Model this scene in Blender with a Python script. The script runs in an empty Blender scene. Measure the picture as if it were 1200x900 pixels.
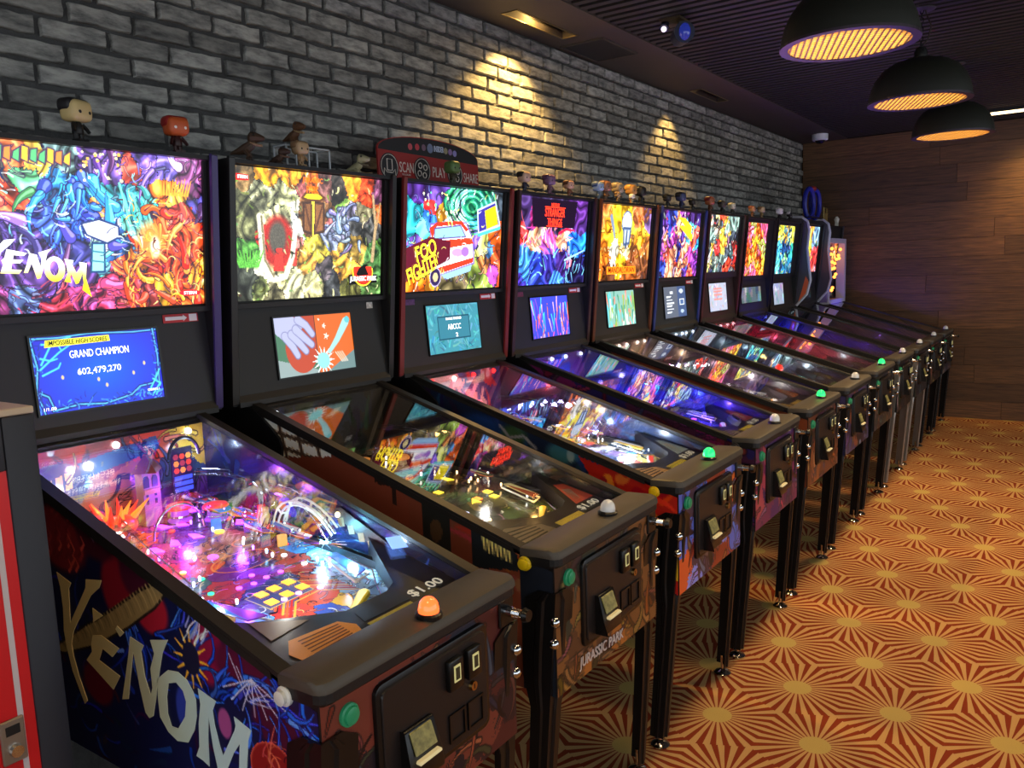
import bpy, bmesh, math, random
import numpy as np
from mathutils import Vector, Matrix, geometry

# ------------------------------------------------------------------ camera, world, lights, exposure
scene = bpy.context.scene
COL = scene.collection
CAM_YAW, CAM_PITCH, CAM_ROLL, CAM_F = 0.6106, -0.1331, -0.0359, 958.574
CAM_POS = Vector((1.0701, 0.0, 1.5639))
def make_camera():
    cy, sy, cp, sp = math.cos(CAM_YAW), math.sin(CAM_YAW), math.cos(CAM_PITCH), math.sin(CAM_PITCH)
    fw = Vector((-sy*cp, cy*cp, sp)); rt = Vector((cy, sy, 0)); up = rt.cross(fw)
    cr, sr = math.cos(CAM_ROLL), math.sin(CAM_ROLL)
    rt, up = cr*rt + sr*up, -sr*rt + cr*up
    cam = bpy.data.cameras.new('camera'); o = bpy.data.objects.new('camera', cam); COL.objects.link(o)
    m = Matrix((rt, up, -fw)).transposed().to_4x4(); m.translation = CAM_POS
    o.matrix_world = m
    cam.sensor_width = 36.0; cam.lens = CAM_F*36.0/1200.0; cam.clip_start = 0.02
    scene.camera = o
make_camera()

world = bpy.data.worlds.new('world'); scene.world = world; world.use_nodes = True
_bg = world.node_tree.nodes['Background']
_bg.inputs[0].default_value = (0.84, 0.93, 1.0, 1); _bg.inputs[1].default_value = 0.76

def add_light(kind, name, loc, color, energy, parent=None, size=0.05, target=None, spot=None, blend=0.5):
    l = bpy.data.lights.new(name, kind); l.color = color; l.energy = energy
    if kind == 'AREA': l.size = size
    else: l.shadow_soft_size = size
    if spot: l.spot_size = spot; l.spot_blend = blend
    o = bpy.data.objects.new(name, l); COL.objects.link(o); o.location = loc
    if target is not None:
        o.rotation_euler = (Vector(target) - Vector(loc)).to_track_quat('-Z', 'Y').to_euler()
    if parent: o.parent = parent
    return o
WARM = (1.0, 0.60, 0.17)
# recessed wall washers in the soffit over the brick wall
add_light('SPOT', 'wall_washer_light', (-1.235, 3.60, 2.80), WARM, 44, target=(-1.26, 3.60, 1.9), size=0.02, spot=2.0, blend=0.45)
add_light('SPOT', 'wall_washer_light', (-1.262, 5.60, 2.80), WARM, 22, target=(-1.28, 5.58, 1.9), size=0.02, spot=1.56, blend=0.5)
# recessed downlight that washes the timber wall at the end of the row, beyond the frame's right edge
add_light('SPOT', 'wall_washer_light', (0.75, 8.30, 2.79), WARM, 60, target=(0.80, 9.08, 1.85), size=0.15, spot=1.5, blend=1.0)

vs = scene.view_settings
vs.view_transform = 'Standard'; vs.look = 'None'; vs.gamma = 1.0; vs.use_curve_mapping = False
vs.exposure = 1.1
scene.cycles.max_bounces = 7; scene.cycles.transparent_max_bounces = 24
scene.cycles.sample_clamp_indirect = 4.0; scene.cycles.caustics_reflective = False; scene.cycles.caustics_refractive = False
scene.cycles.use_denoising = True; scene.cycles.use_adaptive_sampling = False

# ------------------------------------------------------------------ helpers
R = random.Random(7)
def lin(c):
    c = np.asarray(c, float); return np.where(c <= 0.04045, c/12.92, ((np.clip(c, 0, None)+0.055)/1.055)**2.4)
def rgb(r, g, b): return tuple(float(x) for x in lin(np.array([r, g, b])/255.0)) + (1.0,)

MATS = {}
def mat(name, col=(0.5, 0.5, 0.5, 1), rough=0.5, metal=0.0, emit=0.0, ecol=None, bump=0.0, bscale=80.0, var=0.0, vscale=12.0, coat=0.0, trans=0.0, ior=1.45):
    if name in MATS: return MATS[name]
    m = bpy.data.materials.new(name); m.use_nodes = True; nt = m.node_tree; b = nt.nodes['Principled BSDF']
    b.inputs['Base Color'].default_value = col; b.inputs['Roughness'].default_value = rough; b.inputs['Metallic'].default_value = metal
    b.inputs['Coat Weight'].default_value = coat; b.inputs['Transmission Weight'].default_value = trans; b.inputs['IOR'].default_value = ior
    if emit:
        b.inputs['Emission Color'].default_value = ecol or col; b.inputs['Emission Strength'].default_value = emit
    if var or bump:
        tc = nt.nodes.new('ShaderNodeTexCoord')
        if var:
            n = nt.nodes.new('ShaderNodeTexNoise'); n.inputs['Scale'].default_value = vscale; n.inputs['Detail'].default_value = 6
            nt.links.new(tc.outputs['Object'], n.inputs['Vector'])
            r = nt.nodes.new('ShaderNodeMapRange'); r.inputs[1].default_value = 0.3; r.inputs[2].default_value = 0.7
            r.inputs[3].default_value = 1-var; r.inputs[4].default_value = 1+var; nt.links.new(n.outputs['Fac'], r.inputs[0])
            x = nt.nodes.new('ShaderNodeVectorMath'); x.operation = 'SCALE'; x.inputs[0].default_value = col[:3]
            nt.links.new(r.outputs[0], x.inputs['Scale']); nt.links.new(x.outputs[0], b.inputs['Base Color'])
        if bump:
            n2 = nt.nodes.new('ShaderNodeTexNoise'); n2.inputs['Scale'].default_value = bscale; n2.inputs['Detail'].default_value = 5
            nt.links.new(tc.outputs['Object'], n2.inputs['Vector'])
            bp = nt.nodes.new('ShaderNodeBump'); bp.inputs['Strength'].default_value = bump; bp.inputs['Distance'].default_value = 0.01
            nt.links.new(n2.outputs['Fac'], bp.inputs['Height']); nt.links.new(bp.outputs[0], b.inputs['Normal'])
    MATS[name] = m; return m
def art_mat(name, emit=0.0, rough=0.4, coat=0.0, spec=0.5):
    """a printed surface: its colours come from the mesh's colour attribute; emit > 0 for backlit glass and screens"""
    if name in MATS: return MATS[name]
    m = bpy.data.materials.new(name); m.use_nodes = True; nt = m.node_tree; b = nt.nodes['Principled BSDF']
    a = nt.nodes.new('ShaderNodeVertexColor'); a.layer_name = 'art'
    nt.links.new(a.outputs[0], b.inputs['Base Color']); b.inputs['Roughness'].default_value = rough; b.inputs['Coat Weight'].default_value = coat
    b.inputs['Specular IOR Level'].default_value = spec
    if emit:
        nt.links.new(a.outputs[0], b.inputs['Emission Color']); b.inputs['Emission Strength'].default_value = emit
        d = nt.nodes.new('ShaderNodeVectorMath'); d.operation = 'SCALE'; d.inputs['Scale'].default_value = 0.3
        nt.links.new(a.outputs[0], d.inputs[0]); nt.links.new(d.outputs[0], b.inputs['Base Color'])
    MATS[name] = m; return m
def glass_mat(name, tint=(1, 1, 1), refl=1.0, rough=0.0, ior=1.5):
    """clear sheet glass or acrylic: see-through with Fresnel reflection"""
    if name in MATS: return MATS[name]
    m = bpy.data.materials.new(name); m.use_nodes = True; nt = m.node_tree; nt.nodes.clear()
    out = nt.nodes.new('ShaderNodeOutputMaterial'); mx = nt.nodes.new('ShaderNodeMixShader')
    t = nt.nodes.new('ShaderNodeBsdfTransparent'); t.inputs[0].default_value = (*tint, 1)
    g = nt.nodes.new('ShaderNodeBsdfGlossy'); g.inputs['Roughness'].default_value = rough
    # Schlick reflectance of one face, the same from either side of the sheet
    ge = nt.nodes.new('ShaderNodeNewGeometry'); dt = nt.nodes.new('ShaderNodeVectorMath'); dt.operation = 'DOT_PRODUCT'
    nt.links.new(ge.outputs['Normal'], dt.inputs[0]); nt.links.new(ge.outputs['Incoming'], dt.inputs[1])
    def mth(op, a_, b_=None):
        n = nt.nodes.new('ShaderNodeMath'); n.operation = op
        for k_, v_ in enumerate((a_, b_)):
            if v_ is None: continue
            if isinstance(v_, (int, float)): n.inputs[k_].default_value = v_
            else: nt.links.new(v_, n.inputs[k_])
        return n
    fr = mth('ADD', mth('MULTIPLY', mth('POWER', mth('SUBTRACT', 1.0, mth('ABSOLUTE', dt.outputs['Value']).outputs[0]).outputs[0], 5.0).outputs[0], 0.96).outputs[0], 0.04)
    mu = nt.nodes.new('ShaderNodeMath'); mu.operation = 'MULTIPLY'; mu.inputs[1].default_value = refl; mu.use_clamp = True
    nt.links.new(fr.outputs[0], mu.inputs[0]); nt.links.new(mu.outputs[0], mx.inputs[0])
    nt.links.new(t.outputs[0], mx.inputs[1]); nt.links.new(g.outputs[0], mx.inputs[2]); nt.links.new(mx.outputs[0], out.inputs[0])
    MATS[name] = m; return m

class MB:
    def __init__(s): s.v = []; s.f = []
    def add(s, v, f):
        o = len(s.v); s.v += [tuple(map(float, p)) for p in v]; s.f += [tuple(i+o for i in q) for q in f]; return s
    def box(s, x0, x1, y0, y1, z0, z1):
        return s.add([(x0,y0,z0),(x1,y0,z0),(x1,y1,z0),(x0,y1,z0),(x0,y0,z1),(x1,y0,z1),(x1,y1,z1),(x0,y1,z1)],
                     [(0,3,2,1),(4,5,6,7),(0,1,5,4),(1,2,6,5),(2,3,7,6),(3,0,4,7)])
    def prism(s, poly, axis, a, b):
        """polygon in the two other axes (XZ for y, XY for z, YZ for x) extruded along axis from a to b"""
        n = len(poly)
        def P(p, t): return (p[0], t, p[1]) if axis == 'y' else ((p[0], p[1], t) if axis == 'z' else (t, p[0], p[1]))
        v = [P(p, a) for p in poly] + [P(p, b) for p in poly]
        tri = geometry.tessellate_polygon([[Vector((p[0], p[1], 0)) for p in poly]])
        f = [tuple(t) for t in tri] + [tuple(i+n for i in t) for t in tri] + [(i, (i+1) % n, (i+1) % n + n, i+n) for i in range(n)]
        return s.add(v, f)
    def loft(s, rings, cap=True):
        n = len(rings[0]); v = [p for r in rings for p in r]
        f = [(k*n+i, k*n+(i+1) % n, (k+1)*n+(i+1) % n, (k+1)*n+i) for k in range(len(rings)-1) for i in range(n)]
        if cap and cap != 'end': f += [tuple(range(n))]
        if cap: f += [tuple(range(len(v)-n, len(v)))]
        return s.add(v, f)
    def cyl(s, p0, p1, r0, r1=None, n=12):
        r1 = r0 if r1 is None else r1; p0, p1 = Vector(p0), Vector(p1); d = (p1-p0).normalized()
        a = d.orthogonal().normalized(); b = d.cross(a)
        return s.loft([[p + r*(math.cos(t)*a + math.sin(t)*b) for t in (2*math.pi*i/n for i in range(n))] for p, r in ((p0, r0), (p1, r1))])
    def tube(s, pts, r, n=6):
        pts = [Vector(p) for p in pts]; rings = []
        a = None
        for i, p in enumerate(pts):
            d = (pts[min(i+1, len(pts)-1)] - pts[max(i-1, 0)]).normalized()
            a = (d.orthogonal() if a is None else a - a.dot(d)*d).normalized(); b = d.cross(a)
            rr = r[i] if isinstance(r, (list, tuple)) else r
            rings.append([p + rr*(math.cos(t)*a + math.sin(t)*b) for t in (2*math.pi*k/n for k in range(n))])
        return s.loft(rings)
    def lathe(s, prof, n=20, c=(0, 0, 0), cap=True):
        return s.loft([[(c[0]+r*math.cos(2*math.pi*i/n), c[1]+r*math.sin(2*math.pi*i/n), c[2]+z) for i in range(n)] for r, z in prof], cap)
    def ball(s, c, r, n=10, m=6):
        rx, ry, rz = r if isinstance(r, (list, tuple)) else (r, r, r)
        return s.loft([[(c[0]+rx*math.sin(t)*math.cos(2*math.pi*i/n), c[1]+ry*math.sin(t)*math.sin(2*math.pi*i/n), c[2]-rz*math.cos(t)) for i in range(n)]
                       for t in (math.pi*(0.04+0.92*k/m) for k in range(m+1))])
    def mesh(s, name, bevel=0.0, seg=2, smooth=False, angle=0.6, recalc=True):
        me = bpy.data.meshes.new(name); me.from_pydata(s.v, [], s.f)
        bm = bmesh.new(); bm.from_mesh(me)
        if bevel:
            bmesh.ops.remove_doubles(bm, verts=bm.verts, dist=1e-5)
            es = [e for e in bm.edges if len(e.link_faces) == 2 and e.calc_face_angle(0) > 0.3]
            bmesh.ops.bevel(bm, geom=es, offset=bevel, segments=seg, affect='EDGES', profile=0.5)
        if recalc: bmesh.ops.recalc_face_normals(bm, faces=bm.faces)
        if smooth or bevel:
            for e in bm.edges:
                e.smooth = not (len(e.link_faces) == 2 and e.calc_face_angle(0) > angle)
            for f in bm.faces: f.smooth = True
        bm.to_mesh(me); bm.free(); return me
def obj(name, me, m, parent=None, loc=None, rot=None, scale=None):
    if isinstance(me, MB): me = me.mesh(name)
    o = bpy.data.objects.new(name, me); COL.objects.link(o)
    if m is not None and (len(me.materials) == 0): me.materials.append(m)
    elif m is not None and me.materials[0] is not m:
        o.material_slots[0].link = 'OBJECT'; o.material_slots[0].material = m
    if parent: o.parent = parent
    if loc is not None: o.location = loc
    if rot is not None: o.rotation_euler = rot
    if scale is not None: o.scale = scale if isinstance(scale, (tuple, list)) else (scale,)*3
    return o
def tag(o, label=None, cat=None, group=None, kind=None):
    if label: o['label'] = label
    if cat: o['category'] = cat
    if group: o['group'] = group
    if kind: o['kind'] = kind
    return o
def empty(name, loc=(0, 0, 0)):
    o = bpy.data.objects.new(name, None); COL.objects.link(o); o.location = loc; o.empty_display_size = 0.1; return o
CACHE = {}
def cached(key, fn):
    if key not in CACHE: CACHE[key] = fn()
    return CACHE[key]

# lettering: the built-in font turned into thin solid letters, centred, w x h in size
def text_mesh(s, w, h, depth=0.001, fat=0.0, shear=0.0):
    cu = bpy.data.curves.new('t', 'FONT'); cu.body = s; cu.size = 1; cu.extrude = 0.5; cu.offset = fat; cu.shear = shear
    cu.align_x = 'CENTER'; cu.resolution_u = 3
    o = bpy.data.objects.new('t', cu); COL.objects.link(o)
    dg = bpy.context.evaluated_depsgraph_get(); me = bpy.data.meshes.new_from_object(o.evaluated_get(dg))
    bpy.data.objects.remove(o); bpy.data.curves.remove(cu)
    n = len(me.vertices); co = np.empty(n*3); me.vertices.foreach_get('co', co); co = co.reshape(-1, 3)
    lo, hi = co.min(0), co.max(0); sp = np.maximum(hi-lo, 1e-6)
    co = (co-(lo+hi)/2)/sp*np.array([w, h, depth]); me.vertices.foreach_set('co', co.ravel()); me.update()
    me.materials.clear(); return me
def basis(x, y, loc):
    x = Vector(x).normalized(); y = Vector(y).normalized(); z = x.cross(y)
    m = Matrix((x, y, z)).transposed().to_4x4(); m.translation = Vector(loc); return m
FACE_X = ((0, 1, 0), (0, 0, 1)); FACE_NY = ((1, 0, 0), (0, 0, 1))
def lettering(name, s, w, h, m, parent, x, y, loc, **k):
    o = obj(name, text_mesh(s, w, h, **k), m, parent); o.matrix_local = basis(x, y, loc); return o
def poly_letters(polys, P, n, depth=0.0015):
    """outline lettering: polys = [(outer, [holes])] in 2D, P maps 2D to 3D, n the outward direction"""
    mb = MB(); n = Vector(n)*depth
    for outer, holes in polys:
        loops = [outer]+holes
        fl = [p for l in loops for p in l]
        tri = geometry.tessellate_polygon([[Vector((a, b, 0)) for a, b in l] for l in loops])
        N = len(fl); base = [Vector(P(*p)) for p in fl]
        f = [tuple(t) for t in tri]+[tuple(i+N for i in t) for t in tri]
        o = 0
        for l in loops:
            f += [(o+i, o+(i+1) % len(l), o+(i+1) % len(l)+N, o+i+N) for i in range(len(l))]; o += len(l)
        mb.add(base+[b+n for b in base], f)
    return mb
# ------------------------------------------------------------------ painter for printed art (stored as mesh colours)
class Cv:
    """a small canvas; unit coordinates, x right 0..1, y down 0..1"""
    def __init__(s, w, h, bg, seed=0):
        s.w, s.h = w, h; s.a = np.empty((h, w, 3)); s.a[:] = np.array(bg)/255.0
        s.X, s.Y = np.meshgrid((np.arange(w)+.5), (np.arange(h)+.5)); s.r = np.random.RandomState(seed); s.rnd = random.Random(seed)
        s.ph = s.r.rand(12)*6.28
    def _mix(s, sl, m, c, al=1.0):
        m = (m*al)[..., None]; s.a[sl] = s.a[sl]*(1-m)+np.array(c)/255.0*m
    def _win(s, x0, x1, y0, y1):
        x0 = max(int(x0)-1, 0); y0 = max(int(y0)-1, 0); x1 = min(int(x1)+2, s.w); y1 = min(int(y1)+2, s.h)
        return (slice(y0, y1), slice(x0, x1)) if x1 > x0 and y1 > y0 else None
    def grad(s, c0, c1, vert=True, y0=0, y1=1):
        t = np.clip(((s.Y/s.h if vert else s.X/s.w)-y0)/(y1-y0), 0, 1)[..., None]
        s.a = np.array(c0)/255.*(1-t)+np.array(c1)/255.*t
    def poly(s, pts, c, al=1.0, edge=None, ew=1.2):
        P = [(x*s.w, y*s.h) for x, y in pts]; xs = [p[0] for p in P]; ys = [p[1] for p in P]
        sl = s._win(min(xs), max(xs), min(ys), max(ys))
        if sl is None: return
        X, Y = s.X[sl], s.Y[sl]; ins = np.zeros(X.shape, bool)
        for (x0, y0), (x1, y1) in zip(P, P[1:]+P[:1]):
            if y0 == y1: continue
            ins ^= ((y0 > Y) != (y1 > Y)) & (X < (x1-x0)*(Y-y0)/(y1-y0)+x0)
        s._mix(sl, ins.astype(float), c, al)
        if edge is not None: s.stroke(pts+[pts[0]], ew, ew, edge)
    def ell(s, cx, cy, rx, ry, c, al=1.0, soft=0.08, rot=0.0, edge=None, ew=1.2):
        cx *= s.w; cy *= s.h; rx *= s.w; ry *= s.h; R_ = max(rx, ry)*(1+soft)+ew
        sl = s._win(cx-R_, cx+R_, cy-R_, cy+R_)
        if sl is None: return
        dx, dy = s.X[sl]-cx, s.Y[sl]-cy; ca, sa = math.cos(rot), math.sin(rot)
        d = np.sqrt(((dx*ca+dy*sa)/rx)**2+((-dx*sa+dy*ca)/ry)**2)
        if edge is not None: s._mix(sl, (np.abs(d-1)*min(rx, ry) < ew).astype(float), edge)
        s._mix(sl, np.clip((1-d)/max(soft, 1e-3)+.5, 0, 1), c, al)
    def stroke(s, pts, w0, w1, c, al=1.0):
        """widths in cells"""
        P = np.array([(x*s.w, y*s.h) for x, y in pts]); W = max(w0, w1)
        sl = s._win(P[:, 0].min()-W, P[:, 0].max()+W, P[:, 1].min()-W, P[:, 1].max()+W)
        if sl is None: return
        X, Y = s.X[sl], s.Y[sl]; m = np.zeros(X.shape); n = len(P)-1
        for i in range(n):
            a, d = P[i], P[i+1]-P[i]; L = d@d
            if L < 1e-9: continue
            t = np.clip(((X-a[0])*d[0]+(Y-a[1])*d[1])/L, 0, 1)
            w = w0+(w1-w0)*(i+t)/n
            m = np.maximum(m, np.clip(w-np.hypot(X-a[0]-t*d[0], Y-a[1]-t*d[1])+.5, 0, 1))
        s._mix(sl, m, c, al)
    def noise(s, sc, k=0, octs=4):
        p = s.ph; x, y = s.X/s.h*sc, s.Y/s.h*sc; v = 0
        for i in range(octs):
            f = 1.9**i
            v = v+np.sin(f*(x*1.3+0.7*np.sin(y*f*.9+p[(i+k) % 12]))+p[(i+3+k) % 12])*np.cos(f*(y*1.1+0.6*np.sin(x*f+p[(i+5+k) % 12]))+p[(i+7+k) % 12])/(1.5**i)
        return v
    def cells(s, seeds, warp=0.0, line=None, lw=0.010, al=1.0):
        """seeds: (x, y, size, colour): each cell of the picture takes the colour of its nearest seed"""
        wx, wy = s.noise(9, 0)*warp, s.noise(9, 4)*warp; asp = s.w/s.h
        x, y = s.X/s.w*asp+wx, s.Y/s.h+wy
        D = np.stack([np.hypot(x-q[0]*asp, y-q[1])/q[2] for q in seeds]); i = D.argmin(0); D.sort(0)
        c = np.array([q[3] for q in seeds])[i]/255.0
        s.a = s.a*(1-al)+c*al
        if line is not None: s._mix((slice(None), slice(None)), ((D[1]-D[0]) < lw*8).astype(float), line, .9)
    def at(s, x, y):
        return s.a[min(max(int(y*s.h), 0), s.h-1), min(max(int(x*s.w), 0), s.w-1)]*255
    def flow(s, n, length, w, pal=None, ink=None, jit=60, box=(0, 0, 1, 1), curl=2.0, al=1.0, light=0.5, hi=False):
        """n drawn strokes that follow a swirling field, each lighter or darker than the paint below (or from pal)"""
        r = s.rnd; asp = s.w/s.h
        for _ in range(n):
            x, y = r.uniform(box[0], box[2]), r.uniform(box[1], box[3])
            a = 3.0*math.sin(3.1*x*asp+s.ph[0]+2*math.sin(2.3*y+s.ph[1]))+2.2*math.cos(3.7*y+s.ph[2]); k = r.uniform(-curl, curl)
            L = length*r.uniform(.4, 1.3); pts = [(x, y)]
            for i in range(5):
                x += math.cos(a)*L/5/asp; y += math.sin(a)*L/5; a += k/5; pts.append((x, y))
            c = np.array(r.choice(pal), float) if pal else s.at(*pts[0])
            g = r.uniform(-jit, jit) if r.random() > light else r.uniform(.4, 1)*jit
            c = np.clip(c+g+np.array([r.uniform(-20, 20) for _ in range(3)]), 0, 255)
            ww = w*r.uniform(.5, 1.4)
            if ink is not None: s.stroke(pts, ww+1.0, .8, ink, al)
            s.stroke(pts, ww, .3, c, al)
            if hi:
                o = (ww*.35/s.w, -ww*.35/s.h); s.stroke([(p[0]+o[0], p[1]+o[1]) for p in pts[:5]], ww*.38, .3, np.clip(c*1.12+55, 0, 255), al)
    def dots(s, n, pal, r0, r1, box=(0, 0, 1, 1)):
        for _ in range(n):
            q = s.rnd.uniform(r0, r1); s.ell(s.rnd.uniform(box[0], box[2]), s.rnd.uniform(box[1], box[3]), q*s.h/s.w, q, s.rnd.choice(pal), soft=.2)
    def contour(s, sc, k, dark=.35, lightn=.35, sharp=3.0, ph=0):
        """drawn modelling: flowing bands of light and dark over the paint below"""
        n = s.noise(sc, ph, 2); v = np.sin(k*n+.5*s.noise(sc*1.7, ph+5, 1))
        d = np.clip(-v, 0, 1)**sharp; l = np.clip(v, 0, 1)**sharp
        s.a *= (1-dark*d)[..., None]; s.a += (lightn*l)[..., None]*(s.a*.9+.12)
    def grain(s, k): s.a *= 1+(s.r.rand(s.h, s.w, 1)-.5)*k
def art_mesh(name, cv, P):
    """grid mesh of the canvas; P(s, t) arrays in 0..1 (t down) -> x, y, z arrays. One face per cell, colours per corner."""
    h, w = cv.h, cv.w
    S, T = np.meshgrid(np.linspace(0, 1, w+1), np.linspace(0, 1, h+1))
    x, y, z = P(S.ravel(), T.ravel()); co = np.stack([x+0*S.ravel(), y+0*S.ravel(), z+0*S.ravel()], 1)
    i = (np.arange(h)[:, None]*(w+1)+np.arange(w)[None, :]).ravel()
    q = np.stack([i, i+w+1, i+w+2, i+1], 1)
    me = bpy.data.meshes.new(name); me.vertices.add(len(co)); me.vertices.foreach_set('co', co.ravel())
    me.loops.add(q.size); me.loops.foreach_set('vertex_index', q.ravel().astype(np.int32))
    me.polygons.add(len(q)); me.polygons.foreach_set('loop_start', np.arange(0, q.size, 4, dtype=np.int32))
    me.update(); 
    c = np.ones((h*w, 4)); c[:, :3] = lin(np.clip(cv.a.reshape(-1, 3), 0, 1))
    at = me.color_attributes.new('art', 'FLOAT_COLOR', 'CORNER'); at.data.foreach_set('color', np.repeat(c, 4, 0).ravel().astype(np.float32))
    me.validate(); return me
# ------------------------------------------------------------------ the room
WX, FY, CZ = -1.427, 9.08, 2.8165          # brick wall face, timber wall face, soffit height
def carpet_material():
    m = bpy.data.materials.new('patterned_carpet'); m.use_nodes = True; nt = m.node_tree; b = nt.nodes['Principled BSDF']
    N, L = nt.nodes.new, nt.links.new
    geo = N('ShaderNodeNewGeometry')
    def math_(op, a, b_=None, c=None):
        n = N('ShaderNodeMath'); n.operation = op
        for k, v in enumerate((a, b_, c)):
            if v is None: continue
            if isinstance(v, (int, float)): n.inputs[k].default_value = v
            else: L(v, n.inputs[k])
        return n.outputs[0]
    sep = N('ShaderNodeSeparateXYZ'); L(geo.outputs['Position'], sep.inputs[0])
    th = -0.045; ca, sa = math.cos(th), math.sin(th)
    x0 = math_('SUBTRACT', sep.outputs[0], 0.079); y0 = math_('SUBTRACT', sep.outputs[1], 2.605)
    u = math_('ADD', math_('MULTIPLY', x0, ca), math_('MULTIPLY', y0, sa)); v = math_('ADD', math_('MULTIPLY', x0, -sa), math_('MULTIPLY', y0, ca))
    PA, PB = 0.3385, 0.682
    def cellc(off):
        uu = math_('ADD', math_('DIVIDE', u, PA), off); vv = math_('ADD', math_('DIVIDE', v, PB), off)
        du = math_('MULTIPLY', math_('SUBTRACT', uu, math_('ROUND', uu)), PA); dv = math_('MULTIPLY', math_('SUBTRACT', vv, math_('ROUND', vv)), PB)
        return du, dv, math_('SQRT', math_('ADD', math_('MULTIPLY', du, du), math_('MULTIPLY', dv, dv)))
    d1, d2 = cellc(0.0), cellc(0.5)
    near = math_('LESS_THAN', d1[2], d2[2])
    def sel(a, c): return math_('ADD', math_('MULTIPLY', near, a), math_('MULTIPLY', math_('SUBTRACT', 1.0, near), c))
    du, dv, r = sel(d1[0], d2[0]), sel(d1[1], d2[1]), math_('MINIMUM', d1[2], d2[2])
    rmax = math_('MAXIMUM', d1[2], d2[2])
    ang = math_('ARCTAN2', dv, du)
    edge = math_('SUBTRACT', rmax, r)                        # 0 on the seam between two sunbursts
    # rays: wide towards the seam, fine at the hub; they meet their mirror image on the seam
    ray = math_('COSINE', math_('MULTIPLY', ang, 28.0))
    thr = math_('SUBTRACT', math_('MULTIPLY', r, 7.5), 1.02)
    isr = math_('LESS_THAN', ray, math_('MINIMUM', thr, -0.06))
    hub = math_('LESS_THAN', math_('ADD', r, 0.0), 0.050)
    isr = math_('MULTIPLY', isr, math_('SUBTRACT', 1.0, hub))
    nz = N('ShaderNodeTexNoise'); nz.inputs['Scale'].default_value = 420; nz.inputs['Detail'].default_value = 3; L(geo.outputs['Position'], nz.inputs['Vector'])
    nb = N('ShaderNodeTexNoise'); nb.inputs['Scale'].default_value = 1.7; L(geo.outputs['Position'], nb.inputs['Vector'])
    m1 = N('ShaderNodeMix'); m1.data_type = 'RGBA'; m1.inputs['A'].default_value = rgb(214, 164, 106); m1.inputs['B'].default_value = rgb(148, 60, 34); L(isr, m1.inputs['Factor'])
    m2 = N('ShaderNodeMix'); m2.data_type = 'RGBA'; m2.inputs['B'].default_value = rgb(212, 178, 104); L(hub, m2.inputs['Factor']); L(m1.outputs['Result'], m2.inputs['A'])
    k = math_('ADD', 0.72, math_('ADD', math_('MULTIPLY', nz.outputs['Fac'], 0.4), math_('MULTIPLY', nb.outputs['Fac'], 0.16)))
    sc = N('ShaderNodeVectorMath'); sc.operation = 'SCALE'; L(m2.outputs['Result'], sc.inputs[0]); L(k, sc.inputs['Scale'])
    L(sc.outputs[0], b.inputs['Base Color']); b.inputs['Roughness'].default_value = 0.95; b.inputs['Specular IOR Level'].default_value = 0.1
    bp = N('ShaderNodeBump'); bp.inputs['Strength'].default_value = 0.5; bp.inputs['Distance'].default_value = 0.004; L(nz.outputs['Fac'], bp.inputs['Height']); L(bp.outputs[0], b.inputs['Normal'])
    return m
tag(obj('floor', MB().box(-1.6, 6.0, -4.0, 9.4, -0.05, 0.0), carpet_material()), kind='structure')

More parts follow.
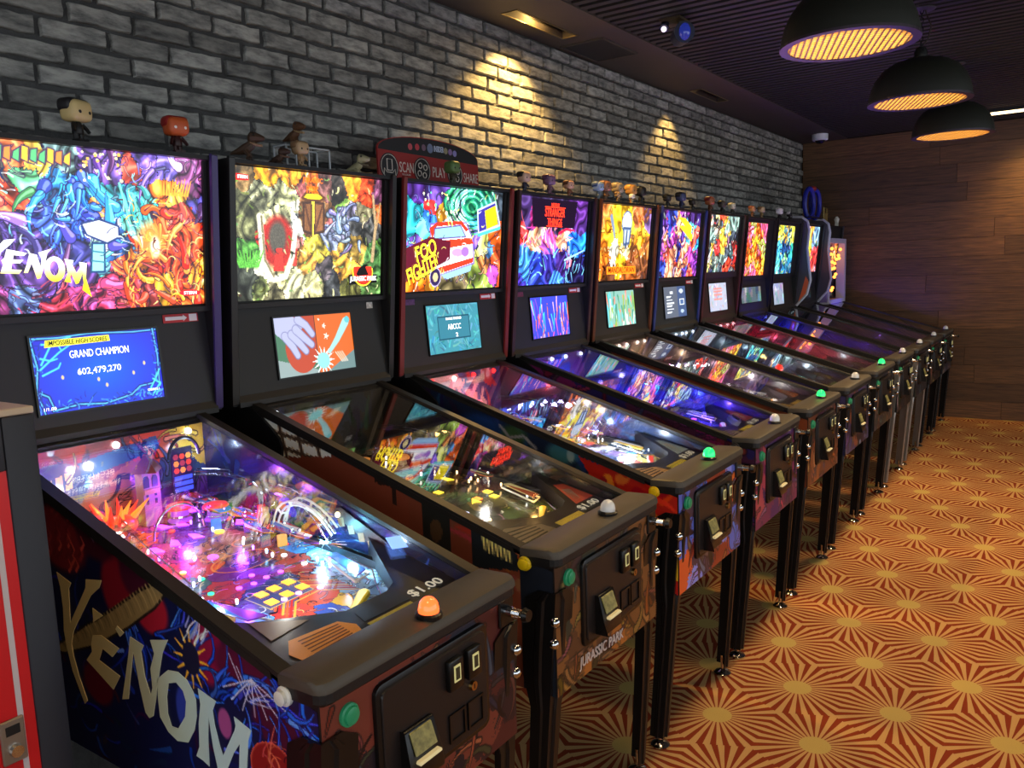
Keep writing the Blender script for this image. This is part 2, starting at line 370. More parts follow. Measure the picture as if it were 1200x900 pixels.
# brick wall: a mortar bed and bricks laid on it
mortar = mat('mortar', rgb(70, 70, 70), 0.95, bump=0.8, bscale=60, var=0.3)
wall = tag(obj('wall_left', MB().box(-1.60, WX-0.010, -4.0, 9.4, 0.0, 3.0), mortar), kind='structure')
def brick_material():
    m = bpy.data.materials.new('grey_washed_brick'); m.use_nodes = True; nt = m.node_tree; b = nt.nodes['Principled BSDF']; N, L = nt.nodes.new, nt.links.new
    geo = N('ShaderNodeNewGeometry'); mp = N('ShaderNodeMapping'); mp.inputs['Scale'].default_value = (1, 0.45, 1.5); L(geo.outputs['Position'], mp.inputs[0])
    n1 = N('ShaderNodeTexNoise'); n1.inputs['Scale'].default_value = 26; n1.inputs['Detail'].default_value = 7; n1.inputs['Roughness'].default_value = 0.65; L(mp.outputs[0], n1.inputs['Vector'])
    n2 = N('ShaderNodeTexNoise'); n2.inputs['Scale'].default_value = 1.9; n2.inputs['Detail'].default_value = 2; L(geo.outputs['Position'], n2.inputs['Vector'])
    at = N('ShaderNodeVertexColor'); at.layer_name = 'tone'
    oi = N('ShaderNodeObjectInfo')
    cr = N('ShaderNodeValToRGB'); e = cr.color_ramp.elements
    e[0].position = 0.33; e[0].color = rgb(96, 96, 96); e[1].position = 0.62; e[1].color = rgb(176, 174, 168); L(n1.outputs['Fac'], cr.inputs[0])
    tone = N('ShaderNodeMapRange'); tone.inputs[3].default_value = 0.52; tone.inputs[4].default_value = 1.12
    ad = N('ShaderNodeMath'); ad.operation = 'ADD'; L(oi.outputs['Random'], ad.inputs[0]); sp = N('ShaderNodeSeparateColor'); L(at.outputs[0], sp.inputs[0]); L(sp.outputs[0], ad.inputs[1])
    fr = N('ShaderNodeMath'); fr.operation = 'FRACT'; L(ad.outputs[0], fr.inputs[0]); L(fr.outputs[0], tone.inputs[0])
    m2 = N('ShaderNodeMath'); m2.operation = 'MULTIPLY_ADD'; m2.inputs[1].default_value = 0.5; m2.inputs[2].default_value = 0.75; L(n2.outputs['Fac'], m2.inputs[0])
    mm = N('ShaderNodeMath'); mm.operation = 'MULTIPLY'; L(m2.outputs[0], mm.inputs[0]); L(tone.outputs[0], mm.inputs[1])
    sc = N('ShaderNodeVectorMath'); sc.operation = 'SCALE'; L(cr.outputs[0], sc.inputs[0]); L(mm.outputs[0], sc.inputs['Scale']); L(sc.outputs[0], b.inputs['Base Color'])
    b.inputs['Roughness'].default_value = 0.85
    bp = N('ShaderNodeBump'); bp.inputs['Strength'].default_value = 0.9; bp.inputs['Distance'].default_value = 0.006; L(n1.outputs['Fac'], bp.inputs['Height']); L(bp.outputs[0], b.inputs['Normal'])
    return m
BRICK = brick_material()
BL, BH, BD, PY, PZ = 0.192, 0.052, 0.016, 0.2085, 0.0660
def brick_data(rr, L=BL):
    """an uneven brick: worn outline, face proud of the mortar; 20 outline points"""
    pts = []
    for k in range(6): pts.append((-L/2+L*k/5, -BH/2))
    for k in range(1, 3): pts.append((L/2, -BH/2+BH*k/3))
    for k in range(6): pts.append((L/2-L*k/5, BH/2))
    for k in range(1, 3): pts.append((-L/2, BH/2-BH*k/3))
    j = [(p[0]+rr.uniform(-.003, .003), p[1]+rr.uniform(-.0028, .0028)) for p in pts]
    n = len(j); d = BD+rr.uniform(-.003, .004)
    v = [(0, a, b) for a, b in j]+[(d-.004, a*.985, b*.96) for a, b in j]+[(d, a*.955, b*.86) for a, b in j]
    f = [(r*n+i, r*n+(i+1) % n, (r+1)*n+(i+1) % n, (r+1)*n+i) for r in range(2) for i in range(n)]+[tuple(range(2*n, 3*n))]
    return v, f
rr = random.Random(3)
variants = []
for k in range(14):
    mb = MB(); mb.add(*brick_data(rr)); me = mb.mesh('brick'); me.materials.append(BRICK)
    for p in me.polygons: p.use_smooth = False
    variants.append(me)
spots = []
row = 0; z = CZ-0.012-BH/2
while z > 1.86:
    y = 0.62+(0.5*PY if row % 2 else 0.0)+0.017*math.sin(row*2.1)
    while y < FY-0.05:
        L_ = min(BL, (FY-0.012-(y-BL/2)))
        if L_ > 0.05: spots.append((y if L_ == BL else y-BL/2+L_/2, z, L_))
        y += PY
    z -= PZ; row += 1
def seen(s):
    # bricks the photograph shows, nearest first
    return (s[0]-0)**2+(CAM_POS.x-WX)**2+(s[1]-CAM_POS.z)**2
def in_view(s):
    d = Vector((WX, s[0], s[1]))-CAM_POS; c = scene.camera.matrix_world.to_3x3().transposed() @ d
    return c.z < 0 and abs(c.x/-c.z) < 0.67 and -0.5 < c.y/-c.z < 0.52
spots.sort(key=lambda s: (not in_view(s), seen(s)))
rest = MB(); tones = []
for k, (y, z, L_) in enumerate(spots):
    if k < 300:
        o = obj('brick', rr.choice(variants), BRICK, wall, (WX-0.012, y+rr.uniform(-.004, .004), z+rr.uniform(-.002, .002)), (rr.uniform(-.008, .008), 0, 0))
        if L_ < BL: o.scale = (1, L_/BL, 1)
    else:
        v, f = brick_data(rr, L_); rest.add([(a+WX-0.012, b+y, c+z) for a, b, c in v], f); tones += [rr.random()]*len(f)
me = rest.mesh('bricks_far'); at = me.color_attributes.new('tone', 'FLOAT_COLOR', 'CORNER')
for p in me.polygons:
    for li in p.loop_indices: at.data[li].color = (tones[p.index],)*3+(1,)
tag(obj('brick_courses', me, BRICK, wall), kind='stuff')

# timber wall at the end of the row: boards with open joints
def wood_material(name, c0, c1):
    m = bpy.data.materials.new(name); m.use_nodes = True; nt = m.node_tree; b = nt.nodes['Principled BSDF']; N, L = nt.nodes.new, nt.links.new
    geo = N('ShaderNodeNewGeometry'); mp = N('ShaderNodeMapping'); mp.inputs['Scale'].default_value = (1.6, 1, 26); L(geo.outputs['Position'], mp.inputs[0])
    oi = N('ShaderNodeObjectInfo'); ad = N('ShaderNodeVectorMath'); ad.operation = 'ADD'; L(mp.outputs[0], ad.inputs[0])
    cb = N('ShaderNodeCombineXYZ'); mu = N('ShaderNodeMath'); mu.operation = 'MULTIPLY'; mu.inputs[1].default_value = 40; L(oi.outputs['Random'], mu.inputs[0]); L(mu.outputs[0], cb.inputs[0]); L(cb.outputs[0], ad.inputs[1])
    n = N('ShaderNodeTexNoise'); n.inputs['Scale'].default_value = 3.0; n.inputs['Detail'].default_value = 8; n.inputs['Distortion'].default_value = 0.6; L(ad.outputs[0], n.inputs['Vector'])
    cr = N('ShaderNodeValToRGB'); e = cr.color_ramp.elements; e[0].position = 0.3; e[0].color = c0; e[1].position = 0.7; e[1].color = c1; L(n.outputs['Fac'], cr.inputs[0])
    mr = N('ShaderNodeMapRange'); mr.inputs[3].default_value = 0.7; mr.inputs[4].default_value = 1.25; L(oi.outputs['Random'], mr.inputs[0])
    sc = N('ShaderNodeVectorMath'); sc.operation = 'SCALE'; L(cr.outputs[0], sc.inputs[0]); L(mr.outputs[0], sc.inputs['Scale']); L(sc.outputs[0], b.inputs['Base Color'])
    b.inputs['Roughness'].default_value = 0.55
    bp = N('ShaderNodeBump'); bp.inputs['Strength'].default_value = 0.15; bp.inputs['Distance'].default_value = 0.004; L(n.outputs['Fac'], bp.inputs['Height']); L(bp.outputs[0], b.inputs['Normal'])
    return m
WOOD = wood_material('brown_timber', rgb(66, 44, 28), rgb(112, 78, 48))
wf = tag(obj('wall_far', MB().box(-1.6, 6.0, FY+0.004, 9.4, 0.0, 3.0), mat('wall_batten', rgb(28, 20, 15), 0.9)), kind='structure')
bw = 0.176
plank_me = MB().box(-0.5, 0.5, -0.016, 0.004, -bw/2+0.0012, bw/2-0.0012).mesh('plank')
zz = bw/2; k = 0
while zz < 2.9:
    x = WX+0.0-(0.9 if k % 2 else 0.3)*((k*37 % 10)/10)
    while x < 3.6:
        L_ = 1.3+((k*53+int(x*10)*17) % 9)*0.12; x0, x1 = max(x, WX+0.001), x+L_
        if x1 > WX+0.05: obj('plank', plank_me, WOOD, wf, ((x0+x1)/2, FY, zz), None, (x1-x0-0.003, 1, 1))
        x += L_
    zz += bw; k += 1

# ceiling: dark deck above, flat soffit along the brick wall, black battens across the aisle
BLACKC = mat('ceiling_black', rgb(26, 24, 24), 0.8)
ceil = tag(obj('ceiling', MB().box(-1.6, 6.0, -4.0, 9.4, 3.02, 3.08), mat('ceiling_void', rgb(10, 9, 9), 0.9)), kind='structure')
SOF = mat('soffit_paint', rgb(66, 58, 50), 0.7, var=0.06, vscale=3)
mb = MB()
HOLES = [(3.42, 3.98), (5.73, 6.26)]; hx0, hx1 = -1.30, -1.215
ys = [-4.0]+[q for h in HOLES for q in h]+[9.08]
for a in range(0, len(ys), 2): mb.box(-1.6, -0.985, ys[a], ys[a+1], CZ, CZ+0.03)
for a, b in HOLES: mb.box(-1.6, hx0, a, b, CZ, CZ+0.03); mb.box(hx1, -0.985, a, b, CZ, CZ+0.03)
mb.box(-1.005, -0.985, -4.0, 9.08, CZ+0.03, 3.02)
tag(obj('trim_1', mb, SOF), kind='structure')
SL = mat('batten_black', rgb(40, 37, 35), 0.6)
slat_me = MB().box(-0.98, 4.5, -0.021, 0.021, CZ+0.004, CZ+0.064).mesh('slat')
y = 0.9
while y < 9.07:
    obj('slat', slat_me, SL, ceil, (0, y, 0)); y += 0.078
# recessed wall washers: black trough, trim and lamp
for k, (a, b) in enumerate(HOLES):
    t = empty('recessed_wall_light', (0, 0, CZ))
    tag(t, ['recessed ceiling spotlight with a bright edge above the big yellow pool of light', 'recessed ceiling spotlight further along the soffit, mostly dark'][k], 'ceiling light', 'recessed wall washers')
    hb = MB(); T = 0.006
    hb.box(hx0-T, hx0, a, b, 0.03, 0.13); hb.box(hx1, hx1+T, a, b, 0.03, 0.13); hb.box(hx0-T, hx1+T, a-T, a, 0.03, 0.13); hb.box(hx0-T, hx1+T, b, b+T, 0.03, 0.13); hb.box(hx0-T, hx1+T, a-T, b+T, 0.13, 0.136)
    obj('trough', hb, mat('trough_black', rgb(30, 27, 24), 0.5), t)
    fb = MB(); e = 0.007
    fb.box(hx0-e, hx0+0.002, a-e, b+e, -0.004, 0.0); fb.box(hx1-0.002, hx1+e, a-e, b+e, -0.004, 0.0); fb.box(hx0+0.002, hx1-0.002, a-e, a+0.002, -0.004, 0.0); fb.box(hx0+0.002, hx1-0.002, b-0.002, b+e, -0.004, 0.0)
    obj('trim_frame', fb, mat('trim_brass', rgb(120, 104, 70), 0.4, 0.6), t)
    cc = ((hx0+hx1)/2, (a+b)/2+(0.08 if k == 0 else -.2), 0.06)
    hd = obj('lamp_head', MB().lathe([(0.036, 0.05), (0.036, -0.01), (0.030, -0.025), (0.026, -0.02)], 16, cc), mat('lamp_black', rgb(24, 24, 24), 0.4), t)
    obj('lens', MB().lathe([(0.026, -0.02), (0.02, -0.028), (0.004, -0.03)], 12, cc), mat('lens_warm%d' % k, rgb(255, 210, 130), 0.3, emit=(9 if k == 0 else 2.5)), t)
    add_light('POINT', 'recess_lamp', (cc[0], cc[1]-.1, .035), WARM, (1.6, .25)[k], t, size=.01)
# blank access hatch in the soffit
ah = empty('access_panel', (-1.26, 4.32, CZ)); tag(ah, 'square dark access hatch in the soffit beyond the lit recess', 'ceiling panel')
obj('panel', MB().box(-0.125, 0.125, -0.2, 0.2, -0.006, 0.0), mat('hatch_black', rgb(34, 30, 27), 0.6), ah)
fb = MB(); e = 0.012
fb.box(-.125-e, -.125, -.2-e, .2+e, -.009, 0); fb.box(.125, .125+e, -.2-e, .2+e, -.009, 0); fb.box(-.125, .125, -.2-e, -.2, -.009, 0); fb.box(-.125, .125, .2, .2+e, -.009, 0)
obj('frame', fb, SOF, ah)
# small projector light on the battens
pj = empty('spotlight_fixture', (-0.70, 4.10, CZ+0.002)); tag(pj, 'small ceiling spotlight with a round blue glass lens, under the battens', 'spotlight')
obj('mounting_plate', MB().box(-.06, .05, -.07, .07, -.012, 0), mat('plate_dark', rgb(60, 48, 30), 0.5), pj)
hb = MB(); hb.cyl((0.02, 0.0, -.012), (0.02, 0.0, -.05), 0.012); obj('bracket', hb, mat('plate_dark'), pj)
hb = MB(); hb.cyl((-.005, .05, -.075), (.075, -.065, -.085), 0.045, 0.052, 20); obj('housing', hb.mesh('housing', smooth=True), mat('housing_dark', rgb(30, 32, 52), 0.4), pj)
hb = MB(); hb.ball((0.078, -0.070, -.085), (0.030, 0.030, 0.042), 14, 8); obj('lens', hb.mesh('lens', smooth=True), mat('lens_blue', rgb(30, 40, 120), 0.08, emit=0.12, ecol=rgb(60, 80, 220), coat=1.0), pj)
hb = MB(); hb.cyl((-.045, -.03, -.02), (-.04, -.055, -.045), 0.022, 0.022, 12); lp = obj('side_lamp', hb, mat('housing_dark'), pj)
obj('bulb', MB().ball((-.039, -.06, -.05), 0.014), mat('bulb_pink', rgb(240, 220, 235), 0.2, emit=1.0), pj)
# white security camera in the far corner
sc_ = empty('security_camera', (-1.12, 8.55, CZ)); tag(sc_, 'small white dome camera under the soffit by the far corner', 'camera')
obj('housing', MB().lathe([(0.075, 0.0), (0.075, -0.05), (0.066, -0.06), (0.02, -0.06)], 18).mesh('housing', smooth=True), mat('cam_white', rgb(215, 222, 226), 0.4), sc_)
obj('dome', MB().ball((0, 0, -0.06), (0.048, 0.048, 0.03), 14, 6).mesh('dome', smooth=True), mat('cam_dome', rgb(24, 30, 34), 0.1), sc_)

# pendant lamps: dark domes over a wire lattice, on chains; the last two are out of view, added only for their light
DOME = mat('dome_olive_black', rgb(34, 35, 28), 0.55, bump=0.1, bscale=30)
def perforated():
    m = bpy.data.materials.new('lamp_lattice'); m.use_nodes = True; b = m.node_tree.nodes['Principled BSDF']
    b.inputs['Base Color'].default_value = rgb(190, 150, 80); b.inputs['Metallic'].default_value = 0.6; b.inputs['Roughness'].default_value = 0.4
    return m
LATT = perforated()
def pendant_meshes():
    r = 0.243; prof = [(r, 0.0), (r*.99, .03), (r*.95, .07), (r*.87, .115), (r*.74, .155), (r*.55, .186), (r*.3, .205), (r*.12, .213), (0.02, .216)]
    inner = [(q-.006 if q > .03 else q, z-.004 if z > 0 else z) for q, z in reversed(prof)]
    d = {}
    d['shade'] = MB().lathe(prof, 40, cap='end').mesh('shade', smooth=True)
    d['liner'] = MB().lathe([(a-.004, b_) for a, b_ in reversed(inner) if a > .03], 40, cap='end').mesh('liner', smooth=True)
    rim = MB()
    rim.loft([[(a*math.cos(t), a*math.sin(t), z) for t in (2*math.pi*i/40 for i in range(40))] for a, z in ((r+.003, .004), (r+.003, -.006), (r-.028, -.006), (r-.028, .004), (r+.003, .004))], cap=False)
    d['rim'] = rim.mesh('rim')
    la = MB(); q = r-.028
    for ang in (0.35, 0.35+math.pi/2):
        c, s = math.cos(ang), math.sin(ang); t = -q+.012
        while t < q:
            h = math.sqrt(max(q*q-t*t, 0)); w = 0.0034
            P = [(-h, t-w), (h, t-w), (h, t+w), (-h, t+w)]
            V = [(x*c-y*s, x*s+y*c, zz_) for zz_ in (-.004, .001) for x, y in P]
            la.add(V, [(0, 1, 2, 3), (7, 6, 5, 4), (0, 4, 5, 1), (1, 5, 6, 2), (2, 6, 7, 3), (3, 7, 4, 0)]); t += 0.0215
    d['lattice'] = la.mesh('lattice')
    d['diffuser'] = MB().lathe([(q, .012), (q, .016), (q*.5, .017), (.004, .017)], 32).mesh('diffuser')
    d['bulb'] = MB().ball((0, 0, .10), (.035, .035, .05), 14, 8).mesh('bulb', smooth=True)
    d['holder'] = MB().lathe([(.03, .212), (.032, .24), (.022, .262), (.008, .268)], 16).mesh('holder', smooth=True)
    cb = MB(); n = 9
    for k in range(n):
        zc = .268+.0225*k; a = .009 if k % 2 else 0.0; b_ = 0.0 if k % 2 else .009
        cb.tube([(a*math.cos(t), b_*math.cos(t), zc+.013*math.sin(t)+.013) for t in (2*math.pi*j/10 for j in range(11))], .0025, 5)
    d['chain'] = cb.mesh('chain')
    d['cord'] = MB().tube([(0.0, 0.0, .262), (.03, .01, .30), (.045, .0, .36), (.02, .01, .42), (.012, 0, .455)], .004, 6).mesh('cord')
    d['canopy'] = MB().lathe([(.005, .44), (.062, .443), (.065, .4465)], 20).mesh('canopy', smooth=True)
    return d
PM = pendant_meshes()
LAMPGLOW = mat('lamp_diffuser', rgb(255, 196, 96), 0.6, emit=4.5, ecol=rgb(255, 226, 160))
PEND = [(.31, 3.35, 'large pendant dome lamp with lit lattice, nearest in view'), (.335, 4.78, 'middle pendant dome lamp of the three over the aisle'), (.315, 6.23, 'farthest and smallest pendant dome lamp, towards the timber wall'),
        (.31, 1.92, 'unseen pendant dome lamp added to light the near end of the aisle'), (.31, .48, 'unseen pendant dome lamp added for light beside the camera')]
for k, (x, y, lab) in enumerate(PEND):
    t = empty('pendant_lamp', (x, y, 2.37)); tag(t, lab, 'pendant lamp', 'pendant lamps over the aisle')
    obj('shade', PM['shade'], DOME, t); obj('liner', PM['liner'], mat('liner_gold', rgb(190, 140, 60), 0.5), t)
    obj('rim', PM['rim'], mat('rim_dark', rgb(72, 62, 70), 0.35, 0.6), t); obj('lattice', PM['lattice'], LATT, t)
    obj('diffuser', PM['diffuser'], LAMPGLOW, t)
    obj('bulb', PM['bulb'], mat('bulb_hot', rgb(255, 235, 190), 0.4, emit=14, ecol=rgb(255, 214, 140)), t)
    obj('lamp_holder', PM['holder'], mat('lamp_black'), t); obj('chain', PM['chain'], mat('chain_black', rgb(20, 20, 20), 0.5, 0.5), t)
    obj('cord', PM['cord'], mat('cord_black', rgb(40, 26, 22), 0.6), t); obj('canopy', PM['canopy'], mat('canopy_grey', rgb(62, 60, 64), 0.5), t)
    l = add_light('SPOT', 'pendant_light', (0, 0, -0.012), (1.0, 0.70, 0.36), (34, 38, 56, 14, 14)[k], t, size=0.18, spot=2.5, blend=0.7)
# strip of a further lit fitting at the edge of the frame, under the ceiling by the timber wall
ls = empty('ceiling_strip_light', (0.33, 8.43, CZ)); tag(ls, 'thin lit ceiling light by the timber wall, cut by the frame edge', 'ceiling light')
obj('housing', MB().box(0, .6, -.07, .07, -.02, .004), mat('lamp_black'), ls)
obj('diffuser', MB().box(.01, .59, -.06, .06, -.026, -.02), mat('strip_glow', rgb(255, 226, 170), 0.5, emit=2.2), ls)
# ------------------------------------------------------------------ pinball machines: shared shapes (local: +x towards the player, y across, z up)
M0, MP = 1.1345, 0.7402
def gz(x): return 0.885-0.30*x            # glass
def pz(x): return 0.835-0.115*x           # playfield
def az(x): return 0.856-0.225*x           # apron
CWH, BWH = 0.283, 0.350
BLK = mat('cabinet_black', rgb(20, 19, 20), 0.45, bump=0.05, bscale=200)
RAIL = mat('rail_black', rgb(40, 37, 34), 0.45, 0.2)
LOCK = mat('lockbar_satin', rgb(78, 71, 62), 0.5, 0.2, bump=0.03, bscale=250)
PANELK = mat('panel_black', rgb(30, 29, 30), 0.5)
DOORK = mat('door_black', rgb(36, 30, 29), 0.38, 0.2, bump=0.08, bscale=400)
CHROME = mat('chrome', rgb(215, 215, 218), 0.14, 1.0)
STEEL = mat('dark_steel', rgb(60, 60, 62), 0.35, 0.8)
LEGK = mat('leg_black', rgb(22, 21, 22), 0.32, 0.2)
PLASTK = mat('plastic_black', rgb(12, 12, 13), 0.3)
RUBBER = mat('rubber_black', rgb(16, 16, 16), 0.7)
GLASS = glass_mat('playfield_glass', (0.97, 0.98, 0.98), 1.7)
ACRYL = glass_mat('clear_acrylic', (0.92, 0.95, 0.99), 2.2, 0.06)
WHITEP = mat('plastic_white', rgb(225, 225, 215), 0.4)
def glow(name, c=(1, 1, 1, 1), e=1.0): return mat(name, c, 0.4, emit=e)

def cabinet_mesh():
    mb = MB()
    top = lambda x: gz(x)-0.009
    side = [(.058, .53), (.058, .862), (-.03, top(-.03)-.018), (-1.02, top(-1.02)), (-1.30, top(-1.02)), (-1.30, .60), (-1.2, .60)]
    for a, b in ((-CWH, -CWH+.018), (CWH-.018, CWH)): mb.prism(side, 'y', a, b)
    mb.box(.040, .058, -CWH+.018, CWH-.018, .53, .862); mb.box(-1.30, -1.285, -CWH+.018, CWH-.018, .60, 1.16)
    mb.prism([(.04, .545), (.04, .56), (-1.285, .63), (-1.285, .615)], 'y', -CWH+.018, CWH-.018)
    mb.prism([(-1.02, 1.10), (-1.02, top(-1.02)), (-1.285, top(-1.02)), (-1.285, 1.10)], 'y', -CWH+.018, CWH-.018)
    return mb.mesh('cabinet_body')
def rail_mesh(s):
    mb = MB(); a, b = sorted((s*(CWH+.0045), s*(CWH-.026)))
    o0, o1 = sorted((s*(CWH+.001), s*(CWH+.0045)))
    mb.prism([(-.02, gz(-.02)-.004), (-.02, gz(-.02)+.006), (-1.03, gz(-1.03)+.006), (-1.03, gz(-1.03)-.004)], 'y', a, b)
    mb.prism([(-.055, gz(-.055)-.018), (-.055, gz(-.055)-.003), (-1.03, gz(-1.03)-.003), (-1.03, gz(-1.03)-.018)], 'y', o0, o1)
    return mb.mesh('side_rail', bevel=.0012, seg=1)
LB_ENDS = ((-1, .0, .022, .003), (-1, .004, .011, .0008), (-1, .012, .003, 0), (-1, .024, 0, 0), (1, .024, 0, 0), (1, .012, .003, 0), (1, .004, .011, .0008), (1, .0, .022, .003))
def lockbar_mesh():
    # lofted across the cabinet, rounded off at both front corners
    W = CWH+.006; rings = []
    for sg_, e, d, h in LB_ENDS:
        prof = [(-.034, gz(-.034)+.006-h), (-.028, gz(-.028)+.010-h), (.058-d, .906-h), (.069-d, .902-h), (.074-d, .894-h), (.0745-d, .884), (.030-d*.6, .884), (-.034, .880)]
        rings.append([(x, sg_*(W-e), z) for x, z in prof])
    return MB().loft(rings).mesh('lockbar', smooth=True, angle=.5)
def moulding_mesh():
    W = CWH+.004; rings = []
    for sg_, e, d, h in LB_ENDS:
        rings.append([(x, sg_*(W-e), z) for x, z in [(-.03, .8835), (.072-d, .8835), (.072-d, .866), (.066-d, .860), (-.03, .860)]])
    return MB().loft(rings).mesh('front_moulding')
def leg_mesh(sx, sy):
    # angle-iron leg with a rib, lofted along its slope; sx +1 front, -1 rear
    if sx > 0: tp, bt = Vector((.066, sy*.2895, .800)), Vector((.006, sy*.304, .035))
    else: tp, bt = Vector((-1.262, sy*.2895, .83)), Vector((-1.225, sy*.304, .035))
    mb = MB(); rings = []
    dx = -1 if sx > 0 else 1
    for zf, w in ((0.0, .047), (.30, .050), (.60, .056), (.70, .082), (.80, .088), (.97, .086), (1.0, .05)):
        c = bt.lerp(tp, zf); t = .004; g = .012
        q = [(0, 0), (dx*w*.34, 0), (dx*w*.40, g*.5), (dx*w*.55, g*.5), (dx*w*.61, 0), (dx*w, 0), (dx*w, -t), (dx*t, -t)]
        outer = [(c.x+a, c.y+sy*b, c.z) for a, b in q]
        q2 = [(dx*t, -w), (0, -w), (0, -w*.61), (-dx*g*.5, -w*.55), (-dx*g*.5, -w*.40), (0, -w*.34)]
        outer += [(c.x+a, c.y+sy*b, c.z) for a, b in q2]
        rings.append(outer)
    mb.loft(rings); return mb.mesh('leg')
def foot_mesh(sx, sy):
    c = Vector((.006, sy*.304, 0)) if sx > 0 else Vector((-1.225, sy*.304, 0)); c.x += -.018*sx; c.y -= .018*sy
    mb = MB(); mb.lathe([(.031, 0), (.032, .006), (.024, .014), (.012, .018), (.007, .022), (.007, .075), (.003, .076)], 16, c); return mb.mesh('leveller', smooth=True)
def bolt_spots(sx, sy):
    t = (.066 if sx > 0 else -1.262, sy*.2895)
    for zb in ((.728, .672) if sx > 0 else (.76, .70)):
        k = (.80-zb)/.765 if sx > 0 else 0
        yield (t[0]-.06*k, t[1]+sy*.012*k-.004*sy, zb)
def bbx(z): return -1.0247+(z-1.2256)*.0958-0.004       # front edge of the backbox sides
def bgx(z): return -1.03+(z-1.51)*.1                    # backglass plane
def spx(z): return -1.045+(1.45-z)*.075                 # display panel plane
def backbox_mesh(top=1.925, hw=BWH):
    mb = MB()
    side = [(bbx(1.205), 1.195), (bbx(top), top), (-1.32, top), (-1.32, 1.195)]
    for a, b in ((-hw, -hw+.018), (hw-.018, hw)): mb.prism(side, 'y', a, b)
    mb.prism([(bbx(top)-.002, top), (bbx(top)-.002, top-.012), (-1.32, top-.012), (-1.32, top)], 'y', -hw+.018, hw-.018)
    mb.prism([(bgx(top)-.004, top-.012), (bgx(1.49)-.004, 1.49), (-1.32, 1.49), (-1.32, top-.012)], 'y', -hw+.018, hw-.018)
    return mb.mesh('backbox_shell')
def panel_mesh():
    mb = MB(); hw = BWH-.018
    mb.prism([(spx(1.49)-.003, 1.495), (spx(1.22)-.003, 1.225), (-1.02, 1.205), (-1.02, 1.19), (-1.32, 1.19), (-1.32, 1.495)], 'y', -hw, hw)
    return mb.mesh('display_panel')
def bg_frame_mesh(y0=-.318, y1=.318, z0=1.505, z1=1.915):
    mb = MB(); hw = BWH-.019
    def bar(a, b, c, d, h=.010): mb.prism([(bgx(c)-.004, c), (bgx(c)+h, c), (bgx(d)+h, d), (bgx(d)-.004, d)], 'y', a, b)
    bar(-hw, hw, 1.490, z0); bar(-hw, hw, z1, 1.915+.0005, .008) if z1 < 1.91 else None; bar(-hw, y0, z0, 1.912); bar(y1, hw, z0, 1.912)
    return mb.mesh('backglass_frame')
def bezel_mesh(y0, y1, z0, z1):
    mb = MB(); w = .005; h = .004
    def bar(a, b, c, d): mb.prism([(spx(c)-.002, c), (spx(c)+h, c), (spx(d)+h, d), (spx(d)-.002, d)], 'y', a, b)
    bar(y0-w, y1+w, z0-w, z0); bar(y0-w, y1+w, z1, z1+w); bar(y0-w, y0, z0, z1); bar(y1, y1+w, z0, z1)
    return mb.mesh('bezel')
def trim_mesh(s, top=1.925, hw=BWH):
    mb = MB(); a, b = sorted((s*(hw+.003), s*(hw-.021)))
    mb.prism([(bbx(1.20)+.0005, 1.20), (bbx(1.20)+.007, 1.20), (bbx(top)+.007, top+.002), (bbx(top)+.0005, top+.002)], 'y', a, b); return mb.mesh('side_trim', bevel=.0025, seg=1)
def hinge_mesh(s):
    mb = MB(); a, b = sorted((s*(CWH+.001), s*(CWH+.010)))
    pts = [(-1.24, 1.185), (-1.03, 1.185), (-1.0, 1.172), (-.94, 1.130), (-.905, 1.10), (-.893, 1.07), (-.898, 1.04), (-.93, 1.02), (-1.24, .99)]
    mb.prism(pts, 'y', a, b); mb.cyl((-1.10, s*(CWH+.01), 1.08), (-1.10, s*(CWH+.022), 1.08), .02, .016, 14); return mb.mesh('hinge_bracket')
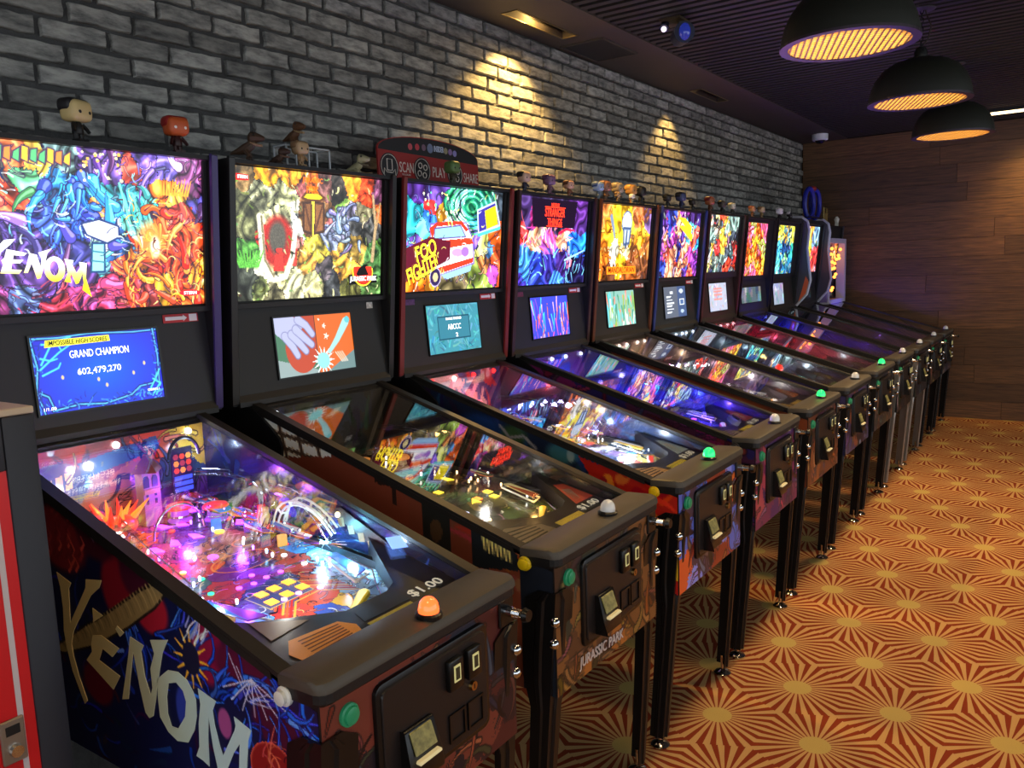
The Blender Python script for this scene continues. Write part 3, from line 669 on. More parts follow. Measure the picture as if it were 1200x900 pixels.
def door_meshes():
    d = {}
    y0, y1, z0, z1 = -.150, .160, .622, .830
    mb = MB()
    def rr_(y0, y1, z0, z1, r=.016):
        p = []
        for cy_, cz_, a0 in ((y1-r, z0+r, -90), (y1-r, z1-r, 0), (y0+r, z1-r, 90), (y0+r, z0+r, 180)):
            for k in range(5): t = math.radians(a0+22.5*k); p.append((cy_+r*math.cos(t), cz_+r*math.sin(t)))
        return p
    mb.prism(rr_(y0-.012, y1+.012, z0-.012, z1+.012, .02), 'x', .0585, .068); d['frame'] = mb.mesh('door_frame', bevel=.0025, seg=2)
    d['panel'] = MB().prism(rr_(y0, y1, z0, z1), 'x', .068, .0725).mesh('door_panel', bevel=.002, seg=1)
    d['slotbox'] = MB().box(.0725, .086, -.022, .022, -.032, .032).mesh('coin_entry', bevel=.004, seg=2)
    d['slotplate'] = MB().box(.086, .0875, -.010, .010, -.017, .017).mesh('coin_plate')
    d['slot'] = MB().box(.0875, .0882, -.0062, .0062, -.0125, .0125).mesh('coin_slot')
    d['lock'] = MB().cyl((.0725, 0, 0), (.080, 0, 0), .0105, .0095, 14).mesh('lock')
    d['keyhole'] = MB().box(.080, .0806, -.0013, .0013, -.005, .005).mesh('keyway')
    mb = MB(); mb.prism([(.0725, -.045), (.105, -.045), (.100, -.010), (.080, .052), (.0725, .052)], 'y', -.044, .044); d['bill'] = mb.mesh('bill_acceptor', bevel=.004, seg=2)
    mb = MB(); mb.prism([(.0955, .008), (.0985, .006), (.085, .045), (.082, .047)], 'y', -.030, .030); d['billcard'] = mb.mesh('bill_label')
    d['billlip'] = MB().box(.095, .110, -.032, .032, -.010, -.002).mesh('bill_slot_lip', bevel=.003, seg=1)
    mb = MB()
    for a in (-.030, .030):
        mb.box(.0725, .0765, a-.026, a-.021, -.03, .03); mb.box(.0725, .0765, a+.021, a+.026, -.03, .03); mb.box(.0725, .0765, a-.021, a+.021, .025, .03); mb.box(.0725, .0765, a-.021, a+.021, -.03, -.025)
    d['return'] = mb.mesh('coin_return')
    d['button'] = MB().lathe([(.021, 0), (.021, .006), (.017, .008), (.016, .006), (.0155, .013), (.010, .015), (.002, .015)], 20).mesh('start_button', smooth=True)
    d['flip'] = MB().lathe([(.0185, 0), (.0185, .006), (.015, .009), (.0135, .009), (.0135, .016), (.009, .018), (.002, .018)], 20).mesh('flipper_button', smooth=True)
    d['dome'] = MB().lathe([(.021, 0), (.021, .010), (.018, .022), (.011, .030), (.003, .033)], 20).mesh('action_button', smooth=True)
    d['domebase'] = MB().lathe([(.027, 0), (.027, .008), (.0225, .011)], 20).mesh('button_collar')
    mb = MB(); mb.box(.059, .066, -.026, .026, -.035, .038); d['plunger_plate'] = mb.mesh('plunger_plate', bevel=.003, seg=1)
    mb = MB(); mb.cyl((.066, 0, 0), (.083, 0, 0), .013, .011, 14); mb.cyl((.083, 0, 0), (.108, 0, 0), .005, .005, 10); d['rod'] = mb.mesh('plunger_rod', smooth=True)
    mb = MB(); mb.cyl((.106, 0, 0), (.112, 0, 0), .008, .016, 14); mb.cyl((.112, 0, 0), (.124, 0, 0), .016, .013, 14); d['knob'] = mb.mesh('plunger_knob', smooth=True)
    mb = MB()
    for k in range(7): mb.tube([(.083+.003*k+.0025*math.cos(t)*0, .0085*math.cos(t), .0085*math.sin(t)) for t in (2*math.pi*j/10 for j in range(11))], .0011, 4)
    d['spring'] = mb.mesh('spring')
    return d
DM = door_meshes()
CAB, LKB, MLD = cabinet_mesh(), lockbar_mesh(), moulding_mesh()
RLS = {s: rail_mesh(s) for s in (-1, 1)}; HNG = {s: hinge_mesh(s) for s in (-1, 1)}; TRM = {s: trim_mesh(s) for s in (-1, 1)}
LEG = {(a, b): leg_mesh(a, b) for a in (-1, 1) for b in (-1, 1)}; FOOT = {(a, b): foot_mesh(a, b) for a in (-1, 1) for b in (-1, 1)}; BOLT = MB().ball((0, 0, 0), .0135, 10, 6).mesh('bolt', smooth=True)
BBX, PNL = backbox_mesh(), panel_mesh(); BGF = bg_frame_mesh()
def glass_mesh():
    mb = MB(); mb.prism([(-.03, gz(-.03)-.004), (-.03, gz(-.03)), (-1.02, gz(-1.02)), (-1.02, gz(-1.02)-.004)], 'y', -CWH+.020, CWH-.020); return mb.mesh('playfield_glass')
GLS = glass_mesh()
# inside walls, back panel, shooter lane, apron
def inner_wall(s):
    mb = MB(); a, b = sorted((s*.2648, s*.2610))
    mb.prism([(-.03, pz(-.03)), (-.03, gz(-.03)-.010), (-1.005, gz(-1.005)-.010), (-1.005, pz(-1.005))], 'y', a, b); return mb
APX = [(-.034, -.26), (-.30, -.26), (-.235, -.19), (-.148, -.02), (-.148, .10), (-.165, .14), (-.30, .222), (-.36, .26), (-.034, .26)]
def apron_mesh():
    mb = MB(); n = len(APX)
    v = [(x, y, az(x)) for x, y in APX]+[(x, y, min(pz(x)+.001, az(x)-.004)) for x, y in APX]
    tri = geometry.tessellate_polygon([[Vector((p[0], p[1], 0)) for p in APX]])
    mb.add(v, [tuple(t) for t in tri]+[tuple(i+n for i in t) for t in tri]+[(i, (i+1) % n, (i+1) % n+n, i+n) for i in range(n)]); return mb.mesh('apron')
APR = apron_mesh()
def on_plane(poly, zf, lift, th=.0012):
    """thin flat piece lying on a sloping plane"""
    n = len(poly); mb = MB(); tri = geometry.tessellate_polygon([[Vector((p[0], p[1], 0)) for p in poly]])
    v = [(x, y, zf(x)+lift+th) for x, y in poly]+[(x, y, zf(x)+lift) for x, y in poly]
    return mb.add(v, [tuple(t) for t in tri]+[tuple(i+n for i in t) for t in tri]+[(i, (i+1) % n, (i+1) % n+n, i+n) for i in range(n)])
def circ(x, y, r, n=12, ry=None): return [(x+r*math.cos(2*math.pi*i/n), y+(ry or r)*math.sin(2*math.pi*i/n)) for i in range(n)]
INS = {}
def insert_mesh(kind):
    P = {'round': circ(0, 0, .0125, 14), 'small': circ(0, 0, .007, 10), 'arrow': [(-.024, 0), (.012, -.016), (.005, 0), (.012, .016)], 'wedge': [(-.027, -.004), (-.018, .010), (.016, .013), (.006, -.012)],
         'square': [(-.012, -.012), (-.012, .012), (.012, .012), (.012, -.012)], 'bar': [(-.022, -.006), (-.022, .006), (.022, .006), (.022, -.006)]}[kind]
    return cached(('ins', kind), lambda: on_plane(P, lambda x: -.115*x, .0008, .0016).mesh('insert'))
# ------------------------------------------------------------------ playfield furniture
def small_meshes():
    d = {}
    d['post'] = MB().lathe([(.006, 0), (.006, .004), (.0035, .008), (.0035, .020), (.006, .023), (.006, .027), (.002, .029)], 10).mesh('post', smooth=True)
    d['bumper'] = MB().lathe([(.030, 0), (.032, .004), (.024, .010), (.022, .034)], 18).mesh('bumper_body', smooth=True)
    d['bumpercap'] = MB().lathe([(.034, .034), (.035, .038), (.030, .045), (.012, .048), (.002, .048)], 18).mesh('bumper_cap', smooth=True)
    d['ring'] = MB().loft([[((.026+.003*math.cos(u))*math.cos(t), (.026+.003*math.cos(u))*math.sin(t), .014+.003*math.sin(u)) for t in (2*math.pi*i/18 for i in range(18))] for u in (2*math.pi*k/6 for k in range(7))], cap=False).mesh('bumper_ring')
    d['target'] = MB().box(-.002, .002, -.013, .013, 0, .032).mesh('target', bevel=.001, seg=1)
    d['bulbdome'] = MB().lathe([(.011, 0), (.011, .004), (.009, .012), (.004, .017), (.001, .018)], 12).mesh('flasher', smooth=True)
    P = [(0, 0)]
    fp = []
    for k in range(7): t = math.pi/2+math.pi*k/6; fp.append((.0105*math.cos(t), .0105*math.sin(t)))
    for k in range(7): t = -math.pi/2+math.pi*k/6; fp.append((.075+.006*math.cos(t), .006*math.sin(t)))
    d['flipper'] = MB().prism(fp, 'z', .004, .018).mesh('flipper', bevel=.0015, seg=1)
    fo = [(x*1.03-.001, y*1.35) for x, y in fp]
    d['frubber'] = MB().prism(fo, 'z', .007, .015).mesh('flipper_rubber')
    d['screw'] = MB().lathe([(.0055, 0), (.005, .003), (.001, .004)], 10).mesh('screw', smooth=True)
    return d
SM = small_meshes()
def gutter(pts, w=.018, h=.016, th=.0016):
    """clear U-channel ramp along a path"""
    pts = [Vector(p) for p in pts]; rings = []
    for i, p in enumerate(pts):
        d = (pts[min(i+1, len(pts)-1)]-pts[max(i-1, 0)]); d.z = 0; d.normalize(); s = Vector((-d.y, d.x, 0)); u = Vector((0, 0, 1))
        q = [(-w, h), (-w, 0), (w, 0), (w, h), (w-th, h), (w-th, th), (-w+th, th), (-w+th, h)]
        rings.append([p+s*a+u*b for a, b in q])
    return MB().loft(rings)
def wire_ramp(pts, w=.011, r=.0016):
    pts = [Vector(p) for p in pts]; mb = MB(); L, Rr, U1, U2 = [], [], [], []
    for i, p in enumerate(pts):
        d = (pts[min(i+1, len(pts)-1)]-pts[max(i-1, 0)]); d.z = 0; d.normalize(); s = Vector((-d.y, d.x, 0))
        L.append(p+s*w*.6); Rr.append(p-s*w*.6); U1.append(p+s*w*1.4+Vector((0, 0, .012))); U2.append(p-s*w*1.4+Vector((0, 0, .012)))
    for q in (L, Rr, U1, U2): mb.tube(q, r, 5)
    for i in range(0, len(pts), 2): mb.tube([U1[i], L[i]+Vector((0, 0, -.003)), Rr[i]+Vector((0, 0, -.003)), U2[i]], r, 4)
    return mb
def arc(a, b, bulge, z0, z1, n=11, hump=0.0):
    a, b = Vector((*a, 0)), Vector((*b, 0)); d = b-a; s = Vector((-d.y, d.x, 0)); out = []
    for i in range(n):
        t = i/(n-1); p = a+d*t+s*bulge*4*t*(1-t); x = p.x
        out.append((p.x, p.y, pz(x)+z0+(z1-z0)*t+hump*4*t*(1-t)))
    return out
def blob_plastic(x, y, lx, ly, rr, n=9):
    return [(x+lx*(.75+.25*rr.random())*math.cos(2*math.pi*i/n), y+ly*(.75+.25*rr.random())*math.sin(2*math.pi*i/n)) for i in range(n)]
def paint_poly_mesh(poly, zf, lift, th, cols, rr, name):
    """flat printed plastic, split in strips of colour (colour attribute)"""
    me = on_plane(poly, zf, lift, th).mesh(name); at = me.color_attributes.new('art', 'FLOAT_COLOR', 'CORNER')
    for p in me.polygons:
        c = lin(np.array(rr.choice(cols))/255.); c = tuple(c)+(1,)
        for li in p.loop_indices: at.data[li].color = c
    return me
def playfield(root, sp, seed, near):
    """builds what lies under the glass; near 3 = closest machine, 0 = farthest"""
    rr = random.Random(seed); npr = sp['pf']
    q = {3: (300, 560), 2: (130, 240), 1: (84, 150), 0: (44, 84)}[near]
    cv = sp['pf_paint'](q[0], q[1], seed)
    bd = MB(); bd.prism([(-.03, pz(-.03)-.014), (-.03, pz(-.03)-.0005), (-1.005, pz(-1.005)-.0005), (-1.005, pz(-1.005)-.014)], 'y', -.2605, .2605)
    board = obj('playfield', bd, mat('plywood', rgb(150, 120, 80), .6), root)
    obj('playfield_print', art_mesh('pf', cv, lambda s, t: (-1.003+.953*t, -.2605+.521*s, .835-.115*(-1.003+.953*t))), art_mat('print_gloss', 0, .22, .4), board)
    iw = sp['wall']
    for s in (-1, 1):
        w = obj('inner_wall', cached(('iw', s), lambda: inner_wall(s).mesh('inner_wall')), mat('wall_ink_%d_%d_%d' % iw, rgb(*iw), .3, coat=.3), root)
        if s > 0 or near >= 2:
            c2 = sp['wall_paint']((260, 60) if near >= 3 else (110, 30), seed+5)
            yy = s*.2600
            if s > 0: P = lambda a, b: (-1.003+.96*a, yy, (gz(-1.003+.96*a)-.012)*(1-b)+(pz(-1.003+.96*a)+.001)*b)
            else: P = lambda a, b: (-.043-.96*a, yy, (gz(-.043-.96*a)-.012)*(1-b)+(pz(-.043-.96*a)+.001)*b)
            obj('wall_art', art_mesh('wa', c2, P), art_mat('print_gloss'), w)
    bp = obj('back_panel', cached('bp', lambda: MB().box(-1.012, -1.005, -.2648, .2648, pz(-1.005)-.01, gz(-1.005)-.012).mesh('back_panel')), PANELK, root)
    c3 = sp['back_paint'](180 if near >= 3 else 60, 70 if near >= 3 else 24, seed+9)
    obj('back_art', art_mesh('ba', c3, lambda a, b: (-1.0035, -.26+.52*a, (gz(-1.005)-.014)*(1-b)+(pz(-1.005)+.001)*b)), art_mat('print_gloss'), bp)
    # apron with cards
    ap = obj('apron', APR, mat('apron_ink', rgb(26, 25, 28), .35), root)
    for nm, poly, c in sp['cards']: obj('instruction_card' if nm == 'card' else 'apron_decal', on_plane(poly, az, .0006, .0008), mat('card_%d_%d_%d' % c, rgb(*c), .45), ap)
    if near == 2:
        for k in range(5): obj('card_line', on_plane([(-.150+.017*k, -.205), (-.145+.017*k, -.205), (-.128+.012*k, -.085), (-.133+.012*k, -.085)], az, .0016, .0003), mat('card_ink2', rgb(30, 26, 24), .5), ap)
    if near == 3:
        for k in range(7): obj('card_line', on_plane([(-.128+.010*k, -.165-.001*k), (-.125+.010*k, -.165-.001*k), (-.119+.008*k, -.068), (-.122+.008*k, -.068)], az, .0016, .0003), mat('card_ink', rgb(120, 70, 30), .5), ap)
    if sp.get('price'):
        lettering('price_lettering', '$1.00', *sp['price'][1], mat('price_white', rgb(236, 232, 214), .5, emit=.2), ap, (0, 1, 0), (-1, 0, .215), sp['price'][0], fat=.01)
    # lamps along the back
    for k in range(sp.get('flash', 3)):
        y = -.2+.4*k/max(sp.get('flash', 3)-1, 1)+rr.uniform(-.02, .02)
        f = obj('flasher', SM['bulbdome'], glow('flash_%s' % sp['name'], rgb(*sp['flashcol'][k % len(sp['flashcol'])]), 5) if len(sp['flashcol']) == 1 else glow('flash_%d_%d_%d' % sp['flashcol'][k % len(sp['flashcol'])], rgb(*sp['flashcol'][k % len(sp['flashcol'])]), 5), root, (-1.002, y, gz(-1.0)-.028), (0, math.pi/2, 0), .8)
    for kind, x, y, c in sp['inserts']:
        e = sp.get('ins_e', 2.2)
        obj('insert', insert_mesh(kind), glow('insert_%d_%d_%d_%d' % (*c, int(e*10)), rgb(*c), e), board, (x, y, pz(x)), (0, 0, rr.uniform(-.5, .5) if kind in ('wedge', 'arrow') else 0))
    # flippers, slingshots, guides
    for s in (-1, 1):
        fx, fy = -.215, s*.098+.0
        a = math.radians(90 if s < 0 else -90)+(-s)*math.radians(-28)
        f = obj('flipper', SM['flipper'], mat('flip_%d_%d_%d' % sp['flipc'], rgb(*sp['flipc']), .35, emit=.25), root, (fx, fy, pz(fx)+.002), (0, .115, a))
        obj('rubber', SM['frubber'], mat('frub_%d_%d_%d' % sp['rubc'], rgb(*sp['rubc']), .6), f)
        poly = [(-.265, s*.125), (-.275, s*.165), (-.395, s*.188), (-.405, s*.165)]
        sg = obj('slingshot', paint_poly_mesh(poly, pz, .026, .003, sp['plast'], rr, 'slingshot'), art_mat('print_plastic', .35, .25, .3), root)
        for px_, py_ in poly[:1]+poly[2:]: obj('post', SM['post'], ACRYL, root, (px_*.985-.003, py_*.985, pz(px_)))
        gp = [(-.165, s*.105, pz(-.165)+.012), (-.235, s*.155, pz(-.235)+.012), (-.29, s*.20, pz(-.29)+.012), (-.40, s*.208, pz(-.40)+.012)]
        obj('lane_guide', MB().tube(gp, .0022, 5), CHROME, root)
        obj('outer_guide', MB().prism([(-.28, pz(-.28)), (-.28, pz(-.28)+.022), (-.52, pz(-.52)+.022), (-.52, pz(-.52))], 'y', *sorted((s*.238, s*.2365))), CHROME, root)
    obj('shooter_lane', MB().prism([(-.30, pz(-.30)), (-.30, pz(-.30)+.02), (-.97, pz(-.97)+.02), (-.97, pz(-.97))], 'y', .2235, .2252), STEEL, root)
    # plastics along both sides, posts, rubbers, bumpers, targets
    k = {3: 16, 2: 9, 1: 5, 0: 3}[near]
    for i in range(k):
        s = 1 if i % 2 else -1; x = -.45-.5*(i+.5)/k+rr.uniform(-.03, .03); y = s*(.18+rr.uniform(-.03, .03))
        if y > .19: y = .185
        poly = blob_plastic(x, y, rr.uniform(.035, .065), rr.uniform(.022, .04), rr)
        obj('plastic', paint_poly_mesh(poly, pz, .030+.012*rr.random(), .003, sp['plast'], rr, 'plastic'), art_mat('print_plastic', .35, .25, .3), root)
        if near:
            for t in range(3 if near > 1 else 1):
                p_ = poly[(t*3) % len(poly)]; obj('post', SM['post'], ACRYL if rr.random() < .6 else CHROME, root, (p_[0]*.6+x*.4, p_[1]*.6+y*.4, pz(p_[0]*.6+x*.4)), None, (1, 1, 1.15))
                if near > 1: obj('screw', SM['screw'], CHROME, root, (p_[0]*.6+x*.4, p_[1]*.6+y*.4, pz(p_[0]*.6+x*.4)+.044))
    for x, y in sp.get('bumpers', []):
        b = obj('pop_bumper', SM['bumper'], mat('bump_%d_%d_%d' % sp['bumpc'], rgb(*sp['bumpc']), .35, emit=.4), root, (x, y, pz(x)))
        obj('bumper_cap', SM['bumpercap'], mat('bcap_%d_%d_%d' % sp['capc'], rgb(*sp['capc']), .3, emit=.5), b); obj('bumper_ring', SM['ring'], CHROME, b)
    for i in range({3: 9, 2: 7, 1: 4, 0: 2}[near]):
        s = rr.choice((-1, 1)); x = rr.uniform(-.9, -.5); y = s*rr.uniform(.12, .2)
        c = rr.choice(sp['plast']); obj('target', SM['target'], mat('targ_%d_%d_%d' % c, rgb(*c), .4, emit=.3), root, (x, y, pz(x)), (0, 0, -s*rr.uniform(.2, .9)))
    # small glowing bulbs added at random for sparkle between the plastics, rubber loops on the slingshots
    gl = [c for (_, _, _, c, _) in sp['lights']]
    for i in range({3: 26, 2: 16, 1: 10, 0: 3}[near]):
        c = rr.choice(gl); x = rr.uniform(-.95, -.26); s = rr.choice((-1, 1)); y = s*rr.uniform(.08, .215)
        obj('lamp_bulb', cached('lb', lambda: MB().lathe([(.0036, 0), (.0036, .005), (.0046, .010), (.0028, .0145), (.0006, .0155)], 8).mesh('lamp_bulb', smooth=True)), glow('gi_%d_%d_%d' % c, rgb(*[min(255, int(v*.75+60)) for v in c]), 3.2), root, (x, y, pz(x)+.010), None, .75)
    if near > 1:
        for s in (-1, 1): obj('rubber_loop', MB().tube([(a, s*b, pz(a)+.016) for a, b in ((-.262, .120), (-.272, .170), (-.40, .192), (-.41, .163), (-.262, .120))], .003, 5), WHITEP, root)
    # ramps
    rl = arc((-.93, -.06), (-.42, -.205), -.10, .02, .055, 12, .06); rr2 = arc((-.93, .10), (-.42, .19), .16, .02, .055, 12, .07)
    obj('clear_ramp', gutter(rl[:8], .019, .022), ACRYL, root); obj('wire_ramp', wire_ramp(rl[6:]), CHROME, root)
    obj('clear_ramp', gutter(rr2[:8], .019, .022), ACRYL, root); obj('wire_ramp', wire_ramp(rr2[6:]), CHROME, root)
    if near:
        obj('wire_ramp', wire_ramp(arc((-.97, .20), (-.60, .14), .25, .09, .05, 11, .02)), CHROME, root)
        obj('ramp_arch', MB().tube([(-.78, .02+.07*math.cos(t), pz(-.78)+.02+.075*math.sin(t)) for t in (math.pi*k_/12 for k_ in range(13))], .003, 6), CHROME, root)
    for (x, y, z, c, e) in sp['lights']:
        add_light('POINT', 'playfield_bulb', (x, y, pz(x)+z), tuple(rgb(*c)[:3]), e*sp.get('gain', 1.7), root, size=.012)
    for nm, fn in sp.get('toys', []): fn(root, rr)
# ------------------------------------------------------------------ printed art (loose colour compositions)
def bg_m0(w, h, seed):
    c = Cv(w, h, (92, 66, 132), seed)
    S = [(.10, .1, .12, (210, 120, 60)), (.20, .06, .10, (230, 110, 60)), (.30, .10, .08, (240, 190, 70)), (.26, .2, .08, (90, 180, 120)), (.40, .06, .09, (90, 120, 120)), (.50, .08, .13, (92, 62, 140)), (.58, .12, .1, (110, 76, 170)),
         (.17, .35, .13, (220, 70, 40)), (.16, .48, .16, (80, 60, 140)), (.25, .62, .12, (70, 50, 120)), (.36, .26, .13, (40, 120, 190)), (.44, .30, .14, (30, 110, 200)), (.34, .42, .13, (60, 90, 200)), (.42, .46, .14, (40, 80, 190)), (.50, .24, .08, (70, 190, 210)),
         (.53, .36, .08, (250, 150, 70)), (.48, .5, .07, (240, 250, 255)), (.56, .48, .08, (230, 245, 250)), (.51, .62, .06, (170, 230, 225)), (.51, .72, .06, (80, 200, 200)), (.43, .62, .1, (60, 60, 140)), (.60, .58, .09, (40, 90, 160)),
         (.62, .28, .1, (60, 180, 200)), (.68, .36, .11, (70, 210, 190)), (.72, .46, .09, (40, 190, 210)), (.67, .50, .08, (120, 230, 210)), (.68, .14, .09, (230, 80, 60)), (.74, .12, .1, (110, 80, 190)), (.81, .1, .1, (120, 100, 210)), (.80, .22, .1, (250, 110, 30)), (.86, .26, .08, (245, 170, 60)),
         (.93, .12, .14, (120, 60, 110)), (.97, .3, .1, (90, 80, 180)), (.90, .38, .09, (200, 60, 50)), (.78, .46, .09, (235, 100, 40)), (.85, .52, .1, (210, 60, 30)), (.93, .5, .1, (225, 70, 30)), (.70, .66, .1, (240, 120, 30)), (.64, .72, .1, (225, 80, 40)), (.78, .70, .12, (205, 45, 25)), (.88, .70, .13, (215, 60, 25)), (.96, .78, .1, (250, 140, 30)),
         (.72, .88, .1, (120, 40, 40)), (.80, .86, .1, (255, 170, 40)), (.90, .92, .1, (240, 90, 30)), (.62, .88, .12, (200, 50, 60)), (.55, .86, .12, (190, 50, 90)), (.45, .90, .12, (130, 40, 90)), (.34, .94, .12, (160, 40, 60)), (.24, .88, .12, (70, 90, 140)), (.12, .92, .12, (110, 40, 90)), (.3, .78, .16, (86, 52, 130)), (.44, .80, .12, (86, 52, 130)), (.18, .76, .12, (86, 52, 130))]
    c.cells(S, .022, (30, 16, 50), .006)
    c.contour(5.5, 9.0, .6, .7, 3.0); c.contour(13, 3.0, .35, .3, 3.0, 3)
    c.flow(190, .09, 1.2, None, (36, 20, 60), 60, curl=2.4)
    c.flow(26, .22, 5.0, None, (36, 20, 60), 30, curl=2.4, hi=True)
    c.flow(20, .2, 6, [(30, 96, 196), (44, 140, 214), (70, 80, 190)], (14, 20, 80), 16, (.30, .14, .6, .6), 1.8, hi=True)
    c.poly([(.45, .46), (.52, .43), (.60, .47), (.60, .54), (.55, .58), (.47, .53)], (240, 246, 250), edge=(30, 50, 110)); c.poly([(.49, .58), (.54, .58), (.535, .76), (.48, .76)], (150, 226, 224), edge=(20, 60, 110)); c.stroke([(.49, .63), (.54, .64)], .8, .8, (40, 110, 140)); c.stroke([(.485, .69), (.54, .70)], .8, .8, (40, 110, 140))
    for k in range(7): c.stroke([(.61+.018*k, .2+.02*k), (.66+.016*k, .52)], 1.4, 1.0, [(120, 240, 210), (20, 90, 120), (60, 190, 200)][k % 3])
    c.flow(34, .2, 4.2, [(230, 90, 26), (204, 44, 24), (246, 140, 40)], (70, 14, 20), 16, (.62, .36, 1, 1), 2.6, hi=True)
    for k in range(11): c.stroke([(.79+.012*k, .25), (.79+.014*k, .16-.01*(k % 3))], 1.6, .4, (255, 170, 50))
    c.ell(.735, .56, .06, .13, (250, 150, 60), .8, .5); c.ell(.755, .6, .022, .07, (255, 244, 214), .9, .5)
    c.flow(120, .07, .8, [(255, 226, 120), (255, 170, 60), (80, 14, 20)], None, 10, (.62, .3, 1, 1), 3); c.flow(80, .07, .8, [(140, 230, 255), (230, 250, 255), (20, 26, 80)], None, 10, (.16, .1, .7, .7), 2)
    c.dots(26, [(255, 235, 170), (255, 180, 80)], .006, .012, (.45, .02, .62, .22)); c.flow(60, .1, .8, [(50, 16, 50), (200, 60, 90)], None, 10, (.12, .82, .6, 1), 1)
    for k in range(9): c.poly([(.16+.03*k, .02+.02*(k % 3)), (.185+.03*k, .03), (.18+.03*k, .12), (.155+.03*k, .10)], c.rnd.choice([(250, 200, 60), (230, 90, 50), (90, 190, 120), (240, 140, 60)]), edge=(70, 40, 80), ew=.7)
    return c
def bg_m1(w, h, seed):
    c = Cv(w, h, (60, 62, 44), seed)
    S = [(.05, .1, .1, (110, 86, 50)), (.04, .35, .14, (90, 92, 60)), (.2, .03, .12, (255, 166, 26)), (.33, .04, .1, (250, 150, 30)), (.16, .2, .12, (130, 132, 100)), (.28, .22, .13, (176, 178, 128)), (.24, .34, .12, (196, 196, 146)), (.36, .3, .06, (226, 226, 200)), (.37, .42, .06, (240, 240, 226)),
         (.15, .5, .06, (196, 40, 32)), (.17, .62, .05, (180, 30, 26)), (.24, .52, .08, (96, 88, 74)), (.3, .66, .07, (214, 44, 34)), (.34, .5, .06, (200, 120, 110)), (.14, .76, .07, (220, 216, 190)), (.26, .82, .10, (214, 204, 140)), (.34, .94, .12, (200, 198, 150)), (.22, .96, .1, (96, 92, 66)), (.06, .66, .1, (70, 130, 50)), (.05, .85, .12, (44, 48, 40)), (.14, .92, .08, (110, 120, 70)),
         (.40, .12, .08, (120, 60, 60)), (.47, .08, .06, (240, 110, 30)), (.46, .3, .1, (120, 78, 44)), (.55, .3, .09, (132, 86, 48)), (.58, .12, .07, (96, 60, 56)), (.61, .36, .05, (170, 90, 90)), (.66, .14, .08, (50, 44, 40)), (.78, .06, .1, (250, 120, 24)), (.88, .1, .1, (230, 70, 30)), (.97, .12, .08, (110, 60, 90)), (.70, .28, .07, (110, 150, 60)), (.98, .3, .08, (200, 90, 40)),
         (.62, .5, .09, (112, 122, 150)), (.70, .44, .08, (120, 132, 164)), (.76, .30, .06, (110, 104, 130)), (.80, .42, .08, (96, 96, 96)), (.86, .3, .08, (110, 104, 76)), (.92, .42, .12, (62, 62, 60)), (.78, .58, .12, (150, 120, 50)), (.52, .62, .09, (190, 170, 50)), (.45, .72, .08, (214, 150, 60)), (.56, .78, .08, (70, 62, 66)), (.5, .9, .1, (150, 146, 100)), (.62, .88, .12, (40, 42, 44)), (.72, .78, .12, (210, 150, 50)), (.76, .93, .1, (90, 90, 44)), (.97, .68, .12, (60, 100, 50)), (.9, .96, .1, (80, 120, 60))]
    c.cells(S, .02, (30, 28, 22), .004)
    c.contour(6, 6.0, .5, .4, 2.5); c.contour(17, 3, .35, .25, 2.0, 4)
    c.ell(.25, .55, .10, .20, (170, 34, 28), soft=.25); c.ell(.25, .52, .055, .13, (84, 80, 70), soft=.4); c.poly([(.22, .78), (.24, .6), (.28, .6), (.29, .78)], (206, 50, 40)); c.stroke([(.14, .36), (.16, .7), (.22, .84), (.3, .82), (.345, .66), (.37, .4)], 3.5, 3.0, (232, 228, 200)); c.stroke([(.15, .36), (.17, .69), (.225, .82)], 1.2, 1.0, (120, 110, 80))
    c.flow(30, .14, 3, [(120, 132, 164), (96, 106, 140)], (30, 34, 50), 14, (.56, .24, .84, .58), 1.4, hi=True); c.flow(130, .05, .9, [(250, 240, 170), (110, 140, 60), (30, 30, 22)], None, 16, curl=2)
    c.poly([(.41, .2), (.44, .155), (.52, .15), (.565, .19), (.53, .215), (.45, .215)], (250, 214, 30), edge=(90, 50, 20))
    c.poly([(.42, .24), (.475, .23), (.475, .48), (.42, .46)], (128, 82, 46), edge=(60, 34, 24)); c.poly([(.495, .23), (.56, .235), (.56, .46), (.495, .48)], (140, 90, 50), edge=(60, 34, 24)); c.poly([(.476, .22), (.496, .22), (.49, .5), (.48, .5)], (230, 200, 60))
    c.stroke([(.43, .25), (.47, .46)], 1.2, 1.2, (84, 48, 30)); c.stroke([(.55, .25), (.5, .46)], 1.2, 1.2, (84, 48, 30)); c.stroke([(.93, .14), (.955, .4), (.93, .7)], 1.5, 2.5, (176, 150, 110)); c.stroke([(.99, .2), (.96, .42)], 1, 1.5, (170, 140, 100))
    for k in range(10): c.stroke([(.02+.012*k, .74), (-.02+.02*k, .62)], 1.2, .6, (90, 180, 60))
    c.grain(.25); return c
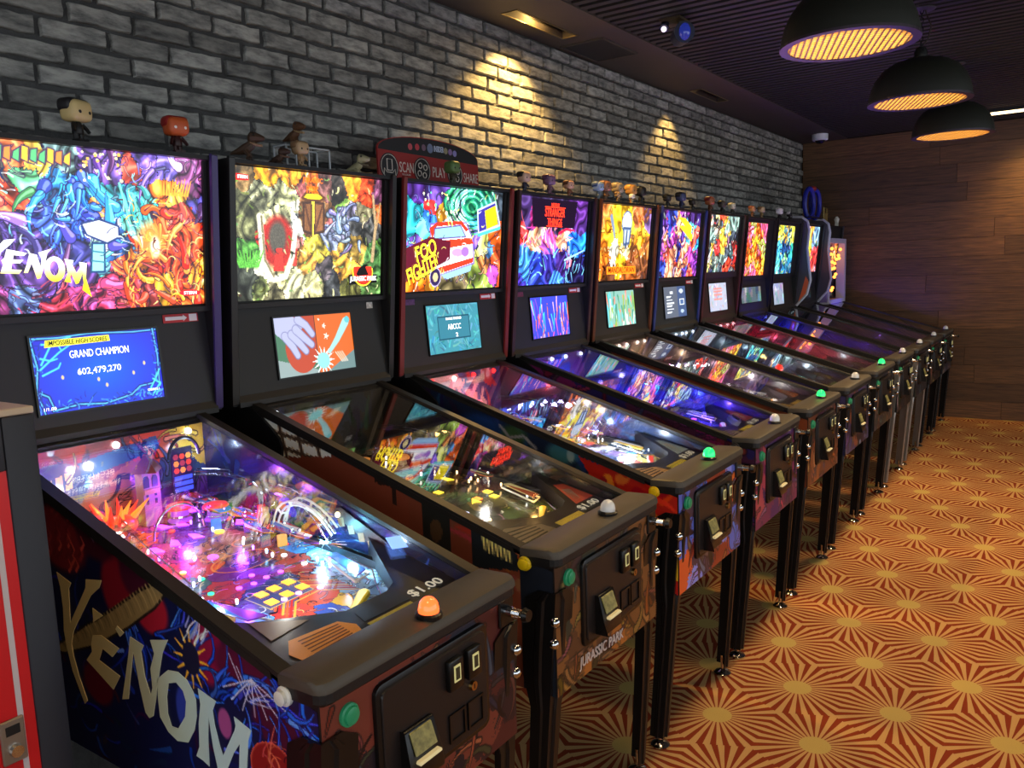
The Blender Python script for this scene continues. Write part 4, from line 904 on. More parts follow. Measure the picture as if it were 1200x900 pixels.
def bg_m2(w, h, seed):
    c = Cv(w, h, (40, 120, 110), seed)
    S = [(.1, .05, .1, (70, 40, 120)), (.3, .08, .12, (90, 60, 150)), (.06, .3, .14, (50, 190, 210)), (.15, .42, .1, (90, 220, 220)), (.24, .2, .07, (220, 40, 40)), (.34, .22, .06, (240, 160, 50)), (.22, .32, .08, (50, 110, 200)), (.40, .14, .08, (40, 160, 110)), (.54, .1, .07, (150, 230, 240)), (.62, .22, .1, (30, 140, 100)), (.66, .3, .07, (60, 160, 210)), (.75, .08, .12, (20, 110, 90)), (.95, .1, .1, (50, 60, 70)), (.93, .5, .1, (230, 90, 30)), (.97, .75, .1, (210, 80, 40)), (.88, .6, .06, (70, 120, 170)), (.8, .55, .08, (220, 220, 110)), (.82, .75, .07, (180, 110, 60)), (.93, .8, .08, (150, 60, 140)), (.1, .55, .08, (110, 80, 180)), (.1, .95, .14, (250, 110, 24)), (.25, .92, .08, (250, 150, 40)), (.5, .96, .14, (100, 90, 60)), (.75, .95, .12, (120, 140, 60)), (.16, .7, .16, (230, 190, 60)), (.7, .45, .08, (120, 90, 200)), (.55, .4, .16, (240, 245, 245))]
    c.cells(S, .02, (20, 30, 50), .006)
    for k in range(9): c.ell(.66, .17, .05+.028*k, .05+.028*k, (20, 170, 110), 0, edge=(16, 90, 70) if k % 2 else (90, 230, 150), ew=1.0)
    c.contour(6, 4, .45, .5, 2.0); c.flow(60, .10, 1.0, None, (30, 30, 70), 70, curl=3)
    c.poly([(.24, .36), (.6, .33), (.68, .5), (.70, .74), (.32, .86), (.24, .6)], (244, 244, 248), edge=(120, 90, 180), ew=1)
    c.poly([(.23, .4), (.3, .34), (.55, .315), (.63, .4), (.6, .42), (.54, .35), (.3, .38), (.26, .5)], (226, 60, 40)); c.poly([(.28, .40), (.54, .36), (.6, .47), (.28, .5)], (150, 225, 225), edge=(90, 60, 140), ew=.8)
    c.poly([(.28, .52), (.66, .48), (.69, .54), (.34, .60)], (228, 66, 40)); c.poly([(.32, .78), (.69, .68), (.69, .73), (.34, .84)], (222, 60, 40)); c.poly([(.36, .85), (.68, .75), (.66, .82), (.40, .9)], (150, 190, 230)); c.ell(.3, .87, .05, .085, (50, 40, 80), edge=(200, 190, 230)); c.ell(.3, .87, .025, .045, (220, 200, 140)); c.ell(.52, .63, .06, .04, (190, 150, 220)); c.ell(.6, .62, .04, .05, (160, 110, 200))
    c.poly([(0, .60), (.24, .48), (.44, .52), (.44, .70), (.0, .92)], (96, 26, 44))
    c.poly([(.72, .2), (.92, .1), (.98, .34), (.74, .43)], (60, 50, 150), edge=(210, 230, 255)); c.poly([(.80, .2), (.92, .14), (.96, .33), (.83, .39)], (252, 226, 30)); c.stroke([(.74, .45), (.98, .37)], 2, 2, (80, 200, 210))
    c.flow(80, .06, .8, [(255, 255, 255), (255, 240, 120), (60, 30, 80)], None, 10); c.dots(14, [(255, 255, 200), (120, 255, 160)], .008, .02, (.02, .0, .5, .3)); return c
def bg_m3(w, h, seed):
    c = Cv(w, h, (40, 26, 66), seed)
    c.cells([(.1, .15, .16, (60, 40, 90)), (.2, .2, .1, (130, 30, 90)), (.06, .42, .1, (220, 50, 50)), (.2, .5, .09, (250, 160, 110)), (.28, .5, .06, (250, 220, 180)), (.5, .15, .2, (50, 40, 70)), (.45, .45, .1, (190, 70, 150)), (.44, .6, .09, (150, 70, 160)), (.34, .42, .05, (255, 220, 200)), (.58, .45, .06, (250, 130, 90)), (.66, .5, .07, (250, 180, 150)), (.72, .33, .06, (245, 160, 200)), (.85, .15, .16, (84, 40, 120)), (.92, .3, .1, (70, 40, 110)), (.85, .56, .14, (30, 100, 220)), (.95, .5, .08, (40, 150, 240)), (.12, .72, .16, (60, 130, 220)), (.25, .8, .12, (40, 60, 180)), (.44, .8, .14, (50, 44, 140)), (.65, .75, .1, (50, 30, 100)), (.74, .74, .06, (230, 130, 150)), (.9, .85, .2, (24, 20, 60)), (.3, .96, .12, (50, 70, 200)), (.55, .96, .1, (60, 120, 220)), (.05, .95, .1, (60, 40, 150))], .03)
    c.contour(5, 7, .5, .5, 2.5); c.flow(70, .14, 1.2, [(255, 210, 170), (255, 120, 100), (230, 90, 200)], None, 20, (.05, .3, .75, .62), 1); c.flow(80, .12, 1.0, [(130, 220, 255), (60, 120, 255), (40, 30, 120)], None, 20, (.02, .6, 1, 1), 2)
    c.poly([(.17, .02), (.83, .02), (.80, .34), (.2, .34)], (26, 14, 34)); c.stroke([(.58, .40), (.68, .35), (.80, .36)], 2.2, 1.2, (230, 30, 70)); c.stroke([(.68, .72), (.98, .60)], 1.5, 1, (170, 220, 255)); return c
def bg_m4(w, h, seed):
    c = Cv(w, h, (240, 150, 40), seed)
    c.cells([(.1, .1, .14, (230, 130, 60)), (.4, .1, .16, (255, 190, 40)), (.75, .1, .14, (220, 120, 70)), (.95, .12, .1, (130, 100, 160)), (.5, .3, .18, (255, 222, 50)), (.2, .35, .12, (255, 180, 40)), (.8, .4, .12, (250, 180, 50)), (.9, .6, .1, (190, 110, 50)), (.1, .6, .12, (230, 120, 30)), (.3, .6, .08, (230, 225, 200)), (.5, .58, .1, (250, 235, 160)), (.7, .66, .1, (150, 90, 50)), (.9, .8, .12, (120, 70, 40)), (.1, .8, .12, (220, 110, 30)), (.45, .78, .1, (255, 200, 40)), (.2, .95, .12, (90, 50, 30)), (.6, .96, .14, (160, 80, 30)), (.95, .96, .1, (60, 36, 30))], .03)
    c.contour(6, 4, .45, .4, 2.0); c.flow(80, .1, 1.1, None, (120, 60, 20), 50, curl=2)
    c.ell(.52, .22, .09, .14, (214, 226, 238), edge=(70, 90, 130), ew=1.1); c.poly([(.46, .3), (.6, .3), (.58, .5), (.48, .52)], (190, 208, 228), edge=(70, 90, 130)); c.stroke([(.53, .34), (.52, .56)], 1.2, 1.5, (60, 80, 110)); c.stroke([(.22, .16), (.27, .3), (.3, .42)], 2.4, 1.4, (120, 140, 170)); c.stroke([(.3, .62), (.28, .8)], 3, 2, (236, 236, 226)); c.dots(30, [(255, 250, 200), (110, 60, 30)], .008, .02, (.05, .55, 1, .95)); return c
def bg_mix(pal, ink, n=150, base=None, jit=70):
    def f(w, h, seed):
        c = Cv(w, h, pal[0], seed); r = c.rnd
        S = base or [(r.random(), r.random(), r.uniform(.06, .12), r.choice(pal)) for _ in range(34)]
        c.cells(S, .03, ink, .004); c.contour(6, 4.5, .5, .6, 2.0); c.flow(n//3, .14, 2.0, None, ink, jit*.6, curl=3, hi=True); c.flow(n//3, .09, .8, pal+[(255, 255, 240)], None, 20, curl=3); return c
    return f
bg_m5 = bg_mix([(70, 40, 120), (40, 60, 170), (230, 80, 60), (60, 170, 220), (250, 150, 110), (120, 50, 140), (50, 30, 90), (200, 70, 180)], (30, 16, 50))
bg_m6 = bg_mix([(210, 60, 40), (60, 90, 90), (230, 215, 190), (240, 190, 60), (120, 150, 140), (190, 40, 40), (50, 60, 70), (240, 220, 120)], (40, 30, 30))
bg_m7 = bg_mix([(250, 150, 30), (240, 90, 20), (255, 210, 60), (200, 60, 30), (120, 160, 60), (255, 180, 40), (210, 80, 120)], (110, 40, 10))
bg_m8 = bg_mix([(30, 90, 160), (70, 190, 190), (230, 230, 60), (40, 140, 200), (250, 240, 120), (20, 50, 90), (120, 210, 120)], (16, 40, 70), base=[(.2, .08, .14, (250, 226, 50)), (.5, .12, .14, (240, 170, 40)), (.8, .08, .14, (230, 220, 60)), (.3, .26, .1, (220, 220, 80)), (.7, .24, .1, (60, 150, 170)), (.2, .45, .12, (60, 160, 200)), (.45, .4, .1, (20, 60, 110)), (.7, .45, .12, (20, 50, 100)), (.9, .5, .1, (50, 170, 150)), (.15, .7, .12, (90, 200, 210)), (.4, .68, .12, (30, 110, 190)), (.6, .65, .1, (130, 220, 120)), (.85, .75, .12, (30, 110, 150)), (.2, .92, .14, (90, 210, 220)), (.5, .9, .12, (40, 150, 210)), (.8, .95, .12, (20, 70, 130))])
bg_m9 = bg_mix([(225, 225, 235), (230, 60, 50), (120, 170, 220), (250, 210, 60), (200, 200, 220)], (90, 60, 90), 40, base=[(.5, .08, .12, (230, 150, 60)), (.3, .2, .12, (200, 200, 215)), (.7, .2, .12, (120, 160, 200)), (.5, .34, .14, (250, 220, 50)), (.3, .5, .14, (205, 210, 225)), (.75, .5, .12, (225, 60, 60)), (.3, .7, .14, (150, 190, 220)), (.7, .72, .12, (230, 70, 60)), (.4, .88, .12, (90, 160, 200)), (.7, .94, .1, (220, 40, 40))])
bg_m10 = bg_mix([(80, 36, 20), (230, 90, 30), (250, 170, 60), (120, 50, 30), (40, 24, 20), (255, 120, 50)], (40, 16, 10), 80)

def scr_m0(w, h, seed):
    c = Cv(w, h, (20, 60, 230), seed)
    t = np.clip(np.hypot((c.X/w-.5)*1.3, c.Y/h-.5), 0, 1)[..., None]; c.a = np.array((10, 100, 240))/255.*(1-t)+np.array((44, 20, 190))/255.*t
    for q in [[(0, .02), (.2, .03), (.45, .0), (.8, .03), (1, .02)], [(.0, .0), (.03, .4), (.0, .7), (.04, 1)], [(.1, .97), (.3, .93), (.5, .97), (.72, .9), (.8, .8), (.92, .78), (1, .5)], [(.97, 0), (.985, .4), (.97, .8)], [(.02, .72), (.08, .78), (.11, .95)]]:
        c.stroke(q, 2.6, 2.2, (10, 20, 110)); c.stroke(q, 1.0, .8, (90, 200, 255))
    for q in [[(.06, .36), (.16, .08), (.3, .03)], [(.05, .42), (.2, .22), (.36, .06)], [(.08, .1), (.2, .12), (.22, .2)], [(.06, .28), (.13, .32), (.18, .3)], [(.86, .92), (.95, .7), (1, .55)], [(.9, .95), (.98, .78)], [(.92, .72), (.98, .8), (.93, .95)], [(.06, .5), (.18, .42), (.2, .36)]]: c.stroke(q, 1.3, .9, (80, 220, 250))
    c.flow(60, .1, .9, [(60, 160, 255), (20, 40, 150)], None, 10, (0, .84, 1, 1), 2); c.flow(24, .1, .8, [(60, 160, 255), (20, 40, 150)], None, 10, (0, 0, .06, 1), 2); c.flow(24, .1, .8, [(60, 160, 255), (20, 40, 150)], None, 10, (.94, 0, 1, 1), 2)
    for x, y in ((.2, .55), (.33, .5), (.47, .63), (.53, .72), (.76, .6), (.86, .48)): c.ell(x, y, .010, .028, (255, 210, 150), soft=.5)
    return c
def scr_m1(w, h, seed):
    c = Cv(w, h, (110, 130, 110), seed)
    c.poly([(0, 0), (.5, 0), (.5, 1), (0, 1)], (70, 120, 90)); c.poly([(.0, .7), (.5, .95), (.5, 1), (0, 1)], (150, 170, 170))
    c.ell(.31, .55, .2, .42, (190, 66, 30), soft=.03); c.poly([(.2, .0), (.5, 0), (.5, .6), (.3, .3)], (186, 64, 30))
    sk = (186, 190, 226); c.poly([(0, 0), (.25, .0), (.34, .2), (.30, .34), (.12, .42), (.0, .25)], sk)
    for q, wd in (([(.12, .32), (.2, .5), (.25, .66)], 5), ([(.2, .3), (.29, .46), (.36, .6)], 5), ([(.26, .22), (.36, .38), (.44, .5)], 5), ([(.3, .06), (.39, .16), (.46, .32)], 5)):
        c.stroke(q, wd+.8, wd*.8+.8, (120, 120, 170)); c.stroke(q, wd, wd*.7, sk)
    c.poly([(.5, 0), (.508, 0), (.508, 1), (.5, 1)], (30, 20, 20)); c.poly([(.51, 0), (1, 0), (1, 1), (.51, 1)], (222, 104, 28)); c.poly([(.62, 1), (1, .68), (1, 1)], (110, 140, 140))
    c.ell(.57, .8, .085, .14, (150, 226, 226), soft=.04)
    for k in range(14):
        a = 2*math.pi*k/14; c.poly([(.57+.08*math.cos(a-.16), .8+.15*math.sin(a-.16)), (.57+.15*math.cos(a), .8+.27*math.sin(a)), (.57+.08*math.cos(a+.16), .8+.15*math.sin(a+.16))], (240, 246, 240))
    c.stroke([(.66, .66), (.78, .46), (.92, .16)], 2.5, 5.5, (170, 226, 232)); c.ell(.945, .12, .035, .06, (100, 200, 210))
    for x, y, s in ((.62, .2, .05), (.64, .38, .07), (.56, .08, .03)):
        c.poly([(x+(s if k % 2 == 0 else s*.4)*.6*math.cos(k*math.pi/5), y+(s if k % 2 == 0 else s*.4)*1.1*math.sin(k*math.pi/5)) for k in range(10)], (250, 240, 220))
    for k in range(4): c.stroke([(.74+.03*k, .68), (.82+.025*k, .86)], .7, .7, (250, 230, 210))
    return c
def scr_m2(w, h, seed):
    c = Cv(w, h, (70, 150, 166), seed); c.flow(130, .3, 1.6, [(90, 176, 190), (56, 130, 150), (84, 166, 182)], None, 6, curl=1)
    c.poly([(.2, .25), (.8, .25), (.8, .72), (.2, .72)], (60, 130, 150), edge=(30, 70, 90), ew=.8); return c
def scr_stripes(pal, n=60):
    def f(w, h, seed):
        c = Cv(w, h, pal[0], seed)
        for _ in range(n):
            x = c.rnd.random(); y = c.rnd.random(); c.stroke([(x, y), (x+c.rnd.uniform(-.08, .08), y+c.rnd.uniform(.2, .5))], 1.4, .6, c.rnd.choice(pal))
        return c
    return f
scr_m3 = scr_stripes([(60, 70, 190), (230, 90, 160), (70, 200, 230), (240, 190, 200), (130, 80, 200), (230, 110, 60)], 70)
scr_m4 = scr_stripes([(110, 150, 140), (190, 200, 180), (60, 120, 100), (200, 110, 100), (80, 170, 180), (120, 150, 70)], 80)
def scr_menu(w, h, seed):
    c = Cv(w, h, (96, 104, 120), seed); c.poly([(.62, 0), (1, 0), (1, 1), (.62, 1)], (70, 90, 130))
    for k in range(6): c.poly([(.12, .3+.1*k), (.12+.36*(.6+.4*((k*7 % 5)/5)), .3+.1*k), (.48*(.6+.4*((k*7 % 5)/5)), .35+.1*k), (.12, .35+.1*k)], (226, 232, 240))
    c.poly([(.28, .14), (.42, .14), (.42, .24), (.28, .24)], (226, 232, 240)); c.poly([(.7, .4), (.92, .4), (.92, .62), (.7, .62)], (226, 232, 240)); c.poly([(.73, .44), (.89, .44), (.89, .58), (.73, .58)], (80, 110, 160)); c.ell(.8, .16, .1, .07, (200, 214, 230)); c.ell(.8, .82, .08, .06, (180, 200, 226)); return c
def scr_pale(w, h, seed):
    c = Cv(w, h, (160, 172, 190), seed); c.flow(40, .2, 1.2, [(190, 196, 206), (140, 160, 190), (176, 150, 150)], None, 6)
    for y in (.2, .3, .42, .58): c.stroke([(.28, y), (.72, y)], 1.0, 1.0, (222, 110, 90), .7)
    return c
def scr_dim(col):
    def f(w, h, seed):
        c = Cv(w, h, col, seed); c.flow(30, .3, 1.5, None, None, 20); return c
    return f

def pf_m0(w, h, seed):
    # measured layout: t 0 = back, 1 = front; s 0 = left
    c = Cv(w, h, (70, 60, 84), seed)
    def q(x, y): return ((y+.2605)/.521, (x+1.003)/.953)
    S = []
    for x, y, r, col in [(-.97, -.15, .12, (220, 60, 40)), (-.9, -.05, .1, (240, 120, 50)), (-.85, -.18, .1, (220, 40, 60)), (-.95, .05, .1, (190, 60, 120)), (-.95, .2, .1, (70, 90, 110)), (-.88, .1, .08, (74, 70, 96)), (-.8, .18, .08, (70, 80, 84)), (-.8, .05, .08, (90, 66, 110)), (-.75, -.06, .08, (190, 70, 120)), (-.7, .12, .07, (150, 110, 60)), (-.72, -.16, .1, (230, 80, 90)), (-.66, .05, .07, (170, 130, 60)), (-.64, .16, .08, (120, 60, 60)), (-.6, -.06, .07, (190, 60, 40)), (-.62, -.18, .08, (200, 60, 70)), (-.56, .06, .08, (60, 50, 86)), (-.55, .14, .06, (160, 70, 50)), (-.52, -.02, .06, (110, 50, 110)), (-.55, -.12, .06, (60, 120, 90)), (-.5, -.17, .06, (90, 90, 80)), (-.47, .03, .05, (150, 40, 130)), (-.46, -.08, .06, (190, 60, 50)), (-.47, .14, .07, (190, 60, 40)), (-.55, .22, .08, (80, 150, 200)), (-.45, .22, .08, (150, 200, 230)), (-.38, .0, .08, (60, 76, 120)), (-.35, -.03, .07, (70, 80, 120)), (-.36, .09, .05, (220, 90, 40)), (-.30, .04, .06, (226, 80, 40)), (-.28, -.04, .06, (210, 60, 50)), (-.25, .06, .05, (250, 200, 60)), (-.24, .02, .05, (50, 80, 190)), (-.32, -.11, .06, (90, 150, 220)), (-.36, -.16, .06, (200, 170, 70)), (-.42, -.15, .06, (160, 80, 60)), (-.3, .14, .08, (150, 200, 230)), (-.2, .12, .08, (120, 170, 220)), (-.22, -.1, .08, (170, 190, 220)), (-.15, .0, .08, (60, 60, 90)), (-.36, .2, .1, (190, 220, 240)), (-.7, .23, .1, (60, 60, 90))]:
        a, b = q(x, y); S.append((a, b, r, col))
    c.cells(S, .012, (24, 18, 36), .004)
    c.flow(700, .035, 1.2, None, (24, 18, 34), 80, curl=3); c.flow(200, .03, .9, [(255, 220, 120), (255, 130, 60), (120, 200, 255), (230, 120, 240), (255, 255, 255)], None, 20, curl=3)
    for k in range(7):
        a, b = q(-.30-.012*k, .02); c.stroke([(a-.17, b+.05), (a-.06, b-.015), (a+.08, b-.02), (a+.2, b+.045)], 1.6, 1.2, [(255, 170, 60), (190, 30, 30), (240, 90, 40)][k % 3])
    a, b = q(-.375, -.002); c.poly([(a-.14, b-.03), (a+.12, b-.035), (a+.11, b+.045), (a-.13, b+.05)], (56, 76, 124), edge=(180, 180, 120), ew=.9)
    for x, y in [(-.45, -.02), (-.50, .02), (-.48, .06)]:
        a, b = q(x, y); c.ell(a, b, .07, .018, (150, 60, 200), .7)
    for x, y, rx, ry in [(-.57, .05, .16, .05), (-.637, .012, .06, .02), (-.66, .13, .08, .025)]:
        a, b = q(x, y); c.ell(a, b, rx, ry, (0, 0, 0), 0, edge=(220, 150, 60), ew=1.0)
    return c
def pf_gen(pal, ink=(20, 18, 26), n=260, jit=70):
    def f(w, h, seed):
        c = Cv(w, h, pal[0], seed); r = c.rnd
        c.cells([(r.random(), r.random(), r.uniform(.035, .06), r.choice(pal)) for _ in range(80)], .012, ink, .0025)
        k = max(w/130, .35); c.flow(int(n*k), .05, 1.1, None, ink, jit, curl=3); c.flow(int(n*k/3), .03, .8, pal+[(255, 255, 255)], None, 20, curl=3); return c
    return f
def wall_gen(cols, n=60):
    def f(wh, seed):
        c = Cv(wh[0], wh[1], cols[0], seed); c.cells([(c.rnd.random(), c.rnd.random(), .1, c.rnd.choice(cols)) for _ in range(14)], .04); c.flow(n, .5, 1.5, cols, None, 18, curl=1); return c
    return f
def wall_m0(wh, seed):
    c = Cv(wh[0], wh[1], (30, 34, 66), seed); c.flow(60, .6, 2.2, [(24, 28, 56), (40, 46, 84), (28, 40, 90)], None, 6, curl=1)
    for k in range(46):
        x = c.rnd.uniform(.3, .52); y = c.rnd.uniform(.1, .95); c.stroke([(x, y), (x+.03, y-.16), (x+.07, y-.22)], 2.4, .6, c.rnd.choice([(110, 96, 60), (70, 40, 120), (90, 60, 150), (150, 110, 60), (60, 90, 60), (200, 120, 50), (120, 110, 120)]))
    c.ell(.38, .68, .02, .10, (90, 60, 220)); c.ell(.345, .66, .018, .08, (230, 140, 50)); c.flow(30, .5, 1.8, [(60, 120, 200), (110, 170, 230)], None, 10, (.68, .5, 1, 1), 1)
    return c
def back_gen(cols):
    def f(w, h, seed):
        c = Cv(w, h, cols[0], seed); c.cells([(c.rnd.random(), c.rnd.random(), .2, c.rnd.choice(cols)) for _ in range(10)], .05); c.flow(40, .5, 1.4, cols, None, 25, curl=1.5); return c
    return f
def back_m0(w, h, seed):
    c = Cv(w, h, (90, 56, 52), seed)
    c.cells([(.05, .2, .3, (220, 50, 36)), (.2, .15, .3, (170, 60, 40)), (.45, .2, .3, (120, 60, 60)), (.7, .15, .3, (200, 80, 50)), (.9, .1, .3, (220, 180, 60)), (.15, .6, .3, (110, 96, 86)), (.35, .6, .3, (150, 110, 80)), (.55, .6, .3, (160, 90, 70)), (.8, .5, .3, (60, 80, 110)), (.3, .95, .3, (120, 50, 50)), (.8, .9, .3, (90, 50, 110)), (.05, .9, .3, (150, 60, 50))], .03)
    c.ell(.18, .45, .16, .28, (70, 70, 76), edge=(120, 120, 110))
    for k in range(4): c.poly([(.10+.045*k, .38-.03*k), (.13+.045*k, .36-.03*k), (.13+.045*k, .56-.03*k), (.10+.045*k, .58-.03*k)], (255, 226, 130))
    c.poly([(.3, .2), (.72, .05), (.74, .22), (.32, .4)], (60, 90, 120)); c.poly([(.02, .3), (.1, .12), (.18, .3)], (50, 40, 44)); c.flow(60, .3, 1.4, None, (40, 26, 30), 40); return c
def side_m0(w, h):
    # covers x -1.0 .. .055, z .53 .. 1.14
    c = Cv(w, h, (16, 18, 52), 21)
    def q(x, z): return ((x+1.0)/1.055, (1.14-z)/.61)
    c.flow(160, .12, 2.2, [(18, 24, 84), (14, 16, 44), (24, 40, 120), (40, 14, 40)], None, 8, curl=3)
    for x, z, rx, rz, col in [(-.526, .953, .07, .08, (116, 18, 34)), (-.42, .93, .06, .05, (140, 24, 40)), (-.24, .89, .05, .07, (112, 16, 50)), (-.13, .88, .09, .05, (70, 14, 40)), (-.654, .714, .06, .05, (84, 10, 30)), (-.05, .80, .07, .05, (58, 12, 36)), (-.33, .745, .03, .05, (40, 50, 130)), (-.205, .755, .02, .03, (130, 60, 110)), (-.75, 1.03, .11, .08, (104, 26, 32)), (-.60, 1.06, .08, .06, (60, 14, 30)), (-.45, 1.0, .07, .06, (60, 14, 34))]:
        a, b = q(x, z); c.ell(a, b, rx/1.055, rz/.61, col, soft=.25)
    for x, z in [(-.52, .85), (-.36, .88), (-.28, .83), (-.18, .83), (-.1, .86), (-.04, .86), (-.15, .70), (-.05, .72), (-.45, .86)]:
        a, b = q(x, z); c.flow(9, .16, 1.5, [(30, 70, 190), (26, 50, 150), (60, 110, 220)], (10, 14, 60), 10, (a-.06, b-.08, a+.06, b+.08), 2.5)
    arm = [(-.86, .745), (-.816, .764), (-.69, .835), (-.569, .898), (-.45, .965), (-.382, .996), (-.35, .985), (-.40, .94), (-.509, .872), (-.65, .80), (-.791, .748)]
    c.poly([q(x, z) for x, z in arm], (128, 104, 66), edge=(30, 22, 20), ew=1.2)
    for k in range(34):
        x = -.80+.42*k/34; z = .762+.222*k/34; hw = .25+.75*k/34; c.stroke([q(x-.012*hw, z+.017*hw), q(x+.004, z), q(x+.016*hw, z-.020*hw)], 1.1, .6, c.rnd.choice([(150, 124, 80), (108, 88, 56), (138, 112, 72), (96, 78, 48)]))
    for k in range(40):                                   # red bushes of curls at the back
        x = c.rnd.uniform(-.84, -.66); z = c.rnd.uniform(.95, 1.12); a, b = q(x, z); c.stroke([(a, b), (a+.012, b-.02), (a+.002, b-.045)], 1.8, .8, c.rnd.choice([(130, 40, 40), (90, 22, 28), (160, 60, 50)]))
    for k in range(7):                                    # thin web threads
        x0, z0 = -.115, .865; a = -2.6+.35*k; c.stroke([q(x0, z0), q(x0+.1*math.cos(a), z0+.07*math.sin(a))], .6, .5, (170, 170, 190))
    for k in range(3): c.stroke([q(-.175+.02*k, .90-.02*k), q(-.13+.01*k, .82+.005*k), q(-.07, .825+.012*k)], .55, .5, (150, 150, 175))
    for k in range(12):                                   # sunburst sparks
        a = 2*math.pi*k/12; c.stroke([q(-.295+.03*math.cos(a), .86+.035*math.sin(a)), q(-.295+.055*math.cos(a), .86+.06*math.sin(a))], 1.3, .5, (230, 150, 40))
    c.ell(*q(-.295, .86), .025, .055, (24, 22, 44)); c.flow(18, .12, 1.0, [(190, 190, 210), (120, 130, 170)], None, 10, (q(-.33, 0)[0], q(0, .98)[1], q(-.25, 0)[0], q(0, .89)[1]), 1)
    c.a = np.clip(c.a*1.35, 0, 1)
    c.stroke([q(-.66, 1.06), q(-.62, 1.11), q(-.58, 1.07), q(-.64, 1.07), q(-.61, 1.04)], .7, .6, (190, 180, 200))
    c.ell(*q(-.07, .70), .06, .09, (150, 30, 30), edge=(220, 90, 70)); c.flow(14, .1, .9, [(60, 10, 14), (230, 110, 80)], None, 5, (q(-.11, 0)[0], q(0, .74)[1], q(-.03, 0)[0], q(0, .66)[1]), 3)
    return c
def side_gen(cols, ink, n=80):
    def f(w, h):
        c = Cv(w, h, cols[0], len(cols)*7+n); c.cells([(c.rnd.random(), c.rnd.random(), .09, c.rnd.choice(cols)) for _ in range(22)], .05); c.flow(n, .3, 2, cols, ink, 14, curl=2); return c
    return f
def side_m1(w, h):
    c = Cv(w, h, (88, 44, 30), 5)
    def q(x, z): return ((x+1.0)/1.055, (1.14-z)/.61)
    c.flow(60, .3, 2.5, [(96, 50, 34), (78, 38, 27), (104, 46, 30)], None, 5, curl=.6)
    c.poly([q(-1.0, 1.2), q(-.62, 1.12), q(-.69, 1.065), q(-.80, 1.02), q(-.95, 1.0), q(-1.0, 1.0)], (206, 190, 160))
    for k in range(7): c.stroke([q(-1.0+.075*k, 1.2), q(-.94+.075*k, .98)], 1.3, 1.3, (54, 40, 30)); c.stroke([q(-1.0, 1.16-.036*k), q(-.6, 1.14-.05*k-.02)], 1.2, 1.2, (54, 40, 30))
    c.poly([q(-1.0, 1.03), q(-.69, 1.062), q(-.6, 1.10), q(-.4, 1.05), q(-.4, .9), q(-1, .9)], (92, 44, 30))
    c.poly([q(-.52, 1.02), q(-.44, 1.01), q(-.44, .95), q(-.455, .95), q(-.455, .998), q(-.52, 1.005)], (34, 22, 18)); c.poly([q(-.35, .985), q(-.255, .95), q(-.255, .83), q(-.35, .87)], (26, 26, 24)); c.poly([q(-.19, .95), q(-.06, .91), q(-.03, .84), q(-.19, .82)], (22, 26, 30)); c.poly([q(-.04, .92), q(.06, .9), q(.06, .53), q(-.04, .53)], (20, 24, 32))
    for k in range(7): c.stroke([q(-.15+.013*k, .91-.004*k), q(-.145+.013*k, .875-.003*k)], .9, .5, (180, 160, 90))
    c.ell(*q(-.305, .9), .02, .05, (60, 44, 30)); c.a = np.clip(c.a*1.5, 0, 1); return c
def side_m2(w, h):
    c = Cv(w, h, (24, 36, 62), 9)
    def q(x, z): return ((x+1.0)/1.055, (1.14-z)/.61)
    c.flow(60, .3, 3, [(24, 40, 84), (20, 30, 50), (30, 60, 120)], None, 6)
    c.ell(*q(-.72, 1.02), .10, .07, (30, 66, 140), .9, .6); c.ell(*q(-.56, 1.0), .05, .06, (60, 90, 50), .9, .6); c.ell(*q(-.36, .955), .06, .06, (60, 120, 130), .9, .5); c.stroke([q(-.62, 1.03), q(-.58, .99), q(-.52, 1.0), q(-.47, .96)], 1, 1, (150, 150, 160)); c.ell(*q(-.33, .95), .014, .04, (150, 170, 170), .9, .4)
    c.poly([q(-.30, .95), q(-.2, .925), q(-.05, .89), q(.055, .86), q(.055, .53), q(-.02, .6), q(-.1, .8), q(-.25, .88)], (190, 36, 26)); c.flow(40, .2, 3, [(214, 60, 30), (160, 20, 20), (230, 120, 30)], None, 10, (.75, .4, 1, .9), 2); c.poly([q(.01, .7), q(.055, .68), q(.055, .58), q(.0, .6)], (240, 190, 40))
    return c
def front_gen(cols, n=50):
    def f(w, h, seed):
        c = Cv(w, h, cols[0], seed); c.cells([(c.rnd.random(), c.rnd.random(), .12, c.rnd.choice(cols)) for _ in range(26)], .05, None); c.flow(n, .3, 1.6, None, tuple(int(v*.3) for v in cols[0]), 40, curl=2); return c
    return f
# ------------------------------------------------------------------ the machine builder
def front_xyz(a, b): return (.0588, -CWH+.002+(2*CWH-.004)*a, .862*(1-b)+.531*b)
def backglass(root, sp, near, box):
    y0, y1, z0, z1 = box; w = {3: 300, 2: 190, 1: 100, 0: 52}[near]; h = int(w*(z1-z0)/(y1-y0))
    cv = sp['bg'](w, h, 11+sp['i'])
    g = obj('backglass', art_mesh('bg', cv, lambda s, t: (bgx(z1*(1-t)+z0*t)+.002, y0+(y1-y0)*s, z1*(1-t)+z0*t)), art_mat('backlit_art', sp.get('bg_e', .85), .15), root)
    return g
def bg_text(g, s, yz, w, h, m, rot=0.0, fat=.008, lift=.0034, shear=0):
    """backlit lettering on the backglass plane"""
    y, z = yz; ex = Vector((0, math.cos(rot), math.sin(rot))); ey = Vector((.0995*math.cos(rot), -math.sin(rot), math.cos(rot)))
    return lettering('title_lettering', s, w, h, m, g, ex, ey, (bgx(z)+lift, y, z), fat=fat, shear=shear)
